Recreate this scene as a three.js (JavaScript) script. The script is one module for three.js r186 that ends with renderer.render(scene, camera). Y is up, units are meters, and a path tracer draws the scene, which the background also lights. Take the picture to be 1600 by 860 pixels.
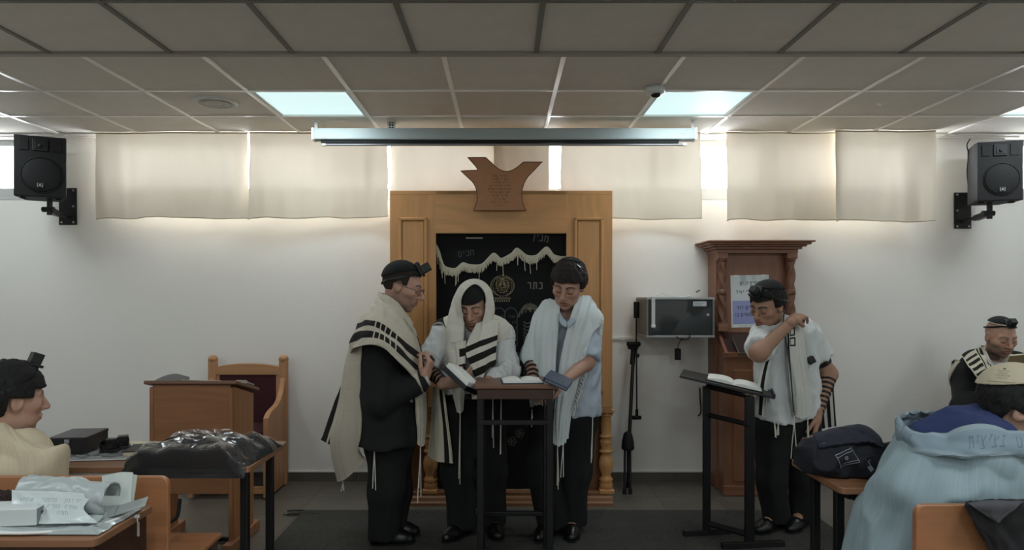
import * as THREE from 'three';
import { RoundedBoxGeometry } from 'three/addons/geometries/RoundedBoxGeometry.js';
import { mergeGeometries } from 'three/addons/utils/BufferGeometryUtils.js';
import { ImprovedNoise } from 'three/addons/math/ImprovedNoise.js';
import { RectAreaLightUniformsLib } from 'three/addons/lights/RectAreaLightUniformsLib.js';

// ------------------------------------------------------------------ camera, sky, lights, exposure
const F = 1080, CX = 787, CY = 458, EYE = 1.427;           // focal length and principal point in pixels, eye height in metres
const scene = new THREE.Scene();
const camera = new THREE.PerspectiveCamera(2 * Math.atan(430 / F) * 180 / Math.PI, 1600 / 860, 0.05, 80);
camera.position.set(0, EYE, 0);
camera.lookAt(0, EYE, -1);
camera.setViewOffset(1600, 860, 800 - CX, 430 - CY, 1600, 860);
const renderer = new THREE.WebGLRenderer({ antialias: true });
renderer.toneMapping = THREE.LinearToneMapping;
renderer.toneMappingExposure = 1.55;
renderer.shadowMap.enabled = true;
RectAreaLightUniformsLib.init();
scene.background = new THREE.Color().setRGB(0.95, 1.0, 1.06);
scene.backgroundIntensity = 9.5;                            // bright overcast daylight outside the high windows
const PANEL_LIGHT = 5.5, PANEL_COLOR = [0.9, 0.99, 1.03];    // the ceiling panels
const PANEL_REAR = 11.5;

// ------------------------------------------------------------------ small helpers
const V = (x, y, z) => new THREE.Vector3(x, y, z);
const P = (px, py, Z) => V((px - CX) * Z / F, EYE - (py - CY) * Z / F, -Z);
const lerp = (a, b, t) => a + (b - a) * t;
const clamp = (x, a, b) => Math.min(b, Math.max(a, x));
const sstep = (a, b, x) => { const t = clamp((x - a) / (b - a), 0, 1); return t * t * (3 - 2 * t); };
function rng(seed) { let s = seed >>> 0; return () => { s = (s + 0x6d2b79f5) | 0; let t = Math.imul(s ^ (s >>> 15), 1 | s); t = (t + Math.imul(t ^ (t >>> 7), 61 | t)) ^ t; return ((t ^ (t >>> 14)) >>> 0) / 4294967296; }; }
const PN = new ImprovedNoise();
const noise = (x, y, z = 0) => PN.noise(x + 100, y + 100, z + 100);
const fbm = (x, y, z = 0, n = 4) => { let s = 0, a = 0.5; for (let i = 0; i < n; i++) { s += a * noise(x, y, z + i * 7.3); x *= 2.03; y *= 2.03; z *= 2.03; a *= 0.5; } return s; };
const used = new Map();
function numbered(name) { const n = used.get(name) ?? 0; used.set(name, n + 1); return n ? name + '_' + String(n).padStart(3, '0') : name; }
function tag(o, label, category, group, kind) {
  if (label) o.userData.label = label;
  if (category) o.userData.category = category;
  if (group) o.userData.group = group;
  if (kind) o.userData.kind = kind;
  return o;
}
function group(name, pos, label, category, grp) { const g = new THREE.Group(); g.name = numbered(name); g.position.copy(pos); scene.add(g); return tag(g, label, category, grp); }
function part(name, geo, mat, parent, pos, rot) {
  const m = new THREE.Mesh(geo, mat); m.name = parent === scene ? numbered(name) : name; m.castShadow = m.receiveShadow = true;
  if (parent !== scene) { const same = parent.children.filter((c) => c.name === name || c.name.startsWith(name + '_0')).length; if (same) m.name = name + '_' + String(same).padStart(3, '0'); }
  if (pos) m.position.copy(pos); if (rot) m.rotation.set(...rot);
  parent.add(m); return m;
}
function struct(name, geo, mat, pos, rot) { const m = part(name, geo, mat, scene, pos, rot); m.userData.kind = 'structure'; return m; }
// uv in metres by the main direction of each face's normal; hor turns the grain
function boxUV(g, hor = false, ox = 0, oy = 0) {
  const p = g.attributes.position, n = g.attributes.normal, uv = new Float32Array(p.count * 2);
  for (let i = 0; i < p.count; i++) {
    const a = Math.abs(n.getX(i)), b = Math.abs(n.getY(i)), c = Math.abs(n.getZ(i));
    let u, v;
    if (a >= b && a >= c) { u = p.getZ(i); v = p.getY(i); } else if (b >= c) { u = p.getX(i); v = p.getZ(i); if (hor) { [u, v] = [v, u]; [u, v] = [v, u]; } } else { u = p.getX(i); v = p.getY(i); }
    if (hor) [u, v] = [v, u];
    uv[2 * i] = u + ox; uv[2 * i + 1] = v + oy;
  }
  g.setAttribute('uv', new THREE.BufferAttribute(uv, 2)); return g;
}
let boxSeed = 0;
function rb(w, h, d, r = 0.004, hor = false) { boxSeed++; r = Math.min(r, w / 2.1, h / 2.1, d / 2.1); return boxUV(new RoundedBoxGeometry(w, h, d, 2, r), hor, (boxSeed * 0.37) % 3, (boxSeed * 0.61) % 3); }
function bx(w, h, d, hor = false) { boxSeed++; return boxUV(new THREE.BoxGeometry(w, h, d), hor, (boxSeed * 0.37) % 3, (boxSeed * 0.61) % 3); }
const T = (g, x, y, z) => g.translate(x, y, z);
function merge(list) { return mergeGeometries(list.map((g) => { const q = g.index ? g.toNonIndexed() : g; for (const k of Object.keys(q.attributes)) if (!['position', 'normal', 'uv'].includes(k)) q.deleteAttribute(k); return q; })); }
function tube(pts, r, seg = 24, rad = 6, closed = false) { return new THREE.TubeGeometry(new THREE.CatmullRomCurve3(pts, closed), seg, r, rad, closed); }
function cyl(r1, r2, h, n = 20) { return new THREE.CylinderGeometry(r1, r2, h, n); }
function lathe(pts, n = 24) { return new THREE.LatheGeometry(pts.map(([x, y]) => new THREE.Vector2(x, y)), n); }
function bar(a, b, w, d = w, r = 0.003) {              // a bar of w x d from a to b
  const L = a.distanceTo(b), g = rb(w, L, d, r), m = new THREE.Matrix4(), q = new THREE.Quaternion().setFromUnitVectors(V(0, 1, 0), b.clone().sub(a).normalize());
  m.compose(a.clone().add(b).multiplyScalar(0.5), q, V(1, 1, 1)); return g.applyMatrix4(m);
}
function rod(a, b, r1, r2 = r1, n = 10) {
  const L = a.distanceTo(b), g = cyl(r2, r1, L, n), q = new THREE.Quaternion().setFromUnitVectors(V(0, 1, 0), b.clone().sub(a).normalize());
  return g.applyMatrix4(new THREE.Matrix4().compose(a.clone().add(b).multiplyScalar(0.5), q, V(1, 1, 1)));
}
function extrude(pts, depth, bevel = 0.003, curves) {
  const s = new THREE.Shape(pts.map(([x, y]) => new THREE.Vector2(x, y)));
  return boxUV(new THREE.ExtrudeGeometry(s, { depth, bevelEnabled: bevel > 0, bevelSize: bevel, bevelThickness: bevel, bevelSegments: 2, curveSegments: 12 }));
}

// ------------------------------------------------------------------ textures and materials
const lin = (h) => new THREE.Color(h);
function dataTex(w, h, fn, srgb = true, wrap = THREE.MirroredRepeatWrapping) {
  const d = new Uint8Array(w * h * 4);
  for (let y = 0, o = 0; y < h; y++) for (let x = 0; x < w; x++, o += 4) { const c = fn(x / w, y / h); d[o] = clamp(c[0], 0, 255); d[o + 1] = clamp(c[1], 0, 255); d[o + 2] = clamp(c[2], 0, 255); d[o + 3] = 255; }
  const t = new THREE.DataTexture(d, w, h); t.magFilter = THREE.LinearFilter; t.minFilter = THREE.LinearFilter; t.wrapS = t.wrapT = wrap; if (srgb) t.colorSpace = THREE.SRGBColorSpace; t.needsUpdate = true; return t;
}
function canvasTex(w, h, draw) { const c = document.createElement('canvas'); c.width = w; c.height = h; const x = c.getContext('2d'); draw(x, w, h); const t = new THREE.CanvasTexture(c); t.colorSpace = THREE.SRGBColorSpace; t.anisotropy = 8; return t; }
function woodTex([r, g, b], amp = 1, seed = 0) {        // grain along v, one metre
  return dataTex(256, 512, (u, v) => {
    const w = fbm(u * 3 + seed, v * 0.8, seed, 3) * 0.6, ring = Math.sin((u * 9 + w * 6 + v * 0.4) * 6.28);
    const fine = noise(u * 140, v * 5, seed + 3) * 0.6 + noise(u * 60, v * 2.2, seed + 9) * 0.5, k = 1 + amp * (0.035 * ring + 0.06 * fine + 0.06 * w);
    return [r * k, g * k * (1 - 0.01 * ring), b * k];
  });
}
function M(hex, rough = 0.7, o = {}) { return new THREE.MeshStandardMaterial({ color: Array.isArray(hex) ? new THREE.Color().setRGB(...hex) : new THREE.Color(hex), roughness: rough, ...o }); }
const grainBump = dataTex(256, 256, (u, v) => { const n = 128 + 90 * (noise(u * 90, v * 90) * 0.6 + noise(u * 180, v * 180, 4) * 0.5); return [n, n, n]; }, false);
const weaveBump = dataTex(128, 128, (u, v) => { const n = 128 + 60 * Math.sin(u * 64 * 6.283) + 60 * Math.sin(v * 64 * 6.283); return [n, n, n]; }, false, THREE.RepeatWrapping);
const wood = (rgb, rough = 0.45, amp = 1, seed = 0) => new THREE.MeshStandardMaterial({ map: woodTex(rgb, amp, seed), roughness: rough });
const MAT = {
  wall: M('#eae8e3', 0.92, { bumpMap: grainBump, bumpScale: 0.0012 }),
  ceilTile: new THREE.MeshStandardMaterial({ roughness: 0.95, bumpMap: grainBump, bumpScale: 0.001, map: dataTex(512, 512, (u, v) => { const n = noise(u * 170, v * 170) > 0.42 ? -14 : 0, k = fbm(u * 7, v * 7, 2) * 8; return [222 + n + k, 217 + n + k, 207 + n + k]; }) }),
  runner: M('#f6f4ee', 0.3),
  white: M('#e4e4e0', 0.5), whiteGloss: M('#e8ecec', 0.3), grey: M('#8a8c8c', 0.5),
  black: M('#0e0e10', 0.55), blackMetal: M('#131214', 0.42, { metalness: 0.2 }), rubber: M('#0a0a0a', 0.85),
  steel: M('#b8b8b8', 0.3, { metalness: 0.9 }), plasticBlack: M('#0a0a0b', 0.7, { bumpMap: grainBump, bumpScale: 0.0006 }),
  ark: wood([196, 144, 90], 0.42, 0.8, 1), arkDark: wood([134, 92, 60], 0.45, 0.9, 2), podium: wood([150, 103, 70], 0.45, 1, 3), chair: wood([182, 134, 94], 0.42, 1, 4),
  amud: wood([134, 90, 66], 0.42, 0.9, 5), desk: wood([138, 98, 70], 0.4, 1.2, 6), deskDark: wood([66, 40, 28], 0.5, 1, 7), bench: wood([162, 110, 74], 0.4, 1.1, 8), lectern: wood([82, 58, 44], 0.5, 1, 9),
  paper: M('#e2e2dc', 0.8), paperOld: M('#c8bfa4', 0.85), blackBook: M('#15151a', 0.5), blueBook: M('#27354c', 0.5), burgundy: M('#3a0d18', 0.85, { bumpMap: weaveBump, bumpScale: 0.0008 }),
};

// ------------------------------------------------------------------ the room
const WZ = -5.24, CEIL = 2.616, XL = -4.7, XR = 4.9, ZB = 4.2;
const SILL = 2.13, HEAD = 2.60;                          // the strip windows under the ceiling
const terrazzo = dataTex(512, 512, (u, v) => { const n = noise(u * 120, v * 120) * 16 + noise(u * 60, v * 60, 5) * 10 + fbm(u * 4, v * 4, 8) * 14; return [98 + n, 92 + n, 83 + n]; });
const tileMats = [0, 1, 2].map((i) => { const t = terrazzo.clone(); t.offset.set(i * 0.37, i * 0.21); return M([0.93 + 0.035 * i, 0.93 + 0.035 * i, 0.93 + 0.035 * i], 0.42, { map: t }); });
{
  const slab = part('floor', new THREE.BoxGeometry(XR - XL + 0.4, 0.1, ZB - WZ + 0.4), M('#6b675f', 0.8), scene, V((XL + XR) / 2, -0.054, (ZB + WZ) / 2)); slab.userData.kind = 'structure';
  const S = 0.4, g = boxUV(new THREE.BoxGeometry(S - 0.0018, 0.008, S - 0.0018)); const rest = [];
  const r = rng(5);
  for (let ix = -12; ix <= 12; ix++) for (let iz = 0; iz < 24; iz++) {
    const x = ix * S + 0.07, z = WZ + S / 2 + iz * S, Z = -z;
    const px = CX + (x * F) / Math.max(Z, 0.1);
    if (x < XL || x > XR || z > ZB) continue;
    if (Z > 3.3 && px > -60 && px < 1660 && iz < 5) part('floor_tile', g, tileMats[Math.floor(r() * 3)], slab, V(x - slab.position.x, 0.05, z - slab.position.z));
    else rest.push(g.clone().translate(x - slab.position.x, 0.05, z - slab.position.z));
  }
  const q = part('floor_tiles', merge(rest), tileMats[1], slab); q.userData.kind = 'stuff';
}
// back wall with its window openings
const OPEN = [[-4.35, -3.62], [-3.02, -0.06], [0.30, 2.02], [2.06, 3.16], [3.80, 4.6]];
{
  const t = 0.22, parts = [], zc = WZ - t / 2;
  const add = (x0, x1, y0, y1) => parts.push(bx(x1 - x0, y1 - y0, t).translate((x0 + x1) / 2, (y0 + y1) / 2, zc));
  add(XL - t, XR + t, -0.1, SILL); add(XL - t, XR + t, HEAD, 3.0);
  let x = XL - t; for (const [a, b] of OPEN) { add(x, a, SILL, HEAD); x = b; } add(x, XR + t, SILL, HEAD);
  struct('wall_back', merge(parts), MAT.wall);
  struct('wall_left', bx(t, 3.1, ZB - WZ), MAT.wall, V(XL - t / 2, 1.45, (ZB + WZ) / 2));
  struct('wall_right', bx(t, 3.1, ZB - WZ), MAT.wall, V(XR + t / 2, 1.45, (ZB + WZ) / 2));
  struct('wall_front', bx(XR - XL + 2 * t, 3.1, t), MAT.wall, V((XL + XR) / 2, 1.45, ZB + t / 2));
}
// skirting of stone tiles with a bright bead of plaster above
{
  const b = group('baseboard_back', V(0, 0, WZ)); b.userData.kind = 'structure';
  const r = rng(9), mats = ['#5c5850', '#625e56', '#56524b'].map((h) => M(h, 0.45, { bumpMap: grainBump, bumpScale: 0.0004 })), g = bx(0.396, 0.068, 0.012);
  for (let x = XL + 0.2; x < XR; x += 0.4) part('skirting_tile', g, mats[Math.floor(r() * 3)], b, V(x, 0.034, 0.006));
  part('bead', bx(XR - XL, 0.008, 0.013), M('#d9d7d0', 0.8), b, V((XL + XR) / 2, 0.073, 0.0065));
}
// windows: white frames, mullions and clear panes
const paneMat = new THREE.MeshPhysicalMaterial({ color: 0xffffff, roughness: 0.02, transmission: 1, thickness: 0, ior: 1.45 });
const frameMat = M('#b4b6b4', 0.5);
OPEN.forEach(([a, b], i) => {
  const w = group('window_' + (i + 1), V((a + b) / 2, SILL, WZ - 0.1)); w.userData.kind = 'structure';
  const W = b - a, Ht = HEAD - SILL, f = 0.045;
  const fr = [bx(W, 0.1, 0.07).translate(0, 0.05, 0), bx(W, f, 0.07).translate(0, Ht - f / 2, 0), bx(f, Ht, 0.07).translate(-W / 2 + f / 2, Ht / 2, 0), bx(f, Ht, 0.07).translate(W / 2 - f / 2, Ht / 2, 0)];
  part('window_frame', merge(fr), frameMat, w);
  const n = Math.max(1, Math.round(W / 0.85)), pw = W / n;
  for (let k = 1; k < n; k++) part('mullion', bx(0.05, Ht - 0.12, 0.06), frameMat, w, V(-W / 2 + k * pw, Ht / 2 + 0.03, 0));
  for (let k = 0; k < n; k++) part('pane', bx(pw - 0.04, Ht - 0.13, 0.005), paneMat, w, V(-W / 2 + (k + 0.5) * pw, Ht / 2 + 0.03, 0));
  part('sill', rb(W - 0.01, 0.02, 0.075, 0.004), frameMat, w, V(0, 0.012, 0.055));
});
// suspended ceiling: a slab, tiles laid in a grid of white runners, the nearer grid shifted by a quarter tile
const BEAM = -3.42, panelCells = [];
{
  const slab = struct('ceiling', new THREE.BoxGeometry(XR - XL + 0.4, 0.12, ZB - WZ + 0.4), M('#b3aea3', 0.95), V((XL + XR) / 2, CEIL + 0.09, (ZB + WZ) / 2));
  const dx = -slab.position.x, dy = CEIL - slab.position.y, dz = -slab.position.z, r = rng(21);
  const tileMat = [0, 1, 2].map((i) => { const t = MAT.ceilTile.map.clone(); t.offset.set(0.3 * i, 0.17 * i); t.repeat.set(1.2, 1.2); return new THREE.MeshStandardMaterial({ roughness: 0.95, map: t, color: new THREE.Color().setScalar(0.95 + 0.03 * i), bumpMap: grainBump, bumpScale: 0.001 }); });
  const D = 0.592, rows = [[-5.24 + D / 2 + 0.02, 0.3], [-4.04 - D / 2 - 0.005, 0.3], [-3.44 - D / 2 - 0.005, 0.3], [-3.40 + D / 2, 0.16], [-2.80 + D / 2, 0.16]];
  const g = boxUV(new THREE.BoxGeometry(0.578, 0.016, 0.574));
  const cellsRest = [];
  rows.forEach(([z, x0], row) => {
    for (let k = -9; k <= 8; k++) {
      const x = x0 + 0.6 * k + 0.3;
      if (x < XL + 0.25 || x > XR - 0.25) continue;
      if (row === 1 && ((k - 1) % 4 + 4) % 4 === 0) { panelCells.push([x, z]); continue; }
      const px = CX + x * F / -z;
      if (px > -500 && px < 2100) part('ceiling_tile', g, tileMat[Math.floor(r() * 3)], slab, V(x + dx, dy + 0.004 + r() * 0.002, z + dz));
      else cellsRest.push(g.clone().translate(x + dx, dy + 0.004, z + dz));
    }
  });
  if (cellsRest.length) part('ceiling_tiles', merge(cellsRest), tileMat[1], slab).userData.kind = 'stuff';
  // tiles behind the camera, too far out of sight to tell apart
  part('ceiling_field', bx(XR - XL, 0.016, ZB + 2.2), tileMat[1], slab, V((XL + XR) / 2 + dx, dy + 0.006, (ZB - 2.2) / 2 + dz)).userData.kind = 'stuff';
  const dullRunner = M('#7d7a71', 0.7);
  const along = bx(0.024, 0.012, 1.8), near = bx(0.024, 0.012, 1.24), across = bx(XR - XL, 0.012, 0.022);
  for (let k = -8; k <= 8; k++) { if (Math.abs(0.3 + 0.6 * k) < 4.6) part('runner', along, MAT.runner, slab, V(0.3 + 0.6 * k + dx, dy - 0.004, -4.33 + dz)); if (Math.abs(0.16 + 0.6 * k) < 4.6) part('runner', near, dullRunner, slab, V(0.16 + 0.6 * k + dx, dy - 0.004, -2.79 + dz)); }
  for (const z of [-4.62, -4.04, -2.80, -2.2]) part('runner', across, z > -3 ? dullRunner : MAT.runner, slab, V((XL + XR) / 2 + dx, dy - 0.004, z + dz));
  part('edge_angle', bx(XR - XL, 0.02, 0.022), MAT.runner, slab, V((XL + XR) / 2 + dx, dy - 0.006, -5.225 + dz));
  part('joint_strip', bx(XR - XL, 0.016, 0.036), M('#a8a499', 0.7), slab, V((XL + XR) / 2 + dx, dy - 0.006, BEAM + dz));
}
// ceiling light panels, each a glowing face with its light just below it
const panelFace = M('#cfe4e4', 0.6, { emissive: new THREE.Color().setRGB(0.38, 0.51, 0.52), emissiveIntensity: 1 });
const panelNames = ['ceiling light panel further left, past the left loudspeaker', 'square glowing ceiling light panel above the left end of the projector screen', 'square glowing ceiling light panel beside the white camera dome', 'ceiling light panel cut by the right edge above the right loudspeaker'];
function lightPanel(x, z, label, power, seen) {
  const p = group('ceiling_light', V(x, CEIL, z), label, 'ceiling light', seen ? undefined : 'ceiling lights behind the viewer');
  part('frame', merge([bx(0.576, 0.014, 0.02).translate(0, 0, 0.278), bx(0.576, 0.014, 0.02).translate(0, 0, -0.278), bx(0.02, 0.014, 0.536).translate(0.278, 0, 0), bx(0.02, 0.014, 0.536).translate(-0.278, 0, 0)]), MAT.white, p, V(0, 0.002, 0));
  part('diffuser', bx(0.536, 0.006, 0.536), panelFace, p, V(0, 0.004, 0));
  const l = new THREE.RectAreaLight(new THREE.Color().setRGB(...PANEL_COLOR), power, 0.53, 0.53); l.position.set(0, -0.012, 0); l.rotation.x = -Math.PI / 2; l.name = 'panel_glow'; p.add(l);
}
panelCells.forEach(([x, z], i) => lightPanel(x, z, panelNames[i], PANEL_LIGHT, true));
for (const z of [-1.33, 1.07, 3.4]) for (const x of [-3.0, -0.6, 1.8, 4.0]) lightPanel(x, z, 'square glowing ceiling light panel behind the viewer', PANEL_REAR, false);

// ------------------------------------------------------------------ Hebrew lettering drawn in strokes (box 0..1, y down)
const HEB = {
  'א': [[.1, 0, .9, 1], [.85, 0, .7, .45], [.15, 1, .3, .5]], 'ב': [[.1, 0, .75, 0, .78, 1], [.02, 1, .98, 1]], 'ג': [[.35, 0, .65, .05, .7, 1], [.66, .7, .3, 1]],
  'ד': [[.05, 0, .95, 0], [.8, 0, .8, 1]], 'ה': [[.05, 0, .85, 0, .85, 1], [.18, .4, .18, 1]], 'ו': [[.35, 0, .6, 0, .6, 1]], 'ז': [[.3, 0, .75, 0], [.5, 0, .55, 1]],
  'ח': [[.12, 1, .12, 0, .85, 0, .85, 1]], 'ט': [[.12, 0, .12, 1, .82, 1, .9, .2, .6, 0]], 'י': [[.4, 0, .65, 0, .6, .45]], 'כ': [[.12, 0, .8, .04, .84, .92, .1, 1]],
  'ל': [[.15, -.35, .15, 0, .82, 0, .75, .5, .4, 1]], 'מ': [[.12, 1, .18, .2, .45, 0, .86, .1, .9, 1, .55, 1], [.03, 0, .2, .25]], 'ם': [[.1, 0, .85, 0, .85, 1, .15, 1, .15, 0]],
  'נ': [[.35, 0, .65, 0, .7, 1, .2, 1]], 'ן': [[.4, 0, .6, 0, .6, 1.35]], 'ס': [[.08, 0, .85, 0, .9, .5, .5, 1, .16, .5, .2, 0]], 'ע': [[.15, 0, .4, .75], [.85, 0, .75, .7, .1, 1]],
  'פ': [[.42, .45, .15, .45, .15, 0, .85, .05, .85, 1, .1, 1]], 'צ': [[.1, 0, .85, .95], [.85, 0, .5, .5], [.1, 1, .88, 1]], 'ק': [[.1, 0, .85, 0, .75, .6], [.2, .35, .2, 1.3]],
  'ר': [[.1, 0, .75, 0, .8, 1]], 'ש': [[.08, 0, .15, 1, .75, 1, .92, 0], [.5, 0, .5, .6, .15, .95]], 'ת': [[.1, 0, .8, 0, .85, 1], [.27, 0, .27, 1, .06, 1]], "'": [[.5, -.05, .4, .3]], '"': [[.35, -.05, .28, .3], [.65, -.05, .58, .3]], '.': [[.5, .9, .5, 1]],
};
const NARROW = { 'ו': .6, 'י': .6, 'ז': .75, 'ן': .6, 'נ': .8, 'ג': .8, "'": .45, '"': .55, '.': .4, ' ': .55 };
const hebWidth = (s, h) => [...s].reduce((w, c) => w + h * (NARROW[c] ?? 1) * 0.92, 0);
function heb(x, s, right, top, h, weight = 0.16) {      // right to left from x = right
  x.lineWidth = h * weight; x.lineCap = 'butt'; x.lineJoin = 'round';
  for (const c of s) {
    const w = h * (NARROW[c] ?? 1) * 0.92, bw = h * 0.74, x0 = right - w / 2 - bw / 2;
    for (const st of HEB[c] ?? []) { x.beginPath(); for (let i = 0; i < st.length; i += 2) { const X = x0 + st[i] * bw, Y = top + st[i + 1] * h; i ? x.lineTo(X, Y) : x.moveTo(X, Y); } x.stroke(); }
    right -= w;
  }
}
const hebMid = (x, s, cx, top, h, weight) => heb(x, s, cx + hebWidth(s, h) / 2, top, h, weight);
// a thin printed sheet, its front face towards +z
function printed(name, w, h, tex, parent, pos, rot, rough = 0.8, t = 0.001) {
  const g = new THREE.BoxGeometry(w, h, t), side = M('#cfcfc8', 0.8), front = new THREE.MeshStandardMaterial({ map: tex, roughness: rough });
  const m = part(name, g, [side, side, side, side, front, side], parent, pos, rot); return m;
}

// ------------------------------------------------------------------ on the ceiling
{
  const d = group('ceiling_vent', P(337, 160, 4.29).setY(CEIL), 'round white ceiling vent disc in the tile left of the light panel', 'vent');
  part('rim', lathe([[0.0, -0.012], [0.1, -0.012], [0.118, -0.02], [0.13, -0.014], [0.136, 0.0], [0.13, 0.006]], 40), MAT.white, d);
  part('grille', lathe([[0, -0.016], [0.03, -0.017], [0.034, -0.013], [0.05, -0.013], [0.054, -0.018], [0.072, -0.018], [0.076, -0.013], [0.094, -0.013], [0.098, -0.0175]], 36), M('#c9c7c0', 0.6), d);
  const c = group('camera_dome', V(0.87, CEIL, -3.98), 'small white camera dome on the ceiling at the corner of the right light panel', 'security camera');
  part('housing', lathe([[0, -0.052], [0.03, -0.052], [0.052, -0.042], [0.06, -0.03], [0.06, 0], [0.0, 0]].reverse(), 32), MAT.whiteGloss, c);
  part('lens', new THREE.SphereGeometry(0.03, 20, 12).scale(1, 0.7, 1), M('#202226', 0.15), c, V(0.004, -0.048, 0.012));
  const s = group('sprinkler_head', V(2.36, CEIL, -4.32), 'tiny white sensor stub on the ceiling tile towards the right', 'sensor');
  part('plate', lathe([[0, -0.008], [0.03, -0.006], [0.036, 0]], 24), MAT.white, s);
  part('stub', cyl(0.01, 0.008, 0.016, 14), MAT.white, s, V(0, -0.014, 0));
}
// projector screen case hung below the ceiling
{
  const Z = 4.75, a = P(489, 202, Z), b = P(1087, 202, Z), yb = P(0, 220, Z).y, L = b.x - a.x, H = a.y - yb;
  const s = group('projector_screen', V((a.x + b.x) / 2, yb, -Z), 'long pale rolled-up projector screen case hung below the ceiling', 'projector screen');
  const caseMat = M('#acb8b8', 0.85);
  part('case', rb(L - 0.03, H, 0.085, 0.01, true), caseMat, s, V(0, H / 2, 0));
  for (const k of [-1, 1]) part('end_cap', rb(0.018, H + 0.006, 0.092, 0.006), MAT.whiteGloss, s, V(k * (L / 2 - 0.008), H / 2, 0));
  part('fabric_slot', bx(L * 0.93, 0.022, 0.03, true), M('#0d1414', 0.8), s, V(-0.03, -0.009, 0.012));
  part('weight_bar', rod(V(-L / 2 + 0.07, -0.03, 0.012), V(L / 2 - 0.09, -0.03, 0.012), 0.0085, 0.0085, 14), M('#8f9292', 0.35, { metalness: 0.5 }), s);
  for (const k of [-1, 1]) part('bar_cap', rod(V(k * (L / 2 - 0.08) - 0.012, -0.03, 0.012), V(k * (L / 2 - 0.08) + 0.012, -0.03, 0.012), 0.012, 0.012, 14), MAT.white, s);
  for (const k of [-1, 1]) { const h = part('hanger', merge([bx(0.022, 0.09, 0.004).translate(0, 0.045, 0), bx(0.036, 0.004, 0.05).translate(0, CEIL - yb - H - 0.004, 0), rod(V(0, 0, 0), V(0, CEIL - yb - H, 0), 0.004)]), MAT.white, s, V(k * (L / 2 - 0.02), H, 0)); }
  const t = canvasTex(64, 16, (x, w, h) => { x.fillStyle = '#bcc8c8'; x.fillRect(0, 0, w, h); x.fillStyle = '#6d7878'; for (let i = 0; i < 6; i++) x.fillRect(6 + i * 9, 4, 6, 8); });
  printed('maker_plate', 0.05, 0.009, t, s, V(L / 2 - 0.1, H / 2, 0.0432), undefined, 0.4);
  const o = group('wall_outlet', P(612, 201, 4.8), 'small white socket box standing on the projector screen case', 'socket');
  const oz = -4.82, oy = a.y;
  o.position.set(P(612, 200, 4.82).x, oy + 0.002, oz);
  part('box', rb(0.058, 0.085, 0.04, 0.005), MAT.white, o, V(0, 0.0425, 0));
  const d = M('#3c4646', 0.6);
  for (let i = 0; i < 3; i++) for (const k of [-1, 1]) part('socket_slot', rb(0.013, 0.013, 0.004, 0.002), d, o, V(k * 0.009, 0.02 + i * 0.019, 0.0205));
}
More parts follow.
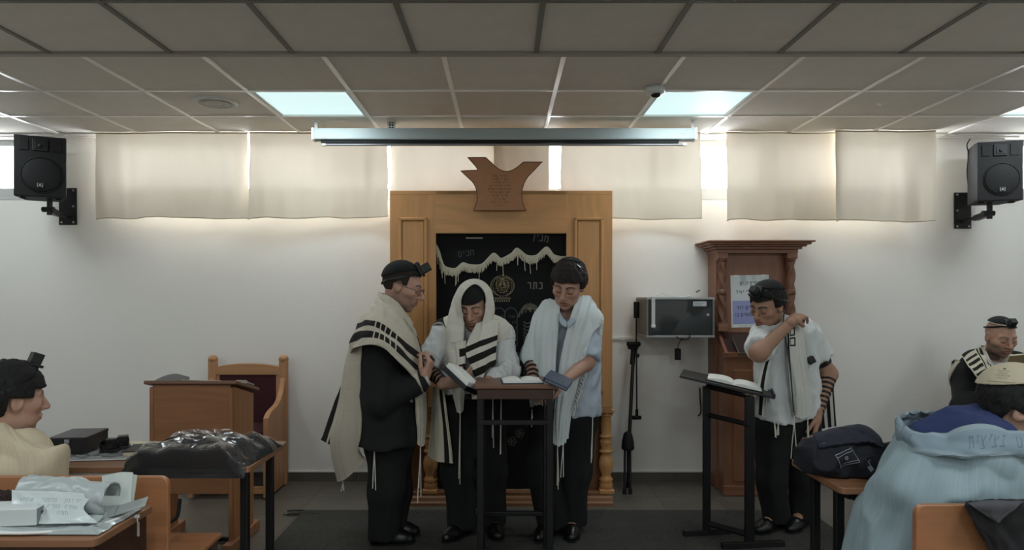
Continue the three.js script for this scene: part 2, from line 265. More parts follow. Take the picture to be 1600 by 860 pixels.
// ------------------------------------------------------------------ curtains across the strip windows
const curtainMat = [0, 1].map((i) => new THREE.MeshPhysicalMaterial({ color: new THREE.Color(i ? '#dfd4c2' : '#e4dac9'), roughness: 0.95, transmission: 0.1, thickness: 0, bumpMap: weaveBump, bumpScale: 0.0004 }));
{
  const rod0 = group('curtain_rail', V(0, 2.606, -5.125), 'thin white curtain rail along the top of the back wall', 'curtain rail');
  part('rail', bx(8.6, 0.014, 0.016, true), MAT.white, rod0, V(0.1, 0, 0));
  const list = [[149, 386, 341, 'cream curtain hanging first from the left loudspeaker'], [391, 606, 341, 'cream curtain between the first curtain and the wooden ark'], [611, 778, 335, 'cream curtain hanging behind the left horn of the wooden crest'], [772, 858, 328, 'narrow greyish cream curtain behind the right horn of the wooden crest'],
    [876, 1094, 342, 'cream curtain to the right of the wooden ark, beside the bare window'], [1134, 1308, 344, 'cream curtain to the right of the bare window, above the carved stand'], [1304, 1461, 346, 'cream curtain nearest the right loudspeaker']];
  const r = rng(77);
  list.forEach(([x0, x1, yb, label], n) => {
    const Z = n === 3 || n === 6 ? 5.03 : 5.085, a = P(x0, yb, Z), b = P(x1, yb, Z), top = 2.611, W = b.x - a.x, H = top - a.y, NU = 90, NV = 24;
    const c = group('curtain', V((a.x + b.x) / 2, top, -Z), label, 'curtain');
    const ph = r() * 9, freq = W * 6, pts = [];
    const surf = (u, v, s) => {
      const amp = 0.008 + 0.02 * v, f = Math.sin(u * freq + ph + 0.6 * Math.sin(u * 7 + ph)) * amp * 1.4 + noise(u * W * 9, v * 1.3, n * 5) * 0.022 * (0.35 + v) + Math.sin(u * freq * 2.7 + ph) * 0.003;
      const edge = noise(u * W * 5, 0, n + 3.5) * 0.012 + (u < 0.03 ? -0.012 * v * (1 - u / 0.03) : 0);
      return [(u - 0.5) * W * (1 + 0.012 * v) + noise(u * 6, v * 3, n) * 0.006, -v * (H - edge), f + s * 0.0012];
    };
    const pos = [], uv = [], idx = [];
    for (const s of [1, -1]) for (let j = 0; j <= NV; j++) for (let i = 0; i <= NU; i++) { pos.push(...surf(i / NU, j / NV, s)); uv.push(i / NU * W * 40, j / NV * H * 40); }
    const S = (NU + 1) * (NV + 1), at = (i, j) => j * (NU + 1) + i;
    for (let j = 0; j < NV; j++) for (let i = 0; i < NU; i++) { const q = [at(i, j), at(i, j + 1), at(i + 1, j + 1), at(i + 1, j)]; idx.push(q[0], q[1], q[2], q[0], q[2], q[3]); }
    const g = new THREE.BufferGeometry(); g.setAttribute('position', new THREE.Float32BufferAttribute(pos.slice(0, S * 3), 3)); g.setAttribute('uv', new THREE.Float32BufferAttribute(uv.slice(0, S * 2), 2)); g.setIndex(idx); g.computeVertexNormals();
    part('cloth', g, curtainMat[n % 2], c);
    // the double hem along the bottom
    const hem = []; for (let i = 0; i <= 60; i++) { const q = surf(i / 60, 1, 0); hem.push(V(q[0], q[1] + 0.004, q[2])); }
    part('hem', tube(hem, 0.004, 90, 5), M('#b9ac94', 0.95), c);
    const hd = []; for (let i = 0; i <= 40; i++) { const q = surf(i / 40, 0.012, 0); hd.push(V(q[0], q[1], q[2])); }
    part('heading', tube(hd, 0.006, 70, 5), M('#cfc2a8', 0.95), c);
  });
}
// ------------------------------------------------------------------ loudspeakers on wall brackets
const beta = (fg, bg) => canvasTex(64, 64, (x, w, h) => { x.fillStyle = bg; x.fillRect(0, 0, w, h); x.strokeStyle = fg; x.lineWidth = 5; x.beginPath(); x.moveTo(16, 12); x.lineTo(8, 12); x.lineTo(8, 52); x.lineTo(16, 52); x.moveTo(48, 12); x.lineTo(56, 12); x.lineTo(56, 52); x.lineTo(48, 52); x.stroke(); x.lineWidth = 6; x.beginPath(); x.moveTo(20, 46); x.lineTo(31, 18); x.lineTo(36, 18); x.lineTo(42, 46); x.moveTo(25, 37); x.lineTo(40, 37); x.stroke(); });
const betaTex = beta('#b9bcc0', '#141416');
function loudspeaker(px0, px1, py0, py1, Z, turn, W, label, logoX) {
  const c = P((px0 + px1) / 2, py1, Z), H = (py1 - py0) * Z / F, D = 0.26;
  const s = group('loudspeaker', c, label, 'loudspeaker'); s.rotation.y = turn;
  const sh = new THREE.Shape(); const w = W / 2, w2 = W * 0.36;   // the cabinet narrows to the back
  sh.moveTo(-w, 0.0); sh.lineTo(w, 0.0); sh.lineTo(w, 0.05); sh.lineTo(w2, D); sh.lineTo(-w2, D); sh.lineTo(-w, 0.05); sh.closePath();
  const g = new THREE.ExtrudeGeometry(sh, { depth: H - 0.016, bevelEnabled: true, bevelSize: 0.006, bevelThickness: 0.008, bevelSegments: 2 }); g.rotateX(-Math.PI / 2).translate(0, 0.008, 0);
  part('cabinet', boxUV(g), MAT.plasticBlack, s);
  const fz = 0.008;
  part('woofer_grille', lathe([[0, 0.012], [W * 0.2, 0.011], [W * 0.38, 0.006], [W * 0.4, 0.001], [W * 0.4, -0.004]].reverse(), 40).rotateX(Math.PI / 2), M('#0c0c0e', 0.75, { bumpMap: grainBump, bumpScale: 0.002 }), s, V(0.01, H * 0.36, fz));
  part('woofer_ring', new THREE.TorusGeometry(W * 0.42, 0.003, 8, 48), MAT.plasticBlack, s, V(0.01, H * 0.36, fz));
  const horn = part('horn', rb(W * 0.32, H * 0.2, 0.012, 0.006), M('#0f0f11', 0.6), s, V(0, H * 0.85, fz));
  part('horn_mouth', rb(W * 0.22, H * 0.13, 0.01, 0.02), M('#050506', 0.6), horn, V(0, 0, 0.004));
  part('horn_throat', new THREE.SphereGeometry(W * 0.045, 14, 10), M('#222225', 0.4), horn, V(0, -0.005, 0.006));
  for (const k of [-1, 1]) part('port', rb(W * 0.2, H * 0.19, 0.006, 0.012), M('#060607', 0.7), s, V(k * W * 0.33, H * 0.85, fz));
  printed('emblem', W * 0.14, W * 0.13, betaTex, s, V(logoX, H * 0.19, fz + 0.0125), undefined, 0.4);
  for (const k of [-1, 1]) part('foot', rb(0.03, 0.012, 0.05, 0.004), MAT.rubber, s, V(k * W * 0.36, -0.004, -0.06));
  return { s, c, H, W };
}
function bracket(px0, px1, py0, py1, sp, dir) {
  const Z = 5.2, a = P(px0, py0, Z), b = P(px1, py1, Z), cx = (a.x + b.x) / 2, cy = (a.y + b.y) / 2, sx = sp.c.x, sz = -sp.c.z, root = sp.s;
  const inv = (v) => { root.updateMatrixWorld(true); return root.worldToLocal(v.clone()); };
  const q = (g) => { root.updateMatrixWorld(true); return g.applyMatrix4(root.matrixWorld.clone().invert()); };
  const y = sp.c.y - 0.075, m = MAT.blackMetal;
  const plate = part('wall_plate', q(rb(b.x - a.x, a.y - b.y, 0.012, 0.005).translate(cx, cy, WZ + 0.007)), m, root);
  for (const i of [-1, 0, 1]) for (const k of [-1, 1]) if (i || k === dir) part('screw', q(rod(V(cx + k * 0.045, cy + i * 0.12, WZ + 0.012), V(cx + k * 0.045, cy + i * 0.12, WZ + 0.018), 0.008, 0.008, 12)), MAT.steel, plate);
  const knuckle = V(sx - dir * 0.0, y, -(sz + 0.1));
  part('arm', q(merge([bar(V(cx, y - 0.02, WZ + 0.012), V(lerp(cx, sx, 0.55), y - 0.015, -5.05), 0.05, 0.02), bar(V(lerp(cx, sx, 0.5), y - 0.018, -5.06), knuckle, 0.045, 0.04), rod(V(knuckle.x, y - 0.04, knuckle.z), V(knuckle.x, y + 0.085, knuckle.z), 0.018, 0.018, 14)])), m, root);
  part('clamp_knob', q(rod(V(knuckle.x - 0.05, y, knuckle.z), V(knuckle.x + 0.03, y, knuckle.z), 0.019, 0.019, 12)), MAT.plasticBlack, root);
}
{
  const a = loudspeaker(25, 101, 213, 308, 4.82, 0.5, 0.292, 'black loudspeaker on a wall bracket left of the curtains', 0.0); bracket(88, 116, 293, 351, a, 1);
  const b = loudspeaker(1530, 1594, 221, 314, 4.8, -0.24, 0.265, 'black loudspeaker turned inwards beside the last curtain on the right', 0.01); bracket(1495, 1522, 300, 357, b, -1);
  const w = group('speaker_cable', P(1514, 220, 5.0), 'thin black cable looping down behind the right loudspeaker', 'cable'); w.position.set(0, 0, 0);
  part('wire', tube([P(1516, 217, 5.0), P(1511, 226, 5.02), P(1513, 240, 5.05), P(1511, 270, 5.1), P(1514, 300, 5.16)], 0.004, 30, 6), MAT.rubber, w);
}
// ------------------------------------------------------------------ equipment cabinet, its cables, the microphone stand
{
  const Zf = 4.86, a = P(1010, 465, Zf), b = P(1117, 528, Zf), W = b.x - a.x, H = a.y - b.y, D = 5.235 - Zf, t = 0.016;
  const c = group('equipment_cabinet', V((a.x + b.x) / 2, b.y, -Zf - D / 2), 'grey wall-mounted equipment cabinet with a dark glass door', 'cabinet');
  const m = M('#9c9f9c', 0.45), mi = M('#0c0c0d', 0.8);
  part('top_panel', rb(W, t, D, 0.003), m, c, V(0, H - t / 2, 0)); part('bottom_panel', rb(W, t, D, 0.003), m, c, V(0, t / 2, 0));
  for (const k of [-1, 1]) part('side_panel', rb(t, H - 2 * t, D, 0.003), M('#6f706c', 0.5), c, V(k * (W / 2 - t / 2), H / 2, 0));
  part('back_panel', bx(W - 2 * t, H - 2 * t, 0.01), mi, c, V(0, H / 2, -D / 2 + 0.008));
  const gear = part('amplifier', rb(W * 0.7, H * 0.36, D * 0.6, 0.006), M('#101012', 0.4), c, V(0.02, t + H * 0.19, -0.02));
  for (let i = 0; i < 4; i++) part('dial', rod(V(-0.1 + i * 0.06, 0, D * 0.3), V(-0.1 + i * 0.06, 0, D * 0.3 + 0.012), 0.012, 0.01, 14), M('#3a3a3c', 0.4), gear);
  part('rack_rail', bx(0.012, H - 2 * t, 0.012), MAT.steel, c, V(W * 0.36, H / 2, D / 2 - 0.05));
  const door = part('door', bx(W - 2 * t - 0.01, H - 2 * t - 0.006, 0.005), new THREE.MeshPhysicalMaterial({ color: '#6a6e70', roughness: 0.06, transmission: 0.75, thickness: 0 }), c, V(0, H / 2, D / 2 - 0.004));
  part('hinge', bx(0.022, H - 2 * t - 0.006, 0.008), M('#2a2a2a', 0.5), door, V(-W / 2 + 0.03, 0, 0.004));
  part('lock', rod(V(W / 2 - 0.05, 0.02, 0.002), V(W / 2 - 0.05, 0.02, 0.012), 0.01, 0.01, 14), MAT.steel, door);
  const wl = canvasTex(128, 48, (x, w, h) => { x.fillStyle = '#b9bfc2'; x.fillRect(0, 0, w, h); x.fillStyle = '#7c8488'; for (let i = 0; i < 4; i++) x.fillRect(8, 8 + i * 10, 60 + (i * 37) % 50, 4); });
  printed('label', 0.095, 0.034, wl, c, V(W * 0.28, H * 0.84, D / 2 + 0.001), undefined, 0.7);
  const st = group('plastic_strip', V(P(1021, 0, Zf - 0.02).x, P(0, 513, Zf - 0.02).y, -Zf + 0.012), 'upright white plastic strip leaning on the glass of the equipment cabinet', 'strip');
  part('body', rb(0.026, 0.222, 0.014, 0.004), M('#c6c9c8', 0.4), st, V(0, 0.111, 0)); part('end_clip', rb(0.03, 0.02, 0.018, 0.004), MAT.white, st, V(0, 0.014, 0)); part('clip_slot', bx(0.012, 0.004, 0.002), M('#777', 0.5), st, V(0, 0.19, 0.0075));
  const top = c.position.y + H, cab = group('white_cable', V(0, 0, 0), 'thin white cable lying loose on top of the equipment cabinet', 'cable');
  part('wire', tube([V(1.05, top + 0.004, -4.92), V(1.12, top + 0.03, -4.94), V(1.18, top + 0.012, -4.9), V(1.26, top + 0.004, -4.93), V(1.33, top + 0.01, -4.96), V(1.38, top + 0.04, -4.94)], 0.0035, 40, 6), MAT.white, cab);
  part('plug', rod(V(1.375, top + 0.036, -4.94), V(1.4, top + 0.052, -4.935), 0.008, 0.006), M('#777a7a', 0.5), cab);
  const ad = group('power_adapter', P(1059, 548, 5.1), 'small black power adapter hanging by its wire below the cabinet', 'adapter');
  ad.position.copy(P(1059, 563, 5.12));
  part('block', rb(0.042, 0.085, 0.034, 0.006), MAT.plasticBlack, ad, V(0, 0.043, 0)); part('wire', tube([V(0, 0.082, 0), V(-0.002, 0.11, 0.02), V(0.0, 0.16, 0.1), V(-0.002, 0.2, 0.2), V(0.0, 0.215, 0.262)], 0.0028, 24, 6), MAT.rubber, ad);
  const lp = group('black_cable', V(0, 0, 0), 'short black cable loop drooping over the lower edge of the cabinet', 'cable');
  part('wire', tube([P(1057, 526, Zf - 0.02), P(1062, 530, Zf - 0.03), P(1070, 531, Zf - 0.03), P(1077, 528, Zf - 0.02), P(1078, 522, Zf - 0.004)], 0.004, 24, 6), MAT.rubber, lp);
  const hk = group('wall_strap', P(1094, 620, 5.22), 'thin black strap hanging on the wall behind the metal book stand', 'strap'); hk.position.copy(P(1093, 650, 5.21));
  part('band', tube([V(0.002, 0.21, 0), V(0.004, 0.12, 0.004), V(0.008, 0.03, 0.006), V(-0.004, 0.006, 0.01), V(-0.016, 0, 0.012)], 0.005, 24, 6), MAT.rubber, hk); part('nail', rod(V(0.002, 0.21, -0.02), V(0.002, 0.21, 0.01), 0.003), MAT.steel, hk);
  const tr = group('cable_trunking', P(980, 527, 5.23), 'flat white cable trunking on the wall between ark and cabinet', 'trunking'); tr.position.set(0, 0, 0);
  const ta = P(955, 529, 5.235), tb = P(1012, 529, 5.235);
  part('channel', rb(tb.x - ta.x + 0.1, 0.022, 0.014, 0.003, true), MAT.white, tr, V((ta.x + tb.x) / 2, ta.y, WZ + 0.007)); part('joint_cover', rb(0.03, 0.028, 0.018, 0.003), MAT.white, tr, V(ta.x + 0.08, ta.y, WZ + 0.009));
}
{
  const s = group('microphone_stand', P(980, 772, 4.9), 'black folded microphone stand leaning on the wall beside the ark', 'microphone stand'); const o = s.position.clone(); o.y = 0; s.position.copy(o);
  const L = (v) => v.clone().sub(o), m = MAT.blackMetal;
  const A = L(P(983, 690, 4.98)), B = L(P(990, 548, 5.13));
  part('pole', rod(A, B, 0.013, 0.012, 14), m, s); part('upper_pole', rod(L(P(988, 570, 5.12)), L(P(990.5, 535, 5.14)), 0.019, 0.017, 14), MAT.plasticBlack, s);
  part('hub', lathe([[0.012, 0.13], [0.03, 0.115], [0.042, 0.06], [0.046, 0.012], [0.04, 0], [0, 0]].reverse(), 24), MAT.plasticBlack, s, L(P(981, 703, 4.96)));
  for (const [x, z] of [[976, 4.9], [985, 4.9], [981, 5.06]]) { const f = V(L(P(x, 772, z)).x, 0.012, L(P(x, 772, z)).z); const leg = part('leg', rod(L(P(981 + (x - 981) * 0.9, 696, 4.97)), f, 0.0085, 0.0085, 10), m, s); part('rubber_foot', rod(f.clone().setY(0.0), f.clone().setY(0.04), 0.014, 0.012, 12), MAT.rubber, leg); }
  const Ct = L(P(994, 475, 5.14)), Cb = L(P(995, 652, 5.1));
  const boom = part('boom', rod(Ct, Cb, 0.006, 0.006, 10), m, s); part('counterweight', rod(L(P(994, 472, 5.14)), L(P(994, 497, 5.14)), 0.019, 0.019, 16), MAT.rubber, boom);
  part('clutch', merge([rb(0.075, 0.05, 0.05, 0.012).translate(...L(P(989, 541, 5.13)).toArray()), rod(L(P(981, 538, 5.08)), L(P(999, 538, 5.12)), 0.018, 0.018, 14), rod(L(P(996, 556, 5.06)), L(P(996, 556, 5.14)), 0.016, 0.016, 12)]), MAT.plasticBlack, s);
  part('microphone_clip', merge([rod(L(P(989, 653, 5.08)), L(P(1001, 653, 5.1)), 0.016, 0.014, 14), rod(L(P(995, 640, 5.1)), L(P(995, 652, 5.1)), 0.011, 0.011, 12)]), MAT.rubber, s);
}

// ------------------------------------------------------------------ the carpet
{
  const tex = dataTex(512, 512, (u, v) => { const n = noise(u * 150, v * 150) * 18 + noise(u * 40, v * 40, 3) * 10 + fbm(u * 5, v * 5, 1) * 12; return [56 + n, 56 + n, 50 + n]; });
  const rg = group('carpet', V(0.34, 0, -3.9), 'dark grey-green carpet laid over the floor under the standing people', 'carpet');
  part('pile', boxUV(new THREE.BoxGeometry(3.3, 0.007, 1.24).translate(0, 0.0036, 0)), new THREE.MeshStandardMaterial({ map: tex, roughness: 1, bumpMap: grainBump, bumpScale: 0.003 }), rg);
  const r = rng(3), fr = []; // frayed threads at the far left corner
  for (let i = 0; i < 14; i++) { const z = -0.62 + r() * 0.12, x = -1.65 + (i % 2 ? r() * 0.14 : 0); fr.push(tube([V(x + 0.02, 0.005, z), V(x - 0.03 - r() * 0.02, 0.006, z - 0.006 + r() * 0.01), V(x - 0.06 - r() * 0.05, 0.004, z - 0.01 + r() * 0.02)], 0.003, 6, 4)); }
  part('frayed_threads', merge(fr), M('#2f2f2a', 1), rg).userData.kind = 'stuff';
}
// ------------------------------------------------------------------ the ark
const ARKZ = -4.656;
{
  const Z = 4.656, L = P(609, 298, Z), R = P(957, 298, Z), W = R.x - L.x, cx = (L.x + R.x) / 2, top = L.y, mid = P(0, 637, Z).y, D = 0.56;
  const k = group('ark', V(cx, 0, -Z), 'tall honey-coloured wooden ark cabinet with panelled sides and turned columns', 'cabinet');
  const X = (px) => P(px, 0, Z).x - cx, Y = (py) => P(0, py, Z).y;
  const xo0 = X(681), xo1 = X(885), yo = Y(365);
  // carcass
  part('back_panel', bx(W - 0.02, top - 0.05, 0.012), MAT.arkDark, k, V(0, top / 2, -D + 0.01));
  part('top_panel', rb(W, 0.03, D, 0.004, true), MAT.ark, k, V(0, top - 0.015, -D / 2 - 0.002));
  for (const s of [-1, 1]) part('side_panel', rb(0.022, top - mid, D - 0.03, 0.003), MAT.ark, k, V(s * (W / 2 - 0.011), (top + mid) / 2, -D / 2 - 0.014));
  part('plinth', rb(W - 0.06, 0.08, D - 0.02, 0.005, true), MAT.arkDark, k, V(0, 0.04, -D / 2 - 0.01));
  part('base_moulding', extrude([[0, 0], [0.045, 0], [0.045, 0.02], [0.03, 0.03], [0.026, 0.05], [0.01, 0.06], [0, 0.06]], W + 0.0, 0).rotateY(-Math.PI / 2).translate(W / 2, 0, 0), MAT.arkDark, k, V(0, 0, -0.005));
  // front: a head board and two wings with raised panels
  const head = part('head_board', rb(xo1 - xo0 + 0.008, top - yo, 0.03, 0.003, true), MAT.ark, k, V((xo0 + xo1) / 2, (top + yo) / 2, -0.017));
  part('edge_trim', rb(xo1 - xo0, 0.014, 0.02, 0.004, true), M('#b08654', 0.35), head, V(0, -(top - yo) / 2 + 0.006, 0.012));
  for (const [a, b, pa, pb] of [[-W / 2, xo0, X(623), X(668)], [xo1, W / 2, X(897), X(943)]]) {
    const w = part('wing', rb(b - a, top - mid, 0.03, 0.003), MAT.ark, k, V((a + b) / 2, (top + mid) / 2, -0.018)), c = (a + b) / 2;
    const p0 = Y(340) - (top + mid) / 2, p1 = Y(615) - (top + mid) / 2, pw = pb - pa, px = (pa + pb) / 2 - c, ph = p0 - p1, py = (p0 + p1) / 2;
    part('raised_panel', rb(pw - 0.05, ph - 0.05, 0.012, 0.004), MAT.ark, w, V(px, py, 0.016));
    for (const s of [-1, 1]) { part('moulding', rb(0.022, ph, 0.022, 0.008), MAT.ark, w, V(px + s * (pw / 2 - 0.011), py, 0.02)); part('moulding', rb(pw, 0.022, 0.022, 0.008, true), MAT.ark, w, V(px, py + s * (ph / 2 - 0.011), 0.02)); }
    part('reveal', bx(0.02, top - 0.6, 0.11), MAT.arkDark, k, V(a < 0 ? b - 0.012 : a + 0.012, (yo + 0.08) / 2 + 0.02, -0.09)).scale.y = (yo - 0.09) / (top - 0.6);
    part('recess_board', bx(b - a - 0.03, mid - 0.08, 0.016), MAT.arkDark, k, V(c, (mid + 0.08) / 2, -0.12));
    part('lower_rail', rb(b - a, 0.03, 0.1, 0.004, true), MAT.ark, k, V(c, mid - 0.013, -0.06));
  }
  // turned columns with a carved vase below
  const prof = (h) => [[0, 0], [0.046, 0], [0.046, 0.05], [0.036, 0.06], [0.05, 0.075], [0.036, 0.09], [0.032, 0.11], [0.046, 0.15], [0.05, 0.19], [0.04, 0.23], [0.03, 0.25], [0.046, 0.262], [0.046, 0.275], [0.032, 0.285], [0.04, 0.32], [0.044, 0.34], [0.03, 0.355], [0.046, 0.365], [0.046, 0.375], [0.034, 0.385], [0.038, 0.46], [0.033, 0.51], [0.046, 0.522], [0.046, 0.535], [0.034, 0.545], [0.034, h - 0.05], [0.046, h - 0.045], [0.046, h], [0, h]];
  const colg = boxUV(lathe(prof(mid - 0.1), 20).toNonIndexed());
  for (const px of [617, 671, 895, 949]) { const c = part('column', colg, MAT.ark, k, V(X(px), 0.08, -0.062)); part('column_base', rb(0.1, 0.03, 0.1, 0.006), MAT.ark, c, V(0, 0.0, 0)); part('column_capital', rb(0.098, 0.024, 0.098, 0.006), MAT.ark, c, V(0, mid - 0.11, 0)); }
  // the crest board
  const cp = (x, y) => [P(x, y, 4.62).x, P(x, y, 4.62).y];
  const sh = new THREE.Shape(), mv = (f, ...a) => sh[f](...a.flatMap(([x, y]) => cp(x, y)));
  mv('moveTo', [731, 246]); mv('lineTo', [759, 246]); mv('bezierCurveTo', [772, 258], [780, 268], [792, 268]); mv('bezierCurveTo', [802, 268], [812, 258], [818, 253]); mv('lineTo', [848, 253]);
  mv('lineTo', [826, 275]); mv('bezierCurveTo', [818, 284], [815, 298], [815, 306]); mv('bezierCurveTo', [816, 318], [819, 324], [822, 329]); mv('lineTo', [740, 329]); mv('bezierCurveTo', [743, 324], [746, 314], [746, 308]); mv('bezierCurveTo', [745, 294], [741, 286], [734, 280]); mv('lineTo', [720, 267]); mv('lineTo', [746, 266]); mv('bezierCurveTo', [746, 262], [742, 258], [731, 246]);
  const cr = group('wooden_crest', V(P(781, 329, 4.62).x, P(781, 329, 4.62).y, -4.648), 'wooden deer-shaped crest with a carved inscription on top of the ark', 'crest');
  const cg = boxUV(new THREE.ExtrudeGeometry(sh, { depth: 0.018, bevelEnabled: true, bevelSize: 0.002, bevelThickness: 0.003, bevelSegments: 2, curveSegments: 16 }), true); cg.translate(-cr.position.x, -cr.position.y, 0.006);
  part('board', cg, wood([164, 114, 74], 0.42, 0.7, 12), cr);
  const edge = []; for (const q of sh.getPoints(14)) edge.push(V(q.x - cr.position.x, q.y - cr.position.y, 0.0265));
  part('carved_edge', merge(edge.slice(1).map((q, i) => rod(edge[i], q, 0.0024, 0.0024, 5))), M('#5a3016', 0.6), cr);
  const it = canvasTex(512, 512, (x, w, h) => {
    x.fillStyle = '#a4724a'; x.fillRect(0, 0, w, h); for (let i = 0; i < 160; i++) { x.fillStyle = i % 2 ? 'rgba(120,70,36,.10)' : 'rgba(190,130,80,.10)'; x.fillRect(0, (i * 97) % 512, w, 2); }
    x.strokeStyle = '#4c2a14';
    ['לעילוי נשמת', 'אבי ר. שמעון', "ר' דוד שמעון ז.ל", 'נתרם ע.י משפחתו היקרה', 'בית הכנסת ירושלים', 'תהא נפשו צרורה', 'של כל ישראל', 'אמן כן יהי', 'נדבת יקירי הקהל', 'ת נ צ ב ה'].forEach((s, i) => hebMid(x, s, w / 2, 14 + i * 49, [26, 26, 23, 20, 26, 26, 26, 25, 24, 22][i], 0.17));
  });
  printed('inscription', 0.235, 0.23, it, cr, V(0.0, 0.128, 0.0275), undefined, 0.5, 0.0008);
}
// ------------------------------------------------------------------ the ark curtain: black velvet, silver and gold embroidery, a fringed valance
{
  const Z = 4.74, a = P(679, 362, Z), b = P(887, 770, Z), W = b.x - a.x, H = a.y - b.y;
  const k = group('ark_curtain', V((a.x + b.x) / 2, a.y, -Z), 'black velvet ark curtain with silver embroidery and a white fringed valance', 'curtain');
  const tex = canvasTex(1024, 2008, (x, w, h) => {
    x.fillStyle = '#0b0b0d'; x.fillRect(0, 0, w, h);
    const U = (px) => (px - 679) / 208 * w, Vv = (py) => (py - 362) / 408 * h, s = w / 208;
    x.strokeStyle = '#77736a';
    heb(x, 'כתר', U(849), Vv(442), 9.5 * s, 0.2);
    // the crown: gold and silver arcs
    const c = (cx, cy, rx, ry, a0, a1, col, lw) => { x.strokeStyle = col; x.lineWidth = lw * s; x.beginPath(); x.ellipse(U(cx), Vv(cy), rx * s, ry * s, 0, a0, a1); x.stroke(); };
    for (const [r, col] of [[18, '#8d8467'], [15, '#6b6046'], [9, '#8a7448'], [6, '#75653c'], [3, '#8d8467']]) c(785, 447, r, Math.min(16, r * 1.15), 0, 6.3, col, 1.2);
    for (const d of [-14, -7, 0, 7, 14]) c(785 + d * 0.5, 449, Math.abs(d) * 0.7 + 2, 15, -3.0, -0.1, '#7d7458', 1.1);
    for (let i = 0; i < 46; i++) { const t = i * 2.4, q = 3 + (i * 7.3) % 15; x.fillStyle = i % 3 ? '#9a8b5e' : '#a8a598'; x.fillRect(U(785 + Math.cos(t) * q), Vv(447 + Math.sin(t) * q), 1.2 * s, 1.0 * s); }
    x.fillStyle = '#6f6650'; x.fillRect(U(772), Vv(465), 26 * s, 3 * s); x.fillStyle = '#8d8670'; for (let i = 0; i < 7; i++) x.fillRect(U(773 + i * 3.6), Vv(469), 2 * s, 3 * s);
    // the two tablets with rows of words
    x.strokeStyle = '#4e5256'; x.lineWidth = 1.6 * s;
    for (const [x0, x1] of [[770, 789], [789, 808]]) { x.beginPath(); x.moveTo(U(x0), Vv(540)); x.lineTo(U(x0), Vv(492)); x.bezierCurveTo(U(x0), Vv(478), U(x1), Vv(478), U(x1), Vv(492)); x.lineTo(U(x1), Vv(540)); x.closePath(); x.stroke(); }
    x.strokeStyle = '#4a4c4e'; for (let i = 0; i < 5; i++) { hebMid(x, ['אנכי', 'לא יה', 'לא תש', 'זכור', 'כבד'][i], U(799), Vv(493 + i * 9.4), 4 * s, 0.22); hebMid(x, ['לא תר', 'לא תנ', 'לא תג', 'לא תע', 'לא תח'][i], U(780), Vv(493 + i * 9.4), 4 * s, 0.22); }
    x.strokeStyle = '#5a5c5e'; x.lineWidth = 1.6 * s; for (const q of [0, 1]) { x.beginPath(); x.moveTo(U(774), Vv(543 + q * 5)); x.bezierCurveTo(U(786), Vv(540 + q * 5), U(800), Vv(546 + q * 5), U(816), Vv(556 + q * 4)); x.stroke(); }
    // palm trees either side
    for (const [tx, ty, dir] of [[828, 484, 1], [738, 484, -1]]) {
      for (let f = 0; f < 9; f++) { const an = -2.9 + f * 0.34, L = 20 - Math.abs(f - 4) * 0.8; x.strokeStyle = f % 2 ? '#6f6e5f' : '#86836c'; x.lineWidth = 2.6 * s; x.beginPath(); x.moveTo(U(tx), Vv(ty)); x.quadraticCurveTo(U(tx + Math.cos(an) * L * 0.8), Vv(ty + Math.sin(an) * L * 0.8 - 4), U(tx + Math.cos(an) * L * 1.1), Vv(ty + Math.sin(an) * L * 0.5 + 14)); x.stroke(); x.strokeStyle = '#0b0b0d'; x.lineWidth = 0.7 * s; x.stroke(); }
      x.strokeStyle = '#5d5f5c'; for (let i = 0; i < 17; i++) { x.lineWidth = 2 * s; x.beginPath(); x.arc(U(tx - 4 * dir), Vv(500 + i * 5.4), 6 * s, 0.3, 2.8); x.stroke(); }
    }
    x.strokeStyle = '#5e5c50'; for (const [cx, cy] of [[800, 690], [812, 678], [776, 690], [764, 678]]) { x.lineWidth = 1.4 * s; for (let i = 0; i < 5; i++) { x.beginPath(); x.arc(U(cx + 4 * Math.cos(i * 1.256)), Vv(cy + 4 * Math.sin(i * 1.256)), 2.6 * s, 0, 6.3); x.stroke(); } }
  });
  const velvet = new THREE.MeshPhysicalMaterial({ map: tex, roughness: 0.95, sheen: 0.25, sheenRoughness: 0.5, sheenColor: new THREE.Color('#303036') });
  const waves = (g, amp, ph) => { const p = g.attributes.position; for (let i = 0; i < p.count; i++) p.setZ(i, p.getZ(i) + amp * Math.sin(p.getX(i) * 21 + ph + Math.sin(p.getY(i) * 1.3)) + amp * 0.5 * noise(p.getX(i) * 9, p.getY(i) * 1.2)); g.computeVertexNormals(); return g; };
  part('velvet', waves(new THREE.PlaneGeometry(W, H, 80, 60), 0.006, 0).translate(0, -H / 2, 0), velvet, k);
  part('backing', bx(W, H, 0.008), MAT.rubber, k, V(0, -H / 2, -0.024));
  // valance: lower edge swagged; silver letters and a braid; separate fringe threads hang from it
  const vt = canvasTex(1024, 320, (x, w, h) => {
    x.fillStyle = '#0b0b0d'; x.fillRect(0, 0, w, h); const U = (px) => (px - 681) / 204 * w, Vv = (py) => (py - 366) / 64 * h;
    x.strokeStyle = '#6a6a66'; const s = w / 204;
    x.save(); x.translate(U(845), Vv(376)); x.rotate(0.18); hebMid(x, 'מבין', 0, -4 * s, 9 * s, 0.18); x.restore();
    x.save(); x.translate(U(728), Vv(401)); x.rotate(-0.12); x.strokeStyle = '#4c4c4e'; hebMid(x, 'חכים', 0, -4 * s, 8 * s, 0.18); x.restore();
    x.strokeStyle = '#4c4c4e'; hebMid(x, 'אל', U(772), Vv(363), 6 * s, 0.2); hebMid(x, 'דע', U(826), Vv(363), 6 * s, 0.2);
  });
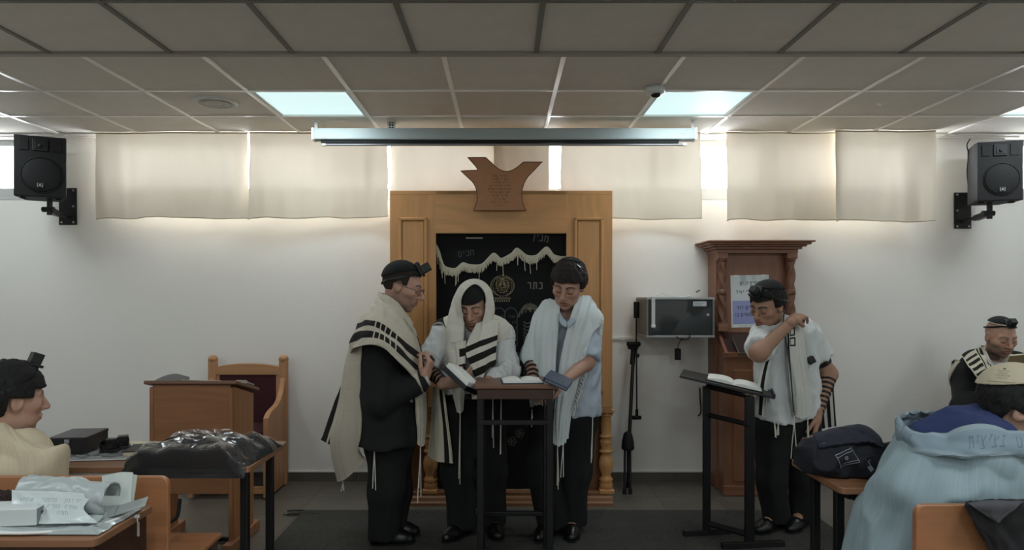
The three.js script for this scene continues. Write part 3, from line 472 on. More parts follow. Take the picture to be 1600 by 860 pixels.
  const low = new THREE.CatmullRomCurve3([[681, 386], [686, 397], [694, 420], [711, 425], [723, 416], [735, 419], [753, 418], [771, 401], [783, 409], [799, 401], [808, 393], [823, 404], [838, 404], [854, 391], [865, 403], [876, 406], [885, 406]].map(([px, py]) => V((px - 681) / 204, (py - 366) / 64, 0)), false, 'catmullrom', 0.4);
  const vw = P(885, 0, 4.71).x - P(681, 0, 4.71).x, vh = 64 * 4.71 / F, edge = low.getPoints(140);
  const sh = new THREE.Shape(); sh.moveTo(-vw / 2, 0); for (const q of edge) sh.lineTo((q.x - 0.5) * vw, -q.y * vh); sh.lineTo(vw / 2, 0); sh.closePath();
  const vg = new THREE.ExtrudeGeometry(sh, { depth: 0.006, bevelEnabled: false }); { const p = vg.attributes.position, uv = new Float32Array(p.count * 2); for (let i = 0; i < p.count; i++) { uv[2 * i] = p.getX(i) / vw + 0.5; uv[2 * i + 1] = 1 + p.getY(i) / vh; } vg.setAttribute('uv', new THREE.BufferAttribute(uv, 2)); }
  const val = part('valance', vg, new THREE.MeshPhysicalMaterial({ map: vt, roughness: 0.95, sheen: 0.25, sheenColor: new THREE.Color('#303036') }), k, V(0, 0.0, 0.022));
  const fm = M('#cfc9b4', 0.85), r = rng(8), th = [];
  part('braid', tube(edge.filter((_, i) => i % 2 === 0).map((q) => V((q.x - 0.5) * vw, -q.y * vh, 0.009)), 0.0055, 160, 6), fm, val);
  for (let i = 0; i < 400; i++) { const q = low.getPoint((i + 0.5) / 400), X = (q.x - 0.5) * vw, y = -q.y * vh, L = (r() < 0.06 ? 0.11 : 0.05) * (0.85 + 0.3 * r()); th.push(tube([V(X, y, 0.01), V(X + (r() - 0.5) * 0.004, y - L * 0.5, 0.012 + r() * 0.004), V(X + (r() - 0.5) * 0.012, y - L, 0.01 + r() * 0.004)], 0.0022, 3, 4)); }
  const fringe = part('valance_fringe', merge(th), fm, val); fringe.userData.kind = 'stuff';
  const lf = []; for (let i = 0; i < 190; i++) { const X = (i / 189 - 0.5) * (W - 0.02), L = 0.05 + 0.012 * r(); lf.push(tube([V(X, -H, 0.004), V(X + (r() - 0.5) * 0.004, -H - L * 0.5, 0.006), V(X + (r() - 0.5) * 0.01, -H - L, 0.004)], 0.0022, 2, 4)); }
  part('hem_braid', bx(W - 0.01, 0.03, 0.006), fm, k, V(0, -H + 0.008, 0.006)); part('hem_fringe', merge(lf), fm, k).userData.kind = 'stuff';
  // a small white latch strip high on the velvet
  printed('name_strip', 0.115, 0.008, canvasTex(32, 8, (x, w, h) => { x.fillStyle = '#b5b0a4'; x.fillRect(0, 0, w, h); }), val, V(P(741, 372, 4.7).x - k.position.x, P(0, 372, 4.7).y - k.position.y, 0.008));
}
// ------------------------------------------------------------------ carved reading stand with a cornice
{
  const Z = 4.98, cx = P(1183, 0, Z).x, X = (px, z = Z) => P(px, 0, z).x - cx, Y = (py, z = Z) => P(0, py, z).y;
  const k = group('carved_stand', V(cx, 0, -5.0), 'tall brown carved reading stand with a stepped cornice and twisted columns', 'lectern');
  const w = X(1237) - X(1114), top = Y(390);
  const zb = -0.2;   // back, towards the wall
  part('back_board', rb(w - 0.06, top - 0.5, 0.03, 0.003), MAT.amud, k, V(0, (top + 0.5) / 2, -0.06));
  for (const s of [-1, 1]) part('side_board', rb(0.03, top - 0.03, 0.2, 0.003), MAT.amud, k, V(s * (w / 2 - 0.015), (top - 0.03) / 2 + 0.005, -0.12));
  // cornice in stepped mouldings, mitred by simple stacked slabs
  [[0.0, 0.018, 0.03], [0.018, 0.014, 0.055], [0.032, 0.016, 0.08], [0.048, 0.012, 0.1]].forEach(([y, h, o], i) => part('cornice_step', rb(w + o * 1.9, h, 0.26 + o, i === 3 ? 0.004 : 0.006, true), MAT.amud, k, V(0, top + y + h / 2, -0.1 + o * 0.4)));
  part('frieze', rb(w + 0.02, 0.028, 0.25, 0.003, true), MAT.amud, k, V(0, top - 0.014, -0.1));
  for (const s of [-1, 1]) {
    const H = top - Y(515) - 0.02, N = 40, n = 24, pos = [], idx = [], uv = [];
    const rad = (y, a) => { const t = y / H; if (t < 0.07 || t > 0.93) return 0; const ring = Math.abs(t - 0.5) < 0.025 || t < 0.1 || t > 0.9; return ring ? 0.036 : 0.028 + 0.007 * Math.sin(3 * a + s * y * 48); };
    for (let j = 0; j <= N * 2; j++) for (let i = 0; i <= n; i++) { const y = H * (0.07 + 0.86 * j / (N * 2)), a = i / n * 2 * Math.PI, q = Math.max(0.025, rad(y, a)); pos.push(Math.cos(a) * q, y, Math.sin(a) * q); uv.push(a * 0.03, y); }
    for (let j = 0; j < N * 2; j++) for (let i = 0; i < n; i++) { const a = j * (n + 1) + i, b = a + n + 1; idx.push(a, b, a + 1, b, b + 1, a + 1); }
    const g = new THREE.BufferGeometry(); g.setAttribute('position', new THREE.Float32BufferAttribute(pos, 3)); g.setAttribute('uv', new THREE.Float32BufferAttribute(uv, 2)); g.setIndex(idx); g.computeVertexNormals();
    const c = part('twisted_column', g, wood([108, 72, 52], 0.4, 0.9, 15), k, V(s * (w / 2 - 0.035), top - 0.03 - H, 0.0));
    part('column_block', rb(0.075, H * 0.08, 0.075, 0.006), MAT.amud, c, V(0, H * 0.97, 0)); part('column_block', rb(0.075, H * 0.09, 0.075, 0.006), MAT.amud, c, V(0, H * 0.035, 0));
  }
  // lower case with a sloping book rest
  const zf = 5.0 - 4.86, lw = P(1240, 0, 4.86).x - P(1118, 0, 4.86).x, yt = Y(556, 4.86), yr = Y(520, 4.96);
  part('front_board', rb(lw, yt, 0.03, 0.003), MAT.amud, k, V(0, yt / 2 + 0.004, zf - 0.016));
  part('front_panel', rb(lw - 0.12, yt - 0.2, 0.016, 0.006), MAT.amud, k, V(0, yt / 2, zf + 0.002));
  part('foot_rail', rb(lw + 0.02, 0.07, 0.02, 0.005, true), MAT.amud, k, V(0, 0.037, zf + 0.004));
  for (const s of [-1, 1]) { const sh = [[-zf + 0.03, 0.004], [0.12, 0.004], [0.12, yr + 0.01], [-zf + 0.03, yt]]; part('case_side', extrude(sh, 0.026, 0.002).rotateY(Math.PI / 2).translate(s * (lw / 2 - 0.014) - 0.013, 0, 0), MAT.amud, k); }
  const slope = Math.atan2(yr - yt, zf + 0.06), L = Math.hypot(yr - yt, zf + 0.06);
  part('book_rest', rb(lw - 0.03, 0.016, L, 0.003, true), wood([60, 34, 24], 0.5, 0.8, 16), k, V(0, (yr + yt) / 2, zf / 2 - 0.03), [slope, 0, 0]);
  part('rest_lip', rb(lw + 0.01, 0.04, 0.03, 0.005, true), MAT.amud, k, V(0, yt + 0.004, zf - 0.004));
  for (const s of [-1, 1]) part('rest_edge', rb(0.024, 0.03, L + 0.02, 0.004), MAT.amud, k, V(s * (lw / 2 - 0.012), (yr + yt) / 2 + 0.012, zf / 2 - 0.03), [slope, 0, 0]);
  // the white poster with a lilac lower half
  const pt = canvasTex(420, 580, (x, W, H) => {
    x.fillStyle = '#c7cccb'; x.fillRect(0, 0, W, H); x.fillStyle = '#a9b3b3'; x.fillRect(110, 0, 60, 120); x.fillStyle = '#b6bfbe'; x.fillRect(230, 0, 50, 90);
    x.fillStyle = '#8e93c0'; x.fillRect(16, 282, W - 32, 260); x.fillStyle = '#d9dcda'; x.fillRect(20, 556, 60, 18); x.strokeStyle = '#20232a';
    hebMid(x, "קווית'ה ית", W * 0.5, 76, 34, 0.17); hebMid(x, 'מורי ורבי יאיר', W * 0.5, 172, 32, 0.17); hebMid(x, 'לרב חיים דוד', W * 0.5, 346, 34, 0.17); hebMid(x, 'ולכל החוסים בו', W * 0.5, 424, 32, 0.17);
  });
  const p = group('poster', V(0, 0, 0), 'white and lilac printed Hebrew notice taped to the carved stand', 'poster'); const pa = P(1143, 430, 5.03), pb = P(1203, 512, 5.03);
  p.position.set((pa.x + pb.x) / 2, (pa.y + pb.y) / 2, -5.044); p.rotation.z = 0.02;
  printed('sheet', pb.x - pa.x, pa.y - pb.y, pt, p, V(0, 0, 0.001), undefined, 0.3);
  for (const s of [-1, 1]) part('tape', bx(0.03, 0.014, 0.0008), M('#d8dad4', 0.3), p, V(s * 0.1, 0.186, 0.002));
}
// ------------------------------------------------------------------ wooden reading desk and armchair on the left
{
  const Zf = 3.8, Zb = 4.1, a = P(235, 598, Zf), b = P(362, 598, Zf), W = b.x - a.x, cx = (a.x + b.x) / 2, D = Zb - Zf, top = a.y, back = P(0, 609, Zb).y;
  const k = group('reading_desk', V(cx, 0, -Zf), 'brown wooden reading desk with a sloping top standing before the armchair', 'lectern');
  const y0 = P(0, 772, Zf).y;
  part('front_panel', rb(W - 0.02, top - y0 - 0.01, 0.02, 0.003, true), MAT.podium, k, V(0.0, (top + y0) / 2 - 0.008, -0.012));
  for (const s of [-1, 1]) { part('side_panel', extrude([[0, 0.06], [D - 0.02, 0.06], [D - 0.02, back - 0.024], [0, top - 0.03]], 0.018, 0.002).rotateY(Math.PI / 2).translate(s * (W / 2) - 0.009, 0, -0.022), wood([164, 112, 70], 0.45, 0.9, 31), k); part('corner_post', rb(0.022, top - 0.08, 0.03, 0.004), MAT.podium, k, V(s * (W / 2 - 0.006), (top - 0.08) / 2 + 0.05, -0.012)); part('foot', rb(0.05, 0.06, D + 0.14, 0.006), MAT.podium, k, V(s * (W / 2), 0.032, -D / 2)); }
  part('cross_rail', rb(W - 0.02, 0.022, 0.02, 0.003, true), MAT.blackMetal, k, V(0, P(0, 843, 3.95).y, -D / 2));
  part('shelf', rb(W - 0.02, 0.016, D - 0.06, 0.003, true), MAT.podium, k, V(0, top - 0.22, -D / 2));
  const sl = Math.atan2(top - back, D + 0.03), L = Math.hypot(top - back, D) + 0.06;
  part('top_board', rb(W + 0.06, 0.02, L, 0.005, true), wood([112, 78, 56], 0.45, 1, 32), k, V(0.005, (top + back) / 2, -D / 2 - 0.005), [-sl, 0, 0]); // front edge high, falling towards the armchair
  const onTop = (z) => lerp(top, back, (-z - 0.0) / D) + 0.012;
  const bk = group('grey_book', V(P(269, 592, 3.95).x, 0, -3.92), 'curved grey book lying open on the reading desk', 'book'); bk.position.y = onTop(-0.12); bk.rotation.x = -sl;
  part('cover', boxUV(new THREE.ExtrudeGeometry((() => { const s = new THREE.Shape(); s.moveTo(-0.075, 0); s.bezierCurveTo(-0.03, 0.03, 0.02, 0.05, 0.062, 0.046); s.lineTo(0.066, 0.0); s.closePath(); return s; })(), { depth: 0.15, bevelEnabled: true, bevelSize: 0.002, bevelThickness: 0.002, bevelSegments: 1 })).translate(0, 0, -0.1), M('#7d7f7c', 0.6), bk); part('pages', rb(0.13, 0.012, 0.14, 0.002), MAT.paper, bk, V(0.0, 0.0075, -0.02));
  const pp = group('loose_papers', V(P(322, 596, 3.9).x, 0, -3.9), 'loose white papers spread on the reading desk beside the grey book', 'papers'); pp.position.y = onTop(-0.1); pp.rotation.x = -sl;
  [[0, 0.06], [0.03, -0.1], [-0.04, 0.2]].forEach(([x, t], i) => part('sheet', rb(0.17, 0.002, 0.12, 0.001), MAT.paper, pp, V(x, 0.0025 + i * 0.0026, 0), [0, t, 0]));
  const tc = group('folded_cloth', V(P(384, 603, 4.0).x - 0.015, 0, -4.0), 'folded pale cloth lying at the right corner of the reading desk', 'cloth'); tc.position.y = onTop(-0.2); tc.rotation.x = -sl;
  part('fold', rb(0.09, 0.012, 0.12, 0.006), M('#9a938a', 0.9), tc, V(0, 0.008, 0)); part('fold', rb(0.06, 0.01, 0.09, 0.005), M('#a59e94', 0.9), tc, V(-0.005, 0.0195, 0.004), [0, 0.2, 0]);
}
{
  const Z = 4.78, x0 = P(292, 0, Z).x, x1 = P(424, 0, Z).x, W = x1 - x0, cx = (x0 + x1) / 2, top = P(0, 566, 4.95).y, D = 0.4;
  const k = group('armchair', V(cx, 0, -4.98), 'honey wooden armchair with a burgundy padded back behind the reading desk', 'armchair');
  const hz = 0.0;
  for (const s of [-1, 1]) {
    const x = s * (W / 2 - 0.03);
    const post = part('post', rb(0.06, top - 0.0, 0.05, 0.01), MAT.chair, k, V(x, top / 2, -0.16)); part('finial', new THREE.SphereGeometry(0.04, 20, 14).scale(0.9, 0.8, 0.8), MAT.chair, post, V(0, top / 2 + 0.002, 0));
    const sh = new THREE.Shape(); sh.moveTo(-0.16, 0.02); sh.lineTo(0.22, 0.02); sh.lineTo(0.22, 0.56); sh.bezierCurveTo(0.16, 0.62, 0.04, 0.6, -0.02, 0.64); sh.bezierCurveTo(-0.08, 0.67, -0.12, 0.72, -0.14, 0.8); sh.lineTo(-0.16, 0.8); sh.closePath();
    part('arm_panel', boxUV(new THREE.ExtrudeGeometry(sh, { depth: 0.03, bevelEnabled: true, bevelSize: 0.004, bevelThickness: 0.004, bevelSegments: 2 })).rotateY(-Math.PI / 2).translate(x + 0.015, 0, 0), MAT.chair, k);
  }
  const rs = new THREE.Shape(), w = W / 2 - 0.055; rs.moveTo(-w, 0); rs.lineTo(w, 0); rs.lineTo(w, 0.05); rs.bezierCurveTo(w * 0.6, 0.085, -w * 0.6, 0.085, -w, 0.05); rs.closePath();
  part('crest_rail', boxUV(new THREE.ExtrudeGeometry(rs, { depth: 0.034, bevelEnabled: true, bevelSize: 0.004, bevelThickness: 0.004, bevelSegments: 2 }), true), MAT.chair, k, V(0, top - 0.11, -0.18));
  part('backrest', rb(W - 0.11, 0.52, 0.03, 0.02), MAT.burgundy, k, V(0, top - 0.37, -0.165));
  for (const s of [-1, 1]) part('back_stile', rb(0.03, 0.52, 0.034, 0.006), MAT.chair, k, V(s * (W / 2 - 0.07), top - 0.37, -0.166));
  part('seat', rb(W - 0.1, 0.07, 0.38, 0.02), MAT.burgundy, k, V(0, 0.43, 0.01)); part('front_rail', rb(W - 0.1, 0.09, 0.024, 0.004, true), MAT.chair, k, V(0, 0.36, 0.19));
  part('foot_rail', rb(W - 0.09, 0.05, 0.024, 0.004, true), MAT.chair, k, V(0, 0.06, 0.19));
}
// ------------------------------------------------------------------ desks
function schoolDesk(x0, x1, zn, zf, h, label, legs, topMat, shelf) {
  const k = group('school_desk', V((x0 + x1) / 2, 0, -(zn + zf) / 2), label, 'desk'), W = x1 - x0, D = zf - zn;
  const sh = new THREE.Shape(), r = 0.025, w = W / 2, d = D / 2; sh.moveTo(-w + r, -d); sh.lineTo(w - r, -d); sh.quadraticCurveTo(w, -d, w, -d + r); sh.lineTo(w, d - r); sh.quadraticCurveTo(w, d, w - r, d); sh.lineTo(-w + r, d); sh.quadraticCurveTo(-w, d, -w, d - r); sh.lineTo(-w, -d + r); sh.quadraticCurveTo(-w, -d, -w + r, -d);
  const g = new THREE.ExtrudeGeometry(sh, { depth: 0.018, bevelEnabled: true, bevelSize: 0.003, bevelThickness: 0.003, bevelSegments: 2, curveSegments: 6 }); g.rotateX(-Math.PI / 2).translate(0, h - 0.021, 0); boxUV(g, false);
  { const uv = g.attributes.uv; for (let i = 0; i < uv.count; i++) { const u = uv.getX(i); uv.setX(i, uv.getY(i)); uv.setY(i, u); } }
  part('tabletop', g, topMat ?? MAT.desk, k);
  for (const [lx, lz] of legs) part('leg', rb(0.032, h - 0.024, 0.032, 0.005), MAT.blackMetal, k, V(lx - k.position.x, (h - 0.024) / 2, -lz - k.position.z));
  part('frame_rail', rb(W - 0.12, 0.03, 0.022, 0.003, true), MAT.blackMetal, k, V(0, h - 0.042, D / 2 - 0.05)); part('frame_rail', rb(W - 0.12, 0.03, 0.022, 0.003, true), MAT.blackMetal, k, V(0, h - 0.042, -D / 2 + 0.05));
  for (const s of [-1, 1]) part('side_rail', rb(0.022, 0.03, D - 0.1, 0.003), MAT.blackMetal, k, V(s * (W / 2 - 0.06), h - 0.042, 0));
  return k;
}
const LD = schoolDesk(-2.25, -1.015, 2.757, 3.24, 0.732, 'brown school desk carrying the black garment bag, books and leather boxes', [[-1.055, 2.82], [-1.055, 3.12], [-2.2, 2.82], [-2.2, 3.12]]);
{ part('book_shelf', bx(0.9, 0.012, 0.3, true), MAT.white, LD, V(-0.22, 0.698 - 0.0, 0.07)).position.set(-0.18, 0.698, 0.075); part('apron', bx(0.9, 0.03, 0.012, true), MAT.deskDark, LD, V(-0.18, 0.7, 0.14)); }
const RD = schoolDesk(1.205, 2.5, 2.47, 2.9, 0.73, 'brown school desk on the right carrying the dark shoulder bag', [[1.26, 2.6], [1.262, 2.8], [2.45, 2.6], [2.45, 2.8]]);
const FD = schoolDesk(-2.4, -1.155, 1.955, 2.28, 0.73, 'wooden desk in the left corner covered with plastic sleeves and papers', [[-2.35, 2.0], [-2.35, 2.23], [-1.22, 2.23]]);
part('side_board', bx(0.016, 0.56, 0.29), MAT.deskDark, FD, V(0.6, 0.425, 0.0)); part('front_apron', bx(1.2, 0.1, 0.014, true), MAT.deskDark, FD, V(-0.005, 0.65, 0.142));
// ------------------------------------------------------------------ chairs of bent plywood in the front row
function plyChair(x0, x1, Z, topY, label, mir) {
  const W = x1 - x0, cx = (x0 + x1) / 2, k = group('wooden_chair', V(cx, 0, -Z), label, 'chair');
  const w = W / 2, H = 0.3, r = 0.03, sh = new THREE.Shape(); sh.moveTo(-w + r, -H); sh.lineTo(w - r, -H); sh.quadraticCurveTo(w, -H, w, -H + r); sh.lineTo(w, -r); sh.quadraticCurveTo(w, 0, w - r, 0); sh.lineTo(-w + r, 0); sh.quadraticCurveTo(-w, 0, -w, -r); sh.lineTo(-w, -H + r); sh.quadraticCurveTo(-w, -H, -w + r, -H);
  const g = boxUV(new THREE.ExtrudeGeometry(sh, { depth: 0.014, bevelEnabled: true, bevelSize: 0.004, bevelThickness: 0.004, bevelSegments: 3, curveSegments: 8 }), true);
  part('backrest', g, MAT.bench, k, V(0, topY, 0)); 
  part('seat', rb(W - 0.01, 0.022, 0.4, 0.008, true), MAT.bench, k, V(0, 0.44, -0.26));
  for (const s of [-1, 1]) { part('back_post', bar(V(s * (w - 0.025), topY - 0.05, -0.012), V(s * (w - 0.0), 0.0, 0.03), 0.03, 0.03), MAT.deskDark, k); part('front_leg', bar(V(s * (w - 0.03), 0.43, -0.42), V(s * (w - 0.02), 0.0, -0.44), 0.03, 0.03), MAT.deskDark, k); part('stretcher', bar(V(s * (w - 0.01), 0.2, 0.01), V(s * (w - 0.02), 0.2, -0.43), 0.02, 0.02), MAT.deskDark, k); }
  return k;
}
plyChair(-2.3, -1.142, 2.36, P(0, 745, 2.36).y, 'varnished wooden bench back standing behind the desk of plastic sleeves');
plyChair(P(1428, 0, 2.04).x, 2.3, 2.04, P(0, 789, 2.04).y, 'varnished wooden bench back in the right corner with a dark jacket over it');
// ------------------------------------------------------------------ the centre standing desk and the metal book stand
{
  const Z = 3.52, a = P(741, 603, Z), b = P(869, 603, Z), W = b.x - a.x, h = a.y + 0.004, cx = (a.x + b.x) / 2, D = 0.36;
  const k = group('standing_desk', V(cx, 0, -Z - D / 2), 'narrow dark standing desk with open books in front of the ark', 'desk');
  part('tabletop', rb(W, 0.022, D, 0.005, true), wood([118, 84, 66], 0.4, 1, 41), k, V(0, h - 0.011, 0));
  part('front_apron', rb(W - 0.03, 0.052, 0.016, 0.003, true), MAT.deskDark, k, V(0, h - 0.05, D / 2 - 0.02)); part('back_apron', rb(W - 0.03, 0.052, 0.016, 0.003, true), MAT.deskDark, k, V(0, h - 0.05, -D / 2 + 0.02));
  part('left_board', bx(0.02, h - 0.06, D - 0.06), MAT.deskDark, k, V(-W / 2 + 0.03, (h - 0.06) / 2 + 0.03, 0));
  for (const [sx, sz] of [[-1, 1], [-1, -1], [1, 1], [1, -1]]) part('leg', rb(0.034, h - 0.024, 0.034, 0.004), MAT.blackMetal, k, V(sx * (W / 2 - 0.03), (h - 0.024) / 2, sz * (D / 2 - 0.04)));
  part('cross_bar', rb(W - 0.05, 0.024, 0.02, 0.003, true), MAT.blackMetal, k, V(0, P(0, 660, 3.56).y, D / 2 - 0.03)); part('back_bar', rb(W - 0.05, 0.024, 0.02, 0.003, true), MAT.blackMetal, k, V(0, 0.2, -D / 2 + 0.04));
}
const stand = {};
{
  const Zl = 4.08, Zr = 3.9, A = P(1062, 588, 4.02), B = P(1211, 622, 3.86);
  const k = group('book_stand', V(P(1138, 0, 3.98).x, 0, -3.98), 'slim black metal book stand with a tilted board before the bowing man', 'book stand'), o = k.position, m = MAT.blackMetal;
  const L = (v) => v.clone().sub(o);
  const u = B.clone().sub(A), len = u.length(); u.normalize(); const w = V(u.z, 0, -u.x).normalize().multiplyScalar(-1); // across, away from the camera
  if (w.z > 0) w.multiplyScalar(-1);
  const n = new THREE.Vector3().crossVectors(w, u).normalize(); if (n.y < 0) n.multiplyScalar(-1);
  const mid = A.clone().add(B).multiplyScalar(0.5).addScaledVector(w, 0.15);
  const basis = new THREE.Matrix4().makeBasis(u, n, new THREE.Vector3().crossVectors(u, n)); stand.q = new THREE.Quaternion().setFromRotationMatrix(basis); stand.mid = mid; stand.n = n; stand.u = u; stand.w = w;
  const bd = part('board', rb(len, 0.014, 0.34, 0.004, true), M('#1b191a', 0.45), k, L(mid)); bd.quaternion.copy(stand.q);
  part('lip', rb(0.012, 0.022, 0.34, 0.004), M('#1b191a', 0.45), bd, V(len / 2 - 0.006, 0.008, 0));
  const l0 = P(1104, 835, 4.06), r0 = P(1171, 858, 3.86); l0.y = 0.02; r0.y = 0.02;
  const tl = P(1104, 604, 4.06), tr = P(1171, 620, 3.88);
  part('post', bar(L(l0), L(tl), 0.042, 0.03), m, k); part('post', bar(L(r0), L(tr), 0.05, 0.03), m, k);
  const fl = l0.clone(), f = V(0.1, 0, 0.02);
  part('foot_bar', bar(L(l0.clone().add(V(-0.14, 0, 0.02))), L(l0.clone().add(V(0.14, 0, -0.02))), 0.034, 0.034), m, k); part('foot_bar', bar(L(r0.clone().add(V(-0.16, 0, 0.02))), L(r0.clone().add(V(0.2, 0, -0.02))), 0.034, 0.034), m, k);
  part('base_bar', bar(L(l0.clone().setY(0.075)), L(r0.clone().setY(0.075)), 0.024, 0.03), m, k);
  part('cross_bar', bar(L(P(1104, 648, 4.06)), L(P(1171, 664, 3.86)), 0.02, 0.024), m, k); part('board_bracket', bar(L(tl), L(tr), 0.03, 0.016), m, k);
}

// ------------------------------------------------------------------ people: distance fields meshed on a grid
const smin = (a, b, k) => { const h = Math.max(k - Math.abs(a - b), 0) / k; return Math.min(a, b) - h * h * k * 0.25; };
const smax = (a, b, k) => -smin(-a, -b, k);
// tapered capsules joined smoothly: [from, to, radius, radius]
function bones(list, k = 0.04) {
  const n = list.length, A = new Float64Array(n * 9);
  list.forEach(([a, b, ra, rb], i) => { const dx = b.x - a.x, dy = b.y - a.y, dz = b.z - a.z; A.set([a.x, a.y, a.z, dx, dy, dz, 1 / Math.max(1e-9, dx * dx + dy * dy + dz * dz), ra, rb ?? ra], i * 9); });
  return (x, y, z) => {
    let d = 1e3;
    for (let i = 0; i < n; i++) {
      const o = i * 9, px = x - A[o], py = y - A[o + 1], pz = z - A[o + 2];
      let t = (px * A[o + 3] + py * A[o + 4] + pz * A[o + 5]) * A[o + 6]; t = t < 0 ? 0 : t > 1 ? 1 : t;
      const qx = px - t * A[o + 3], qy = py - t * A[o + 4], qz = pz - t * A[o + 5];
      const e = Math.sqrt(qx * qx + qy * qy + qz * qz) - (A[o + 7] + t * (A[o + 8] - A[o + 7]));
      d = i ? smin(d, e, k) : e;
    }
    return d;
  };
}
const ell = (x, y, z, cx, cy, cz, rx, ry, rz) => { x = (x - cx) / rx; y = (y - cy) / ry; z = (z - cz) / rz; const k0 = Math.sqrt(x * x + y * y + z * z), k1 = Math.sqrt(x * x / (rx * rx) + y * y / (ry * ry) + z * z / (rz * rz)); return k1 < 1e-9 ? -Math.min(rx, ry, rz) : k0 * (k0 - 1) / k1; };
const cap = (x, y, z, ax, ay, az, bx, by, bz, r, r2 = r) => { const dx = bx - ax, dy = by - ay, dz = bz - az, px = x - ax, py = y - ay, pz = z - az; const t = clamp((px * dx + py * dy + pz * dz) / (dx * dx + dy * dy + dz * dz), 0, 1); return Math.hypot(px - t * dx, py - t * dy, pz - t * dz) - lerp(r, r2, t); };
// surface nets over f < 0
function net(f, lo, hi, cell, colorFn, soft = 1.6) {
  const nx = Math.ceil((hi.x - lo.x) / cell) + 2, ny = Math.ceil((hi.y - lo.y) / cell) + 2, nz = Math.ceil((hi.z - lo.z) / cell) + 2, D = new Float32Array(nx * ny * nz), B = 6;
  const ox = lo.x - cell / 2, oy = lo.y - cell / 2, oz = lo.z - cell / 2, sx = 1, sy = nx, sz = nx * ny;
  const half = B * cell / 2, rad = half * 1.75 * soft + 0.012;
  for (let k = 0; k < nz; k += B) for (let j = 0; j < ny; j += B) for (let i = 0; i < nx; i += B) {
    const c = f(ox + (i + B / 2) * cell, oy + (j + B / 2) * cell, oz + (k + B / 2) * cell), skip = Math.abs(c) > rad;
    const I = Math.min(nx, i + B), J = Math.min(ny, j + B), K = Math.min(nz, k + B);
    for (let c2 = k; c2 < K; c2++) for (let b = j; b < J; b++) for (let a = i; a < I; a++) D[a + b * sy + c2 * sz] = skip ? c : f(ox + a * cell, oy + b * cell, oz + c2 * cell);
  }
  const id = new Int32Array(nx * ny * nz).fill(-1), pos = [], idx = [], corner = [0, sx, sy, sx + sy, sz, sz + sx, sz + sy, sz + sx + sy];
  const E = [[0, 1], [2, 3], [4, 5], [6, 7], [0, 2], [1, 3], [4, 6], [5, 7], [0, 4], [1, 5], [2, 6], [3, 7]];
  for (let k = 0; k < nz - 1; k++) for (let j = 0; j < ny - 1; j++) for (let i = 0; i < nx - 1; i++) {
    const o = i + j * sy + k * sz; let m = 0; for (let c = 0; c < 8; c++) if (D[o + corner[c]] < 0) m |= 1 << c;
    if (m === 0 || m === 255) continue;
    let x = 0, y = 0, z = 0, n = 0;
    for (const [p, q] of E) { if (((m >> p) & 1) === ((m >> q) & 1)) continue; const a = D[o + corner[p]], b = D[o + corner[q]], t = a / (a - b); x += lerp(p & 1, q & 1, t); y += lerp((p >> 1) & 1, (q >> 1) & 1, t); z += lerp(p >> 2, q >> 2, t); n++; }
    id[o] = pos.length / 3; pos.push(ox + (i + x / n) * cell, oy + (j + y / n) * cell, oz + (k + z / n) * cell);
  }
  for (let k = 1; k < nz - 1; k++) for (let j = 1; j < ny - 1; j++) for (let i = 1; i < nx - 1; i++) {
    const o = i + j * sy + k * sz, s = D[o] < 0;
    for (const [st, u, v] of [[sx, sy, sz], [sy, sz, sx], [sz, sx, sy]]) {
      if (s === D[o + st] < 0) continue;
      const a = id[o - u - v], b = id[o - v], c = id[o], d = id[o - u];
      if (a < 0 || b < 0 || c < 0 || d < 0) continue;
      if (s) idx.push(a, b, c, a, c, d); else idx.push(a, c, b, a, d, c);
    }
  }
  const g = new THREE.BufferGeometry(), uv = new Float32Array(pos.length / 3 * 2);
  for (let i = 0; i < uv.length / 2; i++) { uv[2 * i] = pos[3 * i] + pos[3 * i + 2]; uv[2 * i + 1] = pos[3 * i + 1]; }
  g.setAttribute('position', new THREE.Float32BufferAttribute(pos, 3)); g.setAttribute('uv', new THREE.BufferAttribute(uv, 2)); g.setIndex(idx); g.computeVertexNormals();
  if (colorFn) { const c = new Float32Array(pos.length); for (let i = 0; i < pos.length; i += 3) c.set(colorFn(pos[i], pos[i + 1], pos[i + 2]), i); g.setAttribute('color', new THREE.BufferAttribute(c, 3)); }
  return g;
}
function boundsOf(list, pad) { const b = new THREE.Box3(); for (const [a, c, r, r2] of list) { const R = Math.max(r, r2 ?? r) + pad; for (const p of [a, c]) { b.expandByPoint(V(p.x - R, p.y - R, p.z - R)); b.expandByPoint(V(p.x + R, p.y + R, p.z + R)); } } return b; }
// folds in cloth: ridged noise stretched along the fall of the cloth
const folds = (x, y, z, a, fx, fy, fz, s) => { const n = noise(x * fx + s, y * fy + s * 0.7, z * fz - s), m = noise(x * fx * 2.1 - s, y * fy * 2.1, z * fz * 2.1 + s); return a * (1 - 2.2 * Math.abs(n)) * 0.7 + a * 0.35 * m; };

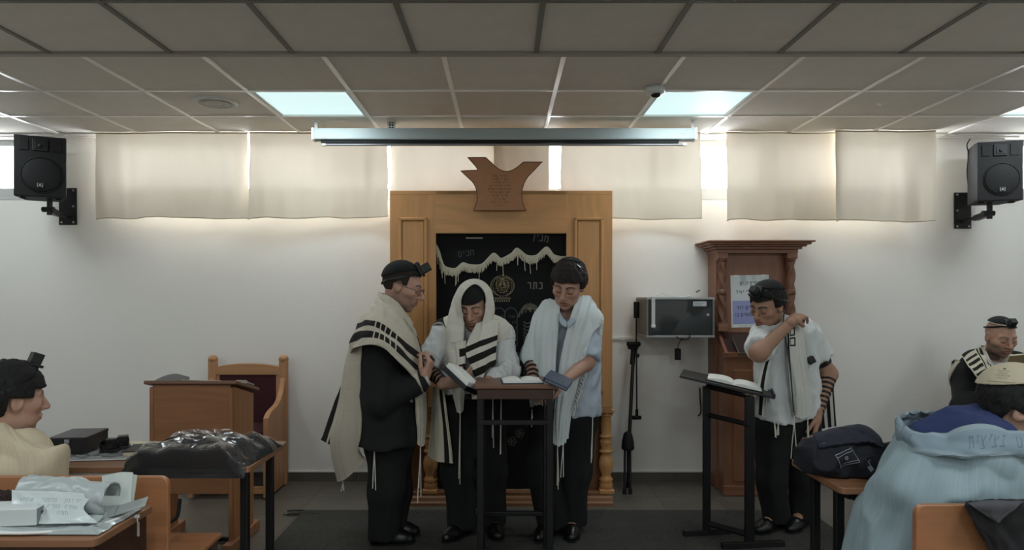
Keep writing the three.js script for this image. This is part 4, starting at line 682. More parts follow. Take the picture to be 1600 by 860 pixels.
// ---- heads: local frame with z forwards, x to the person's left, y up; metres for an adult
function headField(o = {}) {
  const jaw = o.jaw ?? 1, nose = o.nose ?? 1;
  return (x, y, z) => {
    const ax = Math.abs(x);
    let d = ell(x, y, z, 0, 0.03, -0.012, 0.076, 0.09, 0.097);
    d = smin(d, ell(x, y, z, 0, -0.035, 0.03, 0.06 * jaw, 0.078, 0.06), 0.035);
    d = smin(d, ell(ax, y, z, 0.03 * jaw, -0.075, 0.03, 0.027, 0.026, 0.04), 0.03);           // jaw corner
    d = smin(d, ell(x, y, z, 0, -0.101, 0.066, 0.024, 0.019, 0.02), 0.022);                    // chin
    d = smin(d, ell(ax, y, z, 0.045, -0.016, 0.058, 0.023, 0.02, 0.024), 0.025);               // cheekbone
    d = smin(d, cap(ax, y, z, 0.008, 0.026, 0.086, 0.044, 0.027, 0.068, 0.011), 0.018);        // brow
    d = smax(d, -ell(ax, y, z, 0.031, 0.004, 0.102, 0.021, 0.013, 0.021), 0.012);              // eye socket
    d = smin(d, ell(ax, y, z, 0.031, 0.003, 0.076, 0.0155, 0.0135, 0.0145), 0.004);            // lids
    d = smin(d, cap(x, y, z, 0, 0.018, 0.09, 0, -0.026, 0.113 + 0.004 * nose, 0.0085, 0.0125 * nose), 0.012);
    d = smin(d, ell(ax, y, z, 0.0125, -0.031, 0.101, 0.0095, 0.008, 0.012), 0.008);
    d = smin(d, ell(x, y, z, 0, -0.06, 0.082, 0.03, 0.022, 0.018), 0.014);
    d = smin(d, ell(x, y, z, 0, -0.0555, 0.0955, 0.022, 0.0058, 0.0085), 0.006); d = smin(d, ell(x, y, z, 0, -0.0675, 0.094, 0.019, 0.0068, 0.0085), 0.006);
    d = smax(d, -ell(x, y, z, 0, -0.0612, 0.104, 0.023, 0.0018, 0.01), 0.003);
    let e = ell(ax, y, z, 0.079, -0.002, -0.006, 0.0095, 0.033, 0.021); e = smax(e, -ell(ax, y, z, 0.09, 0.002, -0.002, 0.008, 0.021, 0.012), 0.005);
    d = smin(d, e, 0.008);
    d = smin(d, cap(x, y, z, 0, -0.06, -0.022, 0, -0.15, -0.04, 0.053, 0.056), 0.03);
    return d;
  };
}
function headColor(o) {
  const S = o.skin, H = o.hairColor ?? [0.012, 0.010, 0.009], mix = (a, b, t) => [lerp(a[0], b[0], t), lerp(a[1], b[1], t), lerp(a[2], b[2], t)];
  return (x, y, z) => {
    const ax = Math.abs(x); let c = S;
    const v = 1 + 0.06 * noise(x * 60, y * 60, z * 60); c = [c[0] * v, c[1] * v, c[2] * v];
    const ck = Math.exp(-((ax - 0.042) ** 2 + (y + 0.025) ** 2) / 0.0006) * (z > 0.02 ? 1 : 0); c = mix(c, [S[0] * 1.05, S[1] * 0.78, S[2] * 0.74], 0.35 * ck);
    if (z > 0.07 && ax < 0.024 && y < -0.05 && y > -0.0755) c = mix(c, [S[0] * 0.72, S[1] * 0.44, S[2] * 0.42], 0.75 * sstep(0.024, 0.017, ax) * sstep(-0.0755, -0.071, y) * sstep(-0.049, -0.053, y));
    if (z > 0.07 && ax < 0.024 && Math.abs(y + 0.0612) < 0.0025) c = mix(c, [S[0] * 0.25, S[1] * 0.15, S[2] * 0.15], 0.8);
    const by = 0.0275 + 0.004 * Math.sin((ax - 0.012) / 0.04 * 3.1), bw = lerp(0.006, 0.0035, (ax - 0.012) / 0.04);
    if (z > 0.045 && ax > 0.011 && ax < 0.054 && Math.abs(y - by) < bw) c = mix(c, H, o.brow ?? 0.85);
    const ly = -0.0035 - 0.0035 * (1 - ((ax - 0.031) / 0.016) ** 2);
    if (z > 0.06 && Math.abs(ax - 0.031) < 0.0155 && Math.abs(y - ly) < 0.0028) c = mix(c, [0.012, 0.009, 0.008], 0.9);
    if (z > 0.06 && Math.abs(ax - 0.031) < 0.02 && y < 0.012 && y > -0.012) c = mix(c, [S[0] * 0.6, S[1] * 0.5, S[2] * 0.5], 0.3);
    if (o.beard) { const m = sstep(-0.028, -0.055, y - 0.35 * (ax - 0.03) ) * sstep(-0.03, 0.0, z + 0.01) , mo = z > 0.08 && Math.abs(y + 0.046) < 0.008 && ax < 0.03 ? 1 : 0, lip = z > 0.085 && ax < 0.02 && y > -0.075 && y < -0.05 ? 0.2 : 1; c = mix(c, o.beardColor ?? [0.06, 0.05, 0.045], o.beard * Math.max(m, mo) * lip * (0.75 + 0.25 * noise(x * 300, y * 300, z * 300))); }
    if (o.buzz) { const hl = sstep(0.055, 0.075, y + 0.55 * Math.max(0, -z + 0.03)) * sstep(0.075, 0.05, z); const side = sstep(0.0, 0.02, y) * sstep(0.03, 0.005, z); c = mix(c, H, o.buzz * Math.max(hl, side)); }
    return c;
  };
}
// hair as a thick shell over the skull, cut to a hairline
function hairField(o) {
  const t = o.thick ?? 0.014, front = o.front ?? 0.068, back = o.back ?? -0.055, side = o.side ?? 0.0, fz = o.faceZ ?? 0.03;
  return (x, y, z) => {
    const n = 0.004 * noise(x * 55, y * 30, z * 55) + 0.003 * noise(x * 150, y * 40, z * 150);
    let d = ell(x, y, z, 0, 0.034 + (o.lift ?? 0), -0.014, 0.079 + t, 0.092 + t, 0.101 + t * 0.9) - n * (o.rough ?? 1);
    const hl = front - (o.bangs ?? 0) * sstep(0.06, 0.0, Math.abs(x - (o.part ?? 0.0))) + n;
    d = smax(d, -Math.max(fz - z, y - hl), 0.006);                                  // open over the face
    d = smax(d, -Math.max(y - side, -(z + 0.035), z - 0.2), 0.006);                          // around the ear and temple
    d = smax(d, (back - y), 0.008);
    return d;
  };
}
// ---- hands: wrist, direction to the knuckles, normal of the back of the hand, side of the thumb (+1: dir x back)
function handBones(w, dir, back, thumbSide, s = 1, curls = [0.5, 0.55, 0.6, 0.65], thumbIn = 0.3, spread = 0.06) {
  dir = dir.clone().normalize(); back = back.clone().addScaledVector(dir, -back.dot(dir)).normalize(); const side = new THREE.Vector3().crossVectors(dir, back).multiplyScalar(thumbSide);
  const pt = (f, sd, b) => w.clone().addScaledVector(dir, f * s).addScaledVector(side, sd * s).addScaledVector(back, b * s);
  const palm = [], fingers = [], K = [[0.09, 0.027], [0.093, 0.009], [0.088, -0.009], [0.079, -0.026]], L = [[0.042, 0.025, 0.02], [0.046, 0.029, 0.021], [0.042, 0.027, 0.02], [0.033, 0.02, 0.018]], R = [0.0092, 0.0094, 0.0088, 0.0078];
  palm.push([pt(-0.03, 0, 0), pt(0.02, 0, 0), 0.026 * s, 0.026 * s]);
  K.forEach(([f, sd], i) => {
    const k = pt(f, sd, 0.002); palm.push([pt(0.012, sd * 0.6, 0), k, 0.018 * s, 0.0125 * s]);
    let p = k, a = 0; const chain = [], sp = spread * (1.5 - i);
    L[i].forEach((len, q) => { a += curls[i] * [0.85, 1.1, 0.7][q]; const d = dir.clone().multiplyScalar(Math.cos(a)).addScaledVector(back, -Math.sin(a)).addScaledVector(side, sp * Math.max(0, Math.cos(a))).normalize(), n = p.clone().addScaledVector(d, len * s); chain.push([p, n, R[i] * s * (1 - 0.08 * q), R[i] * s * (0.93 - 0.08 * q)]); p = n; });
    fingers.push(chain);
  });
  const t0 = pt(0.022, 0.024, -0.006), d1 = side.clone().multiplyScalar(0.62 - thumbIn * 0.4).addScaledVector(dir, 0.72).addScaledVector(back, -0.15 - thumbIn).normalize(), t1 = t0.clone().addScaledVector(d1, 0.042 * s);
  const d2 = dir.clone().multiplyScalar(0.85).addScaledVector(side, 0.32 - thumbIn).addScaledVector(back, -0.2 - thumbIn * 0.6).normalize(), t2 = t1.clone().addScaledVector(d2, 0.032 * s), t3 = t2.clone().addScaledVector(d2.clone().addScaledVector(side, -0.3 * thumbIn).normalize(), 0.024 * s);
  fingers.push([[t0, t1, 0.0145 * s, 0.0115 * s], [t1, t2, 0.011 * s, 0.0105 * s], [t2, t3, 0.0105 * s, 0.009 * s]]);
  const fp = bones(palm, 0.016 * s), ff = fingers.map((c) => bones(c, 0.005 * s)), all = [...palm, ...fingers.flat()];
  const field = (x, y, z) => { let d = fp(x, y, z), e = 1e3; for (const q of ff) { const v = q(x, y, z); if (v < e) e = v; } return smin(d, e, 0.007 * s); };
  return { field, box: boundsOf(all, 0.006) };
}
const skinMat = new THREE.MeshPhysicalMaterial({ color: 0xffffff, vertexColors: true, roughness: 0.62, sheen: 0.0 });
const SKIN = { fair: [0.47, 0.27, 0.19], olive: [0.43, 0.255, 0.178], tan: [0.36, 0.2, 0.13] };
const clothMat = (hex, rough = 0.92, o = {}) => M(hex, rough, { side: THREE.DoubleSide, ...o });
// a figure: joints in the world, clothing as children
class Figure {
  constructor(base, label) { this.base = base; this.g = group('person', base, label, 'person'); this.L = base.clone().negate(); }
  add(name, geo, mat, parent = this.g) { geo.translate(this.L.x, this.L.y, this.L.z); return part(name, geo, mat, parent); }
  addTo(m, name, geo, mat) { geo.translate(this.L.x, this.L.y, this.L.z); return part(name, geo, mat, m); }
  net(name, f, box, cell, mat, wr) {
    const g2 = wr ? (x, y, z) => { const d = f(x, y, z); return d > 0.04 || d < -0.04 ? d : d - folds(x, y, z, ...wr); } : f;
    return this.add(name, net(g2, box.min, box.max, cell), mat);
  }
  setHead(pos, yaw, pitch, roll, s = 1) {
    this.hq = new THREE.Quaternion().setFromEuler(new THREE.Euler(pitch, yaw, roll, 'YXZ')); this.hm = new THREE.Matrix4().compose(pos, this.hq, V(s, s, s)); this.hp = pos; this.hs = s; this.hi = this.hm.clone().invert(); return this;
  }
  headPoint(x, y, z) { return V(x, y, z).applyMatrix4(this.hm); }
  headMesh(f, lo, hi, cell, col) { return net(f, lo, hi, cell, col).applyMatrix4(this.hm); }
  headPart(name, f, cell, mat, lo = V(-0.13, -0.14, -0.15), hi = V(0.13, 0.18, 0.15)) { return this.add(name, this.headMesh(f, lo, hi, cell), mat); }
  headGeo(name, geo, mat, parent) { geo.applyMatrix4(this.hm); return this.add(name, geo, mat, parent ?? this.g); }
  toHead(x, y, z) { const e = this.hi.elements; return [e[0] * x + e[4] * y + e[8] * z + e[12], e[1] * x + e[5] * y + e[9] * z + e[13], e[2] * x + e[6] * y + e[10] * z + e[14]]; }
  // one continuous skin: head, trunk, limbs and hands
  body(list, o, hands = []) {
    const gs = [this.headMesh(headField(o), V(-0.105, -0.16, -0.125), V(0.105, 0.135, 0.14), 0.0032, headColor(o))];
    const b = boundsOf(list, 0.02), f = bones(list, 0.04), flat = () => o.skin; gs.push(net(f, b.min, b.max, 0.013, flat));
    for (const h of hands) gs.push(net(h.field, h.box.min, h.box.max, 0.003, (x, y, z) => { const v = 1 + 0.08 * noise(x * 90, y * 90, z * 90); return [o.skin[0] * v, o.skin[1] * v, o.skin[2] * v]; }));
    return this.add('body', mergeGeometries(gs), skinMat);
  }
  skullcap(name, mat, o = {}) {
    const dir = V(0, Math.cos(o.tilt ?? -0.35), Math.sin(o.tilt ?? -0.35)).normalize(), t = o.thick ?? 0.02, cut = o.cut ?? 0.055;
    const f = (x, y, z) => { const d = ell(x, y, z, 0, 0.034, -0.014, 0.079 + t, 0.092 + t, 0.101 + t); return smax(Math.abs(d + 0.002) - 0.0035, cut - (x * dir.x + (y - 0.03) * dir.y + (z + 0.014) * dir.z), 0.003); };
    return this.headPart(name, f, 0.0035, mat);
  }
  headTefillin(o = {}) {
    const y = o.y ?? 0.098, z = o.z ?? 0.078, s = o.s ?? 1, tl = o.tilt ?? 0.75, m = MAT.leather;
    const q = (g) => g.applyMatrix4(new THREE.Matrix4().compose(V(0, y, z), new THREE.Quaternion().setFromEuler(new THREE.Euler(tl, 0, 0)), V(s, s, s)));
    const box = this.headGeo('phylactery', q(rb(0.034, 0.036, 0.034, 0.002).translate(0, 0.028, 0)), m); this.headGeo('phylactery_base', q(merge([rb(0.048, 0.009, 0.05, 0.002).translate(0, 0.006, 0), rb(0.04, 0.012, 0.014, 0.003).translate(0, 0.006, -0.03)])), m, box);
    const pts = [], t = o.t ?? 0.016; for (let i = 0; i <= 48; i++) { const a = i / 48 * Math.PI * 2, yy = lerp(o.yb ?? 0.0, y - 0.004, Math.pow((1 + Math.cos(a)) / 2, 0.9)), k = Math.sqrt(Math.max(0.05, 1 - ((yy - 0.034) / (0.092 + t)) ** 2)); pts.push(V(Math.sin(a) * (0.079 + t) * k, yy, Math.cos(a) * (0.101 + t) * k - 0.014)); }
    this.headGeo('head_strap', ribbon(pts, 0.011, 0.0025, V(0, 1, 0)), m);
  }
  strapsOn(a, b, ra, rb, turns, mat = MAT.leather, name = 'arm_strap') {
    const ax = b.clone().sub(a), L = ax.length(); ax.normalize(); const u = new THREE.Vector3().crossVectors(ax, V(0, 0, 1)).normalize(), w = new THREE.Vector3().crossVectors(ax, u), pts = [];
    for (let i = 0; i <= turns * 16; i++) { const t = i / (turns * 16), an = i / 16 * Math.PI * 2, r = lerp(ra, rb, t); pts.push(a.clone().addScaledVector(ax, t * L).addScaledVector(u, Math.cos(an) * r).addScaledVector(w, Math.sin(an) * r)); }
    const tgt = ribbonFrom(pts, 0.0135, 0.002, (p, i) => { const t = i / (turns * 16), c = a.clone().addScaledVector(ax, t * L); return p.clone().sub(c).normalize(); });
    return this.add(name, tgt, mat);
  }
  shoe(an, toe, mat, w = 0.044) {
    const a = an.clone(), t = toe.clone(), d = t.clone().sub(a).setY(0).normalize(); const heel = a.clone().addScaledVector(d, -0.035).setY(0.042), ball = t.clone().addScaledVector(d, -0.05).setY(0.036), tip = t.clone().setY(0.03);
    const list = [[heel, ball, 0.04, w], [ball, tip, w, 0.032], [heel.clone().setY(0.06), a.clone().setY(0.1), 0.036, 0.042]], f = bones(list, 0.03), b = boundsOf(list, 0.01); b.min.y = -0.004;
    const s = this.add('shoe', net((x, y, z) => smax(f(x, y, z), 0.009 - y, 0.004), b.min, b.max, 0.006), mat);
    const ft = bones([[heel, ball, 0.042, w + 0.002], [ball, tip, w + 0.002, 0.034]], 0.02); this.addTo(s, 'sole', net((x, y, z) => Math.max(ft(x, Math.max(y, 0.03), z), y - 0.016, 0.007 - y), V(b.min.x - 0.01, 0, b.min.z - 0.01), V(b.max.x + 0.01, 0.03, b.max.z + 0.01), 0.006), MAT.rubber); return s;
  }
}
MAT.leather = M('#0c0b0c', 0.4);
MAT.shoe = M('#0f0e0f', 0.35);
// a flat strap through points, wide along up (or square to the outward direction)
function ribbonFrom(pts, w, t, outOf) {
  const pos = [], idx = [], n = pts.length;
  pts.forEach((p, i) => { const tg = pts[Math.min(n - 1, i + 1)].clone().sub(pts[Math.max(0, i - 1)]).normalize(), o = outOf(p, i), s = new THREE.Vector3().crossVectors(tg, o).normalize(), oo = new THREE.Vector3().crossVectors(s, tg).normalize(); for (const [a, b] of [[-1, -1], [1, -1], [1, 1], [-1, 1]]) { const q = p.clone().addScaledVector(s, a * w / 2).addScaledVector(oo, b * t / 2); pos.push(q.x, q.y, q.z); } });
  for (let i = 0; i < n - 1; i++) for (let c = 0; c < 4; c++) { const a = i * 4 + c, b = i * 4 + (c + 1) % 4; idx.push(a, a + 4, b, b, a + 4, b + 4); }
  idx.push(0, 1, 2, 0, 2, 3); const e = (n - 1) * 4; idx.push(e, e + 2, e + 1, e, e + 3, e + 2);
  let g = new THREE.BufferGeometry(); g.setAttribute('position', new THREE.Float32BufferAttribute(pos, 3)); g.setIndex(idx); g = g.toNonIndexed(); g.computeVertexNormals(); g.setAttribute('uv', new THREE.BufferAttribute(new Float32Array(g.attributes.position.count * 2), 2)); return g;
}
const ribbon = (pts, w, t, up) => ribbonFrom(pts, w, t, (p, i) => { const n = pts.length, tg = pts[Math.min(n - 1, i + 1)].clone().sub(pts[Math.max(0, i - 1)]).normalize(); return new THREE.Vector3().crossVectors(up, tg).normalize(); });
// ---- draped cloth: a sheet through rows of control points, pushed out of what it lies on, with real thickness
const cr = (a, b, c, d, t) => 0.5 * (2 * b + (c - a) * t + (2 * a - 5 * b + 4 * c - d) * t * t + (3 * b - a - 3 * c + d) * t * t * t);
function crAt(p, s) { const n = p.length - 1, f = clamp(s, 0, 1) * n, i = Math.min(n - 1, Math.floor(f)), t = f - i, q = (k) => p[clamp(k, 0, n)]; const [a, b, c, d] = [q(i - 1), q(i), q(i + 1), q(i + 2)]; return V(cr(a.x, b.x, c.x, d.x, t), cr(a.y, b.y, c.y, d.y, t), cr(a.z, b.z, c.z, d.z, t)); }
function drape(rows, o = {}) {
  const nu = o.nu ?? 40, nv = o.nv ?? 50, th = o.thick ?? 0.005, sdf = o.sdf, off = o.off ?? 0.008, G = [], S = (i, j) => j * (nu + 1) + i;
  for (let j = 0; j <= nv; j++) { for (let i = 0; i <= nu; i++) { const col = rows.map((r) => crAt(r, i / nu)); G.push(crAt(col, j / nv)); } }
  const normals = () => G.map((_, k) => { const i = k % (nu + 1), j = Math.floor(k / (nu + 1)), a = G[S(Math.min(nu, i + 1), j)].clone().sub(G[S(Math.max(0, i - 1), j)]), b = G[S(i, Math.min(nv, j + 1))].clone().sub(G[S(i, Math.max(0, j - 1))]); return new THREE.Vector3().crossVectors(b, a).normalize(); });
  const sd = o.seed ?? 1, A = o.fold ?? [0.01, 6, 1.2];
  { const N = normals(); G.forEach((p, k) => { const u = (k % (nu + 1)) / nu, v = Math.floor(k / (nu + 1)) / nv; let a = noise(u * A[1] + sd * 3.1, v * A[2] + sd, sd) + 0.45 * noise(u * A[1] * 2.3 + sd, v * A[2] * 2.1, sd + 5) ; a = (o.ridge ?? true) ? (0.55 - 1.5 * Math.abs(a)) : a; p.addScaledVector(N[k], A[0] * a * lerp(o.topFold ?? 0.6, 1, v)); }); }
  const e = 0.004, push = () => { for (const p of G) for (let q = 0; q < 3; q++) { const d = sdf(p.x, p.y, p.z); if (d >= off) break; const gx = sdf(p.x + e, p.y, p.z) - sdf(p.x - e, p.y, p.z), gy = sdf(p.x, p.y + e, p.z) - sdf(p.x, p.y - e, p.z), gz = sdf(p.x, p.y, p.z + e) - sdf(p.x, p.y, p.z - e), l = Math.hypot(gx, gy, gz) || 1, m = (off - d) / l; p.x += gx * m; p.y += gy * m; p.z += gz * m; } };
  if (sdf) { push(); for (let r = 0; r < (o.smooth ?? 2); r++) { const C = G.map((p) => p.clone()); for (let j = 1; j < nv; j++) for (let i = 1; i < nu; i++) G[S(i, j)].copy(C[S(i - 1, j)]).add(C[S(i + 1, j)]).add(C[S(i, j - 1)]).add(C[S(i, j + 1)]).multiplyScalar(0.125).addScaledVector(C[S(i, j)], 0.5); push(); } }
  if (o.jag) for (const [jj, am] of [[nv, o.jag]]) for (let i = 0; i <= nu; i++) G[S(i, jj)].y -= am * (0.5 + 0.5 * noise(i * 0.9, sd, 3));
  const N = normals(), pos = [], uv = [], idx = [], K = G.length, flip = o.flip ? -1 : 1;
  for (const s of [0.5, -0.5]) G.forEach((p, k) => { pos.push(p.x + N[k].x * th * s * flip, p.y + N[k].y * th * s * flip, p.z + N[k].z * th * s * flip); uv.push((k % (nu + 1)) / nu, 1 - Math.floor(k / (nu + 1)) / nv); });
  for (let j = 0; j < nv; j++) for (let i = 0; i < nu; i++) { const a = S(i, j), b = S(i, j + 1), c = S(i + 1, j + 1), d = S(i + 1, j); idx.push(a, b, c, a, c, d, K + a, K + c, K + b, K + a, K + d, K + c); }
  const rim = (a, b) => idx.push(a, b, K + b, a, K + b, K + a);
  for (let i = 0; i < nu; i++) { rim(S(i + 1, 0), S(i, 0)); rim(S(i, nv), S(i + 1, nv)); } for (let j = 0; j < nv; j++) { rim(S(0, j), S(0, j + 1)); rim(S(nu, j + 1), S(nu, j)); }
  const g = new THREE.BufferGeometry(); g.setAttribute('position', new THREE.Float32BufferAttribute(pos, 3)); g.setAttribute('uv', new THREE.Float32BufferAttribute(uv, 2)); g.setIndex(idx); g.computeVertexNormals(); g.userData.grid = G; return g;
}
// woollen cloth with stripes: bands given in u or v (0..1) with colours
function stripes(base, bands, axis = 'v', size = [256, 512], extra) {
  return canvasTex(size[0], size[1], (x, w, h) => {
    x.fillStyle = base; x.fillRect(0, 0, w, h);
    const r = rng(11); for (let i = 0; i < 500; i++) { x.fillStyle = i % 2 ? 'rgba(90,80,60,.035)' : 'rgba(255,250,240,.05)'; if (i % 3) x.fillRect(r() * w, 0, 1, h); else x.fillRect(0, r() * h, w, 1); }
    for (const [a, b, c] of bands) { x.fillStyle = c; if (axis === 'v') x.fillRect(0, a * h, w, (b - a) * h); else x.fillRect(a * w, 0, (b - a) * w, h); }
    if (extra) extra(x, w, h);
  });
}
const shawlMat = (tex) => new THREE.MeshStandardMaterial({ map: tex, roughness: 0.95, side: THREE.DoubleSide, bumpMap: weaveBump, bumpScale: 0.0003 });
// the knotted cords at the corners of a shawl
const cordMat = M('#d6d2c4', 0.9);
function cords(from, len, n, seed, sway = 0.03) { const r = rng(seed), out = []; for (let i = 0; i < n; i++) { const dx = (r() - 0.5) * sway, dz = (r() - 0.5) * sway, L = len * (0.8 + 0.3 * r()); out.push(tube([from.clone(), from.clone().add(V(dx * 0.2, -L * 0.3, dz * 0.2)), from.clone().add(V(dx * 0.7, -L * 0.65, dz * 0.6)), from.clone().add(V(dx, -L, dz))], 0.0028, 10, 5)); } return merge(out); }

// ------------------------------------------------------------------ the man in the dark suit at the left of the desk
const trouserMat = clothMat('#101011', 0.95), suitMat = clothMat('#111112', 0.9);
const WOOL = '#c2b9a9', BLACKBAND = '#14130f';
function floorY(v) { return v.y; }
{
  const base = P(604, 845, 3.95); base.y = 0;
  const f = new Figure(base, 'bespectacled man in a black suit and cream striped prayer shawl standing in profile');
  const sk = { skin: SKIN.fair, beard: 0.65, beardColor: [0.10, 0.07, 0.055], hairColor: [0.035, 0.025, 0.02], nose: 1.1, buzz: 0.8 };
  f.setHead(P(629, 448, 3.93), 1.5, 0.32, 0.0, 1.09);
  const nb = P(604, 505, 3.95), shR = P(594, 534, 3.77), shL = P(606, 528, 4.13), elR = P(592, 626, 3.71), wrR = P(654, 598, 3.74), elL = P(608, 618, 4.18), wrL = P(649, 574, 4.0);
  const hR = P(606, 680, 3.87), hL = P(612, 680, 4.04), kR = P(604, 765, 3.88), kL = P(619, 765, 4.05), aR = P(598, 830, 3.91), aL = P(612, 826, 4.05), tR = P(640, 850, 3.92), tL = P(648, 838, 4.05);
  aR.y = aL.y = 0.085; tR.y = tL.y = 0.03;
  const arms = [[shR, elR, 0.05, 0.042], [elR, wrR, 0.043, 0.03], [shL, elL, 0.05, 0.042], [elL, wrL, 0.043, 0.03]], legs = [[hR, kR, 0.085, 0.06], [kR, aR, 0.058, 0.042], [hL, kL, 0.085, 0.06], [kL, aL, 0.058, 0.042], [aR, tR, 0.038, 0.028], [aL, tL, 0.038, 0.028]];
  const c1 = P(606, 560, 3.95), c2 = P(611, 670, 3.95);
  const trunk = [[shR.clone().lerp(nb, 0.5), hR, 0.1, 0.1], [shL.clone().lerp(nb, 0.5), hL, 0.1, 0.1], [shR, shL, 0.06, 0.06], [c1, c2, 0.12, 0.125], [nb, f.headPoint(0, -0.08, -0.03), 0.062, 0.056]];
  const hand1 = handBones(P(662, 592, 3.74), V(0.35, 0.9, -0.1), V(0.9, -0.35, 0.25), -1, 1.05, [0.9, 0.95, 1.0, 1.05], 0.3), hand2 = handBones(P(654, 572, 3.98), V(0.8, -0.25, 0.1), V(0.1, 0.75, 0.6), -1, 1.0, [0.9, 0.95, 1, 1.05], 0.5);
  f.body([...arms, ...legs, ...trunk], sk, [hand1, hand2]);
  // trousers and shoes
  const tl = [[hR, kR, 0.115, 0.09], [kR, aR.clone().setY(0.06), 0.088, 0.08], [hL, kL, 0.11, 0.085], [kL, aL.clone().setY(0.06), 0.083, 0.078], [P(608, 660, 3.95), P(609, 690, 3.95), 0.14, 0.14]], tf = bones(tl, 0.05), tb = boundsOf(tl, 0.03); tb.min.y = 0.03;
  const tfun = (x, y, z) => smax(tf(x, y, z), 0.045 - y, 0.006);
  f.net('trousers', tfun, tb, 0.011, trouserMat, [0.014, 7, 2.5, 7, 3]);
  f.shoe(aR, tR, MAT.shoe); f.shoe(aL, tL, MAT.shoe);
  // jacket
  const hem = P(0, 688, 3.95).y, jl = [[shR.clone().lerp(nb, 0.45), P(604, 690, 3.84), 0.13, 0.15], [shL.clone().lerp(nb, 0.45), P(610, 690, 4.06), 0.13, 0.15], [P(612, 580, 3.95), P(617, 660, 3.95), 0.15, 0.165], [shR, shL, 0.085, 0.085], [shR, elR, 0.085, 0.07], [elR, wrR, 0.07, 0.052], [shL, elL, 0.085, 0.07], [elL, wrL, 0.07, 0.052]];
  const jf = bones(jl, 0.05), jb = boundsOf(jl, 0.03), wd = wrR.clone().sub(elR).normalize(); jb.min.y = hem - 0.01;
  const jfun = (x, y, z) => smax(jf(x, y, z), hem - y, 0.006);
  f.net('jacket', jfun, jb, 0.0105, suitMat, [0.016, 6, 4, 6, 8]);
  for (const [a, b] of [[wrR, elR], [wrL, elL]]) { const d = a.clone().sub(b).normalize(); f.add('shirt_cuff', rod(a.clone().addScaledVector(d, 0.02), a.clone().addScaledVector(d, 0.058), 0.044, 0.042, 20), M('#b9b6ae', 0.8)); }
  f.add('pocket_button', rod(P(643, 627, 3.745), P(643, 627, 3.735), 0.009, 0.009, 14), M('#4c4c52', 0.4));
  // head: hair, cap, glasses, phylactery
  f.headPart('hair', hairField({ thick: 0.004, front: 0.075, back: -0.06, side: 0.012, rough: 0.5, faceZ: 0.035 }), 0.0045, M('#2a211c', 0.95));
  f.skullcap('skullcap', M('#0d0d0f', 0.9), { tilt: -0.5, cut: 0.036, thick: 0.0085 });
  f.headTefillin({ y: 0.103, z: 0.06, s: 1.3, tilt: 0.75, t: 0.011, yb: -0.02 });
  const gm = M('#4a4a4c', 0.3, { metalness: 0.7 }), gl = f.headGeo('eyeglasses', merge([-1, 1].flatMap((s) => [new THREE.TorusGeometry(0.021, 0.0013, 6, 28).scale(1.15, 0.85, 1).translate(s * 0.031, 0.002, 0.106), rod(V(s * 0.055, 0.006, 0.104), V(s * 0.082, 0.008, 0.0), 0.0012, 0.0012, 6)]).concat([rod(V(-0.008, 0.004, 0.108), V(0.008, 0.004, 0.108), 0.0014, 0.0014, 6)])), gm);
  for (const s of [-1, 1]) f.headGeo('lens', new THREE.CylinderGeometry(0.0205, 0.0205, 0.001, 24).rotateX(Math.PI / 2).scale(1.13, 0.84, 1).translate(s * 0.031, 0.002, 0.106), new THREE.MeshPhysicalMaterial({ color: 0xffffff, roughness: 0.02, transmission: 1, thickness: 0 }), gl);
  // the shawl: back fall, shoulder cape with black bands, front tail, far corner
  const both = (x, y, z) => Math.min(jf(x, y, z), tf(x, y, z));
  const wool = shawlMat(stripes(WOOL, []));
  const R = (a) => a.map(([x, y, z]) => P(x, y, z));
  f.add('shawl_back', drape([
    R([[606, 476, 4.1], [594, 474, 4.0], [592, 472, 3.9], [602, 474, 3.84]]), R([[580, 512, 4.16], [562, 512, 4.0], [560, 514, 3.86], [578, 512, 3.72]]), R([[560, 560, 4.2], [541, 560, 4.0], [546, 562, 3.84], [566, 560, 3.72]]),
    R([[545, 625, 4.2], [530, 625, 4.02], [540, 625, 3.86], [566, 625, 3.74]]), R([[528, 690, 4.18], [518, 690, 4.02], [532, 690, 3.9], [577, 688, 3.78]]), R([[545, 732, 4.1], [530, 752, 4.02], [545, 745, 3.94], [573, 716, 3.86]])], { nu: 46, nv: 60, sdf: both, off: 0.01, fold: [0.022, 3.2, 0.7], seed: 2, thick: 0.005 }), wool);
  const cape = shawlMat(stripes(WOOL, [[0.60, 0.69, BLACKBAND], [0.76, 0.86, BLACKBAND]], 'v', [512, 256], (x, w, h) => { x.fillStyle = WOOL; for (let i = 0; i < 5; i++) x.fillRect(w * (0.52 + 0.05 * i), h * 0.59, w * 0.012, h * 0.28); }));
  const jw = (x, y, z) => jf(x, y, z) - 0.006;
  f.add('shawl_cape', drape([
    R([[604, 470, 4.06], [594, 467, 3.95], [600, 466, 3.86], [613, 476, 3.82], [630, 490, 3.85], [643, 505, 3.95]]), R([[590, 482, 4.06], [578, 486, 3.9], [587, 484, 3.76], [606, 492, 3.72], [633, 510, 3.76], [650, 528, 3.9]]),
    R([[570, 508, 4.04], [556, 514, 3.86], [570, 508, 3.66], [598, 514, 3.6], [630, 540, 3.64], [655, 562, 3.82]]), R([[556, 545, 4.02], [545, 552, 3.84], [562, 542, 3.62], [596, 542, 3.56], [627, 570, 3.6], [662, 612, 3.78]])], { nu: 64, nv: 40, sdf: jw, off: 0.012, fold: [0.02, 3.4, 3.6], seed: 5, thick: 0.006, topFold: 1 }), cape);
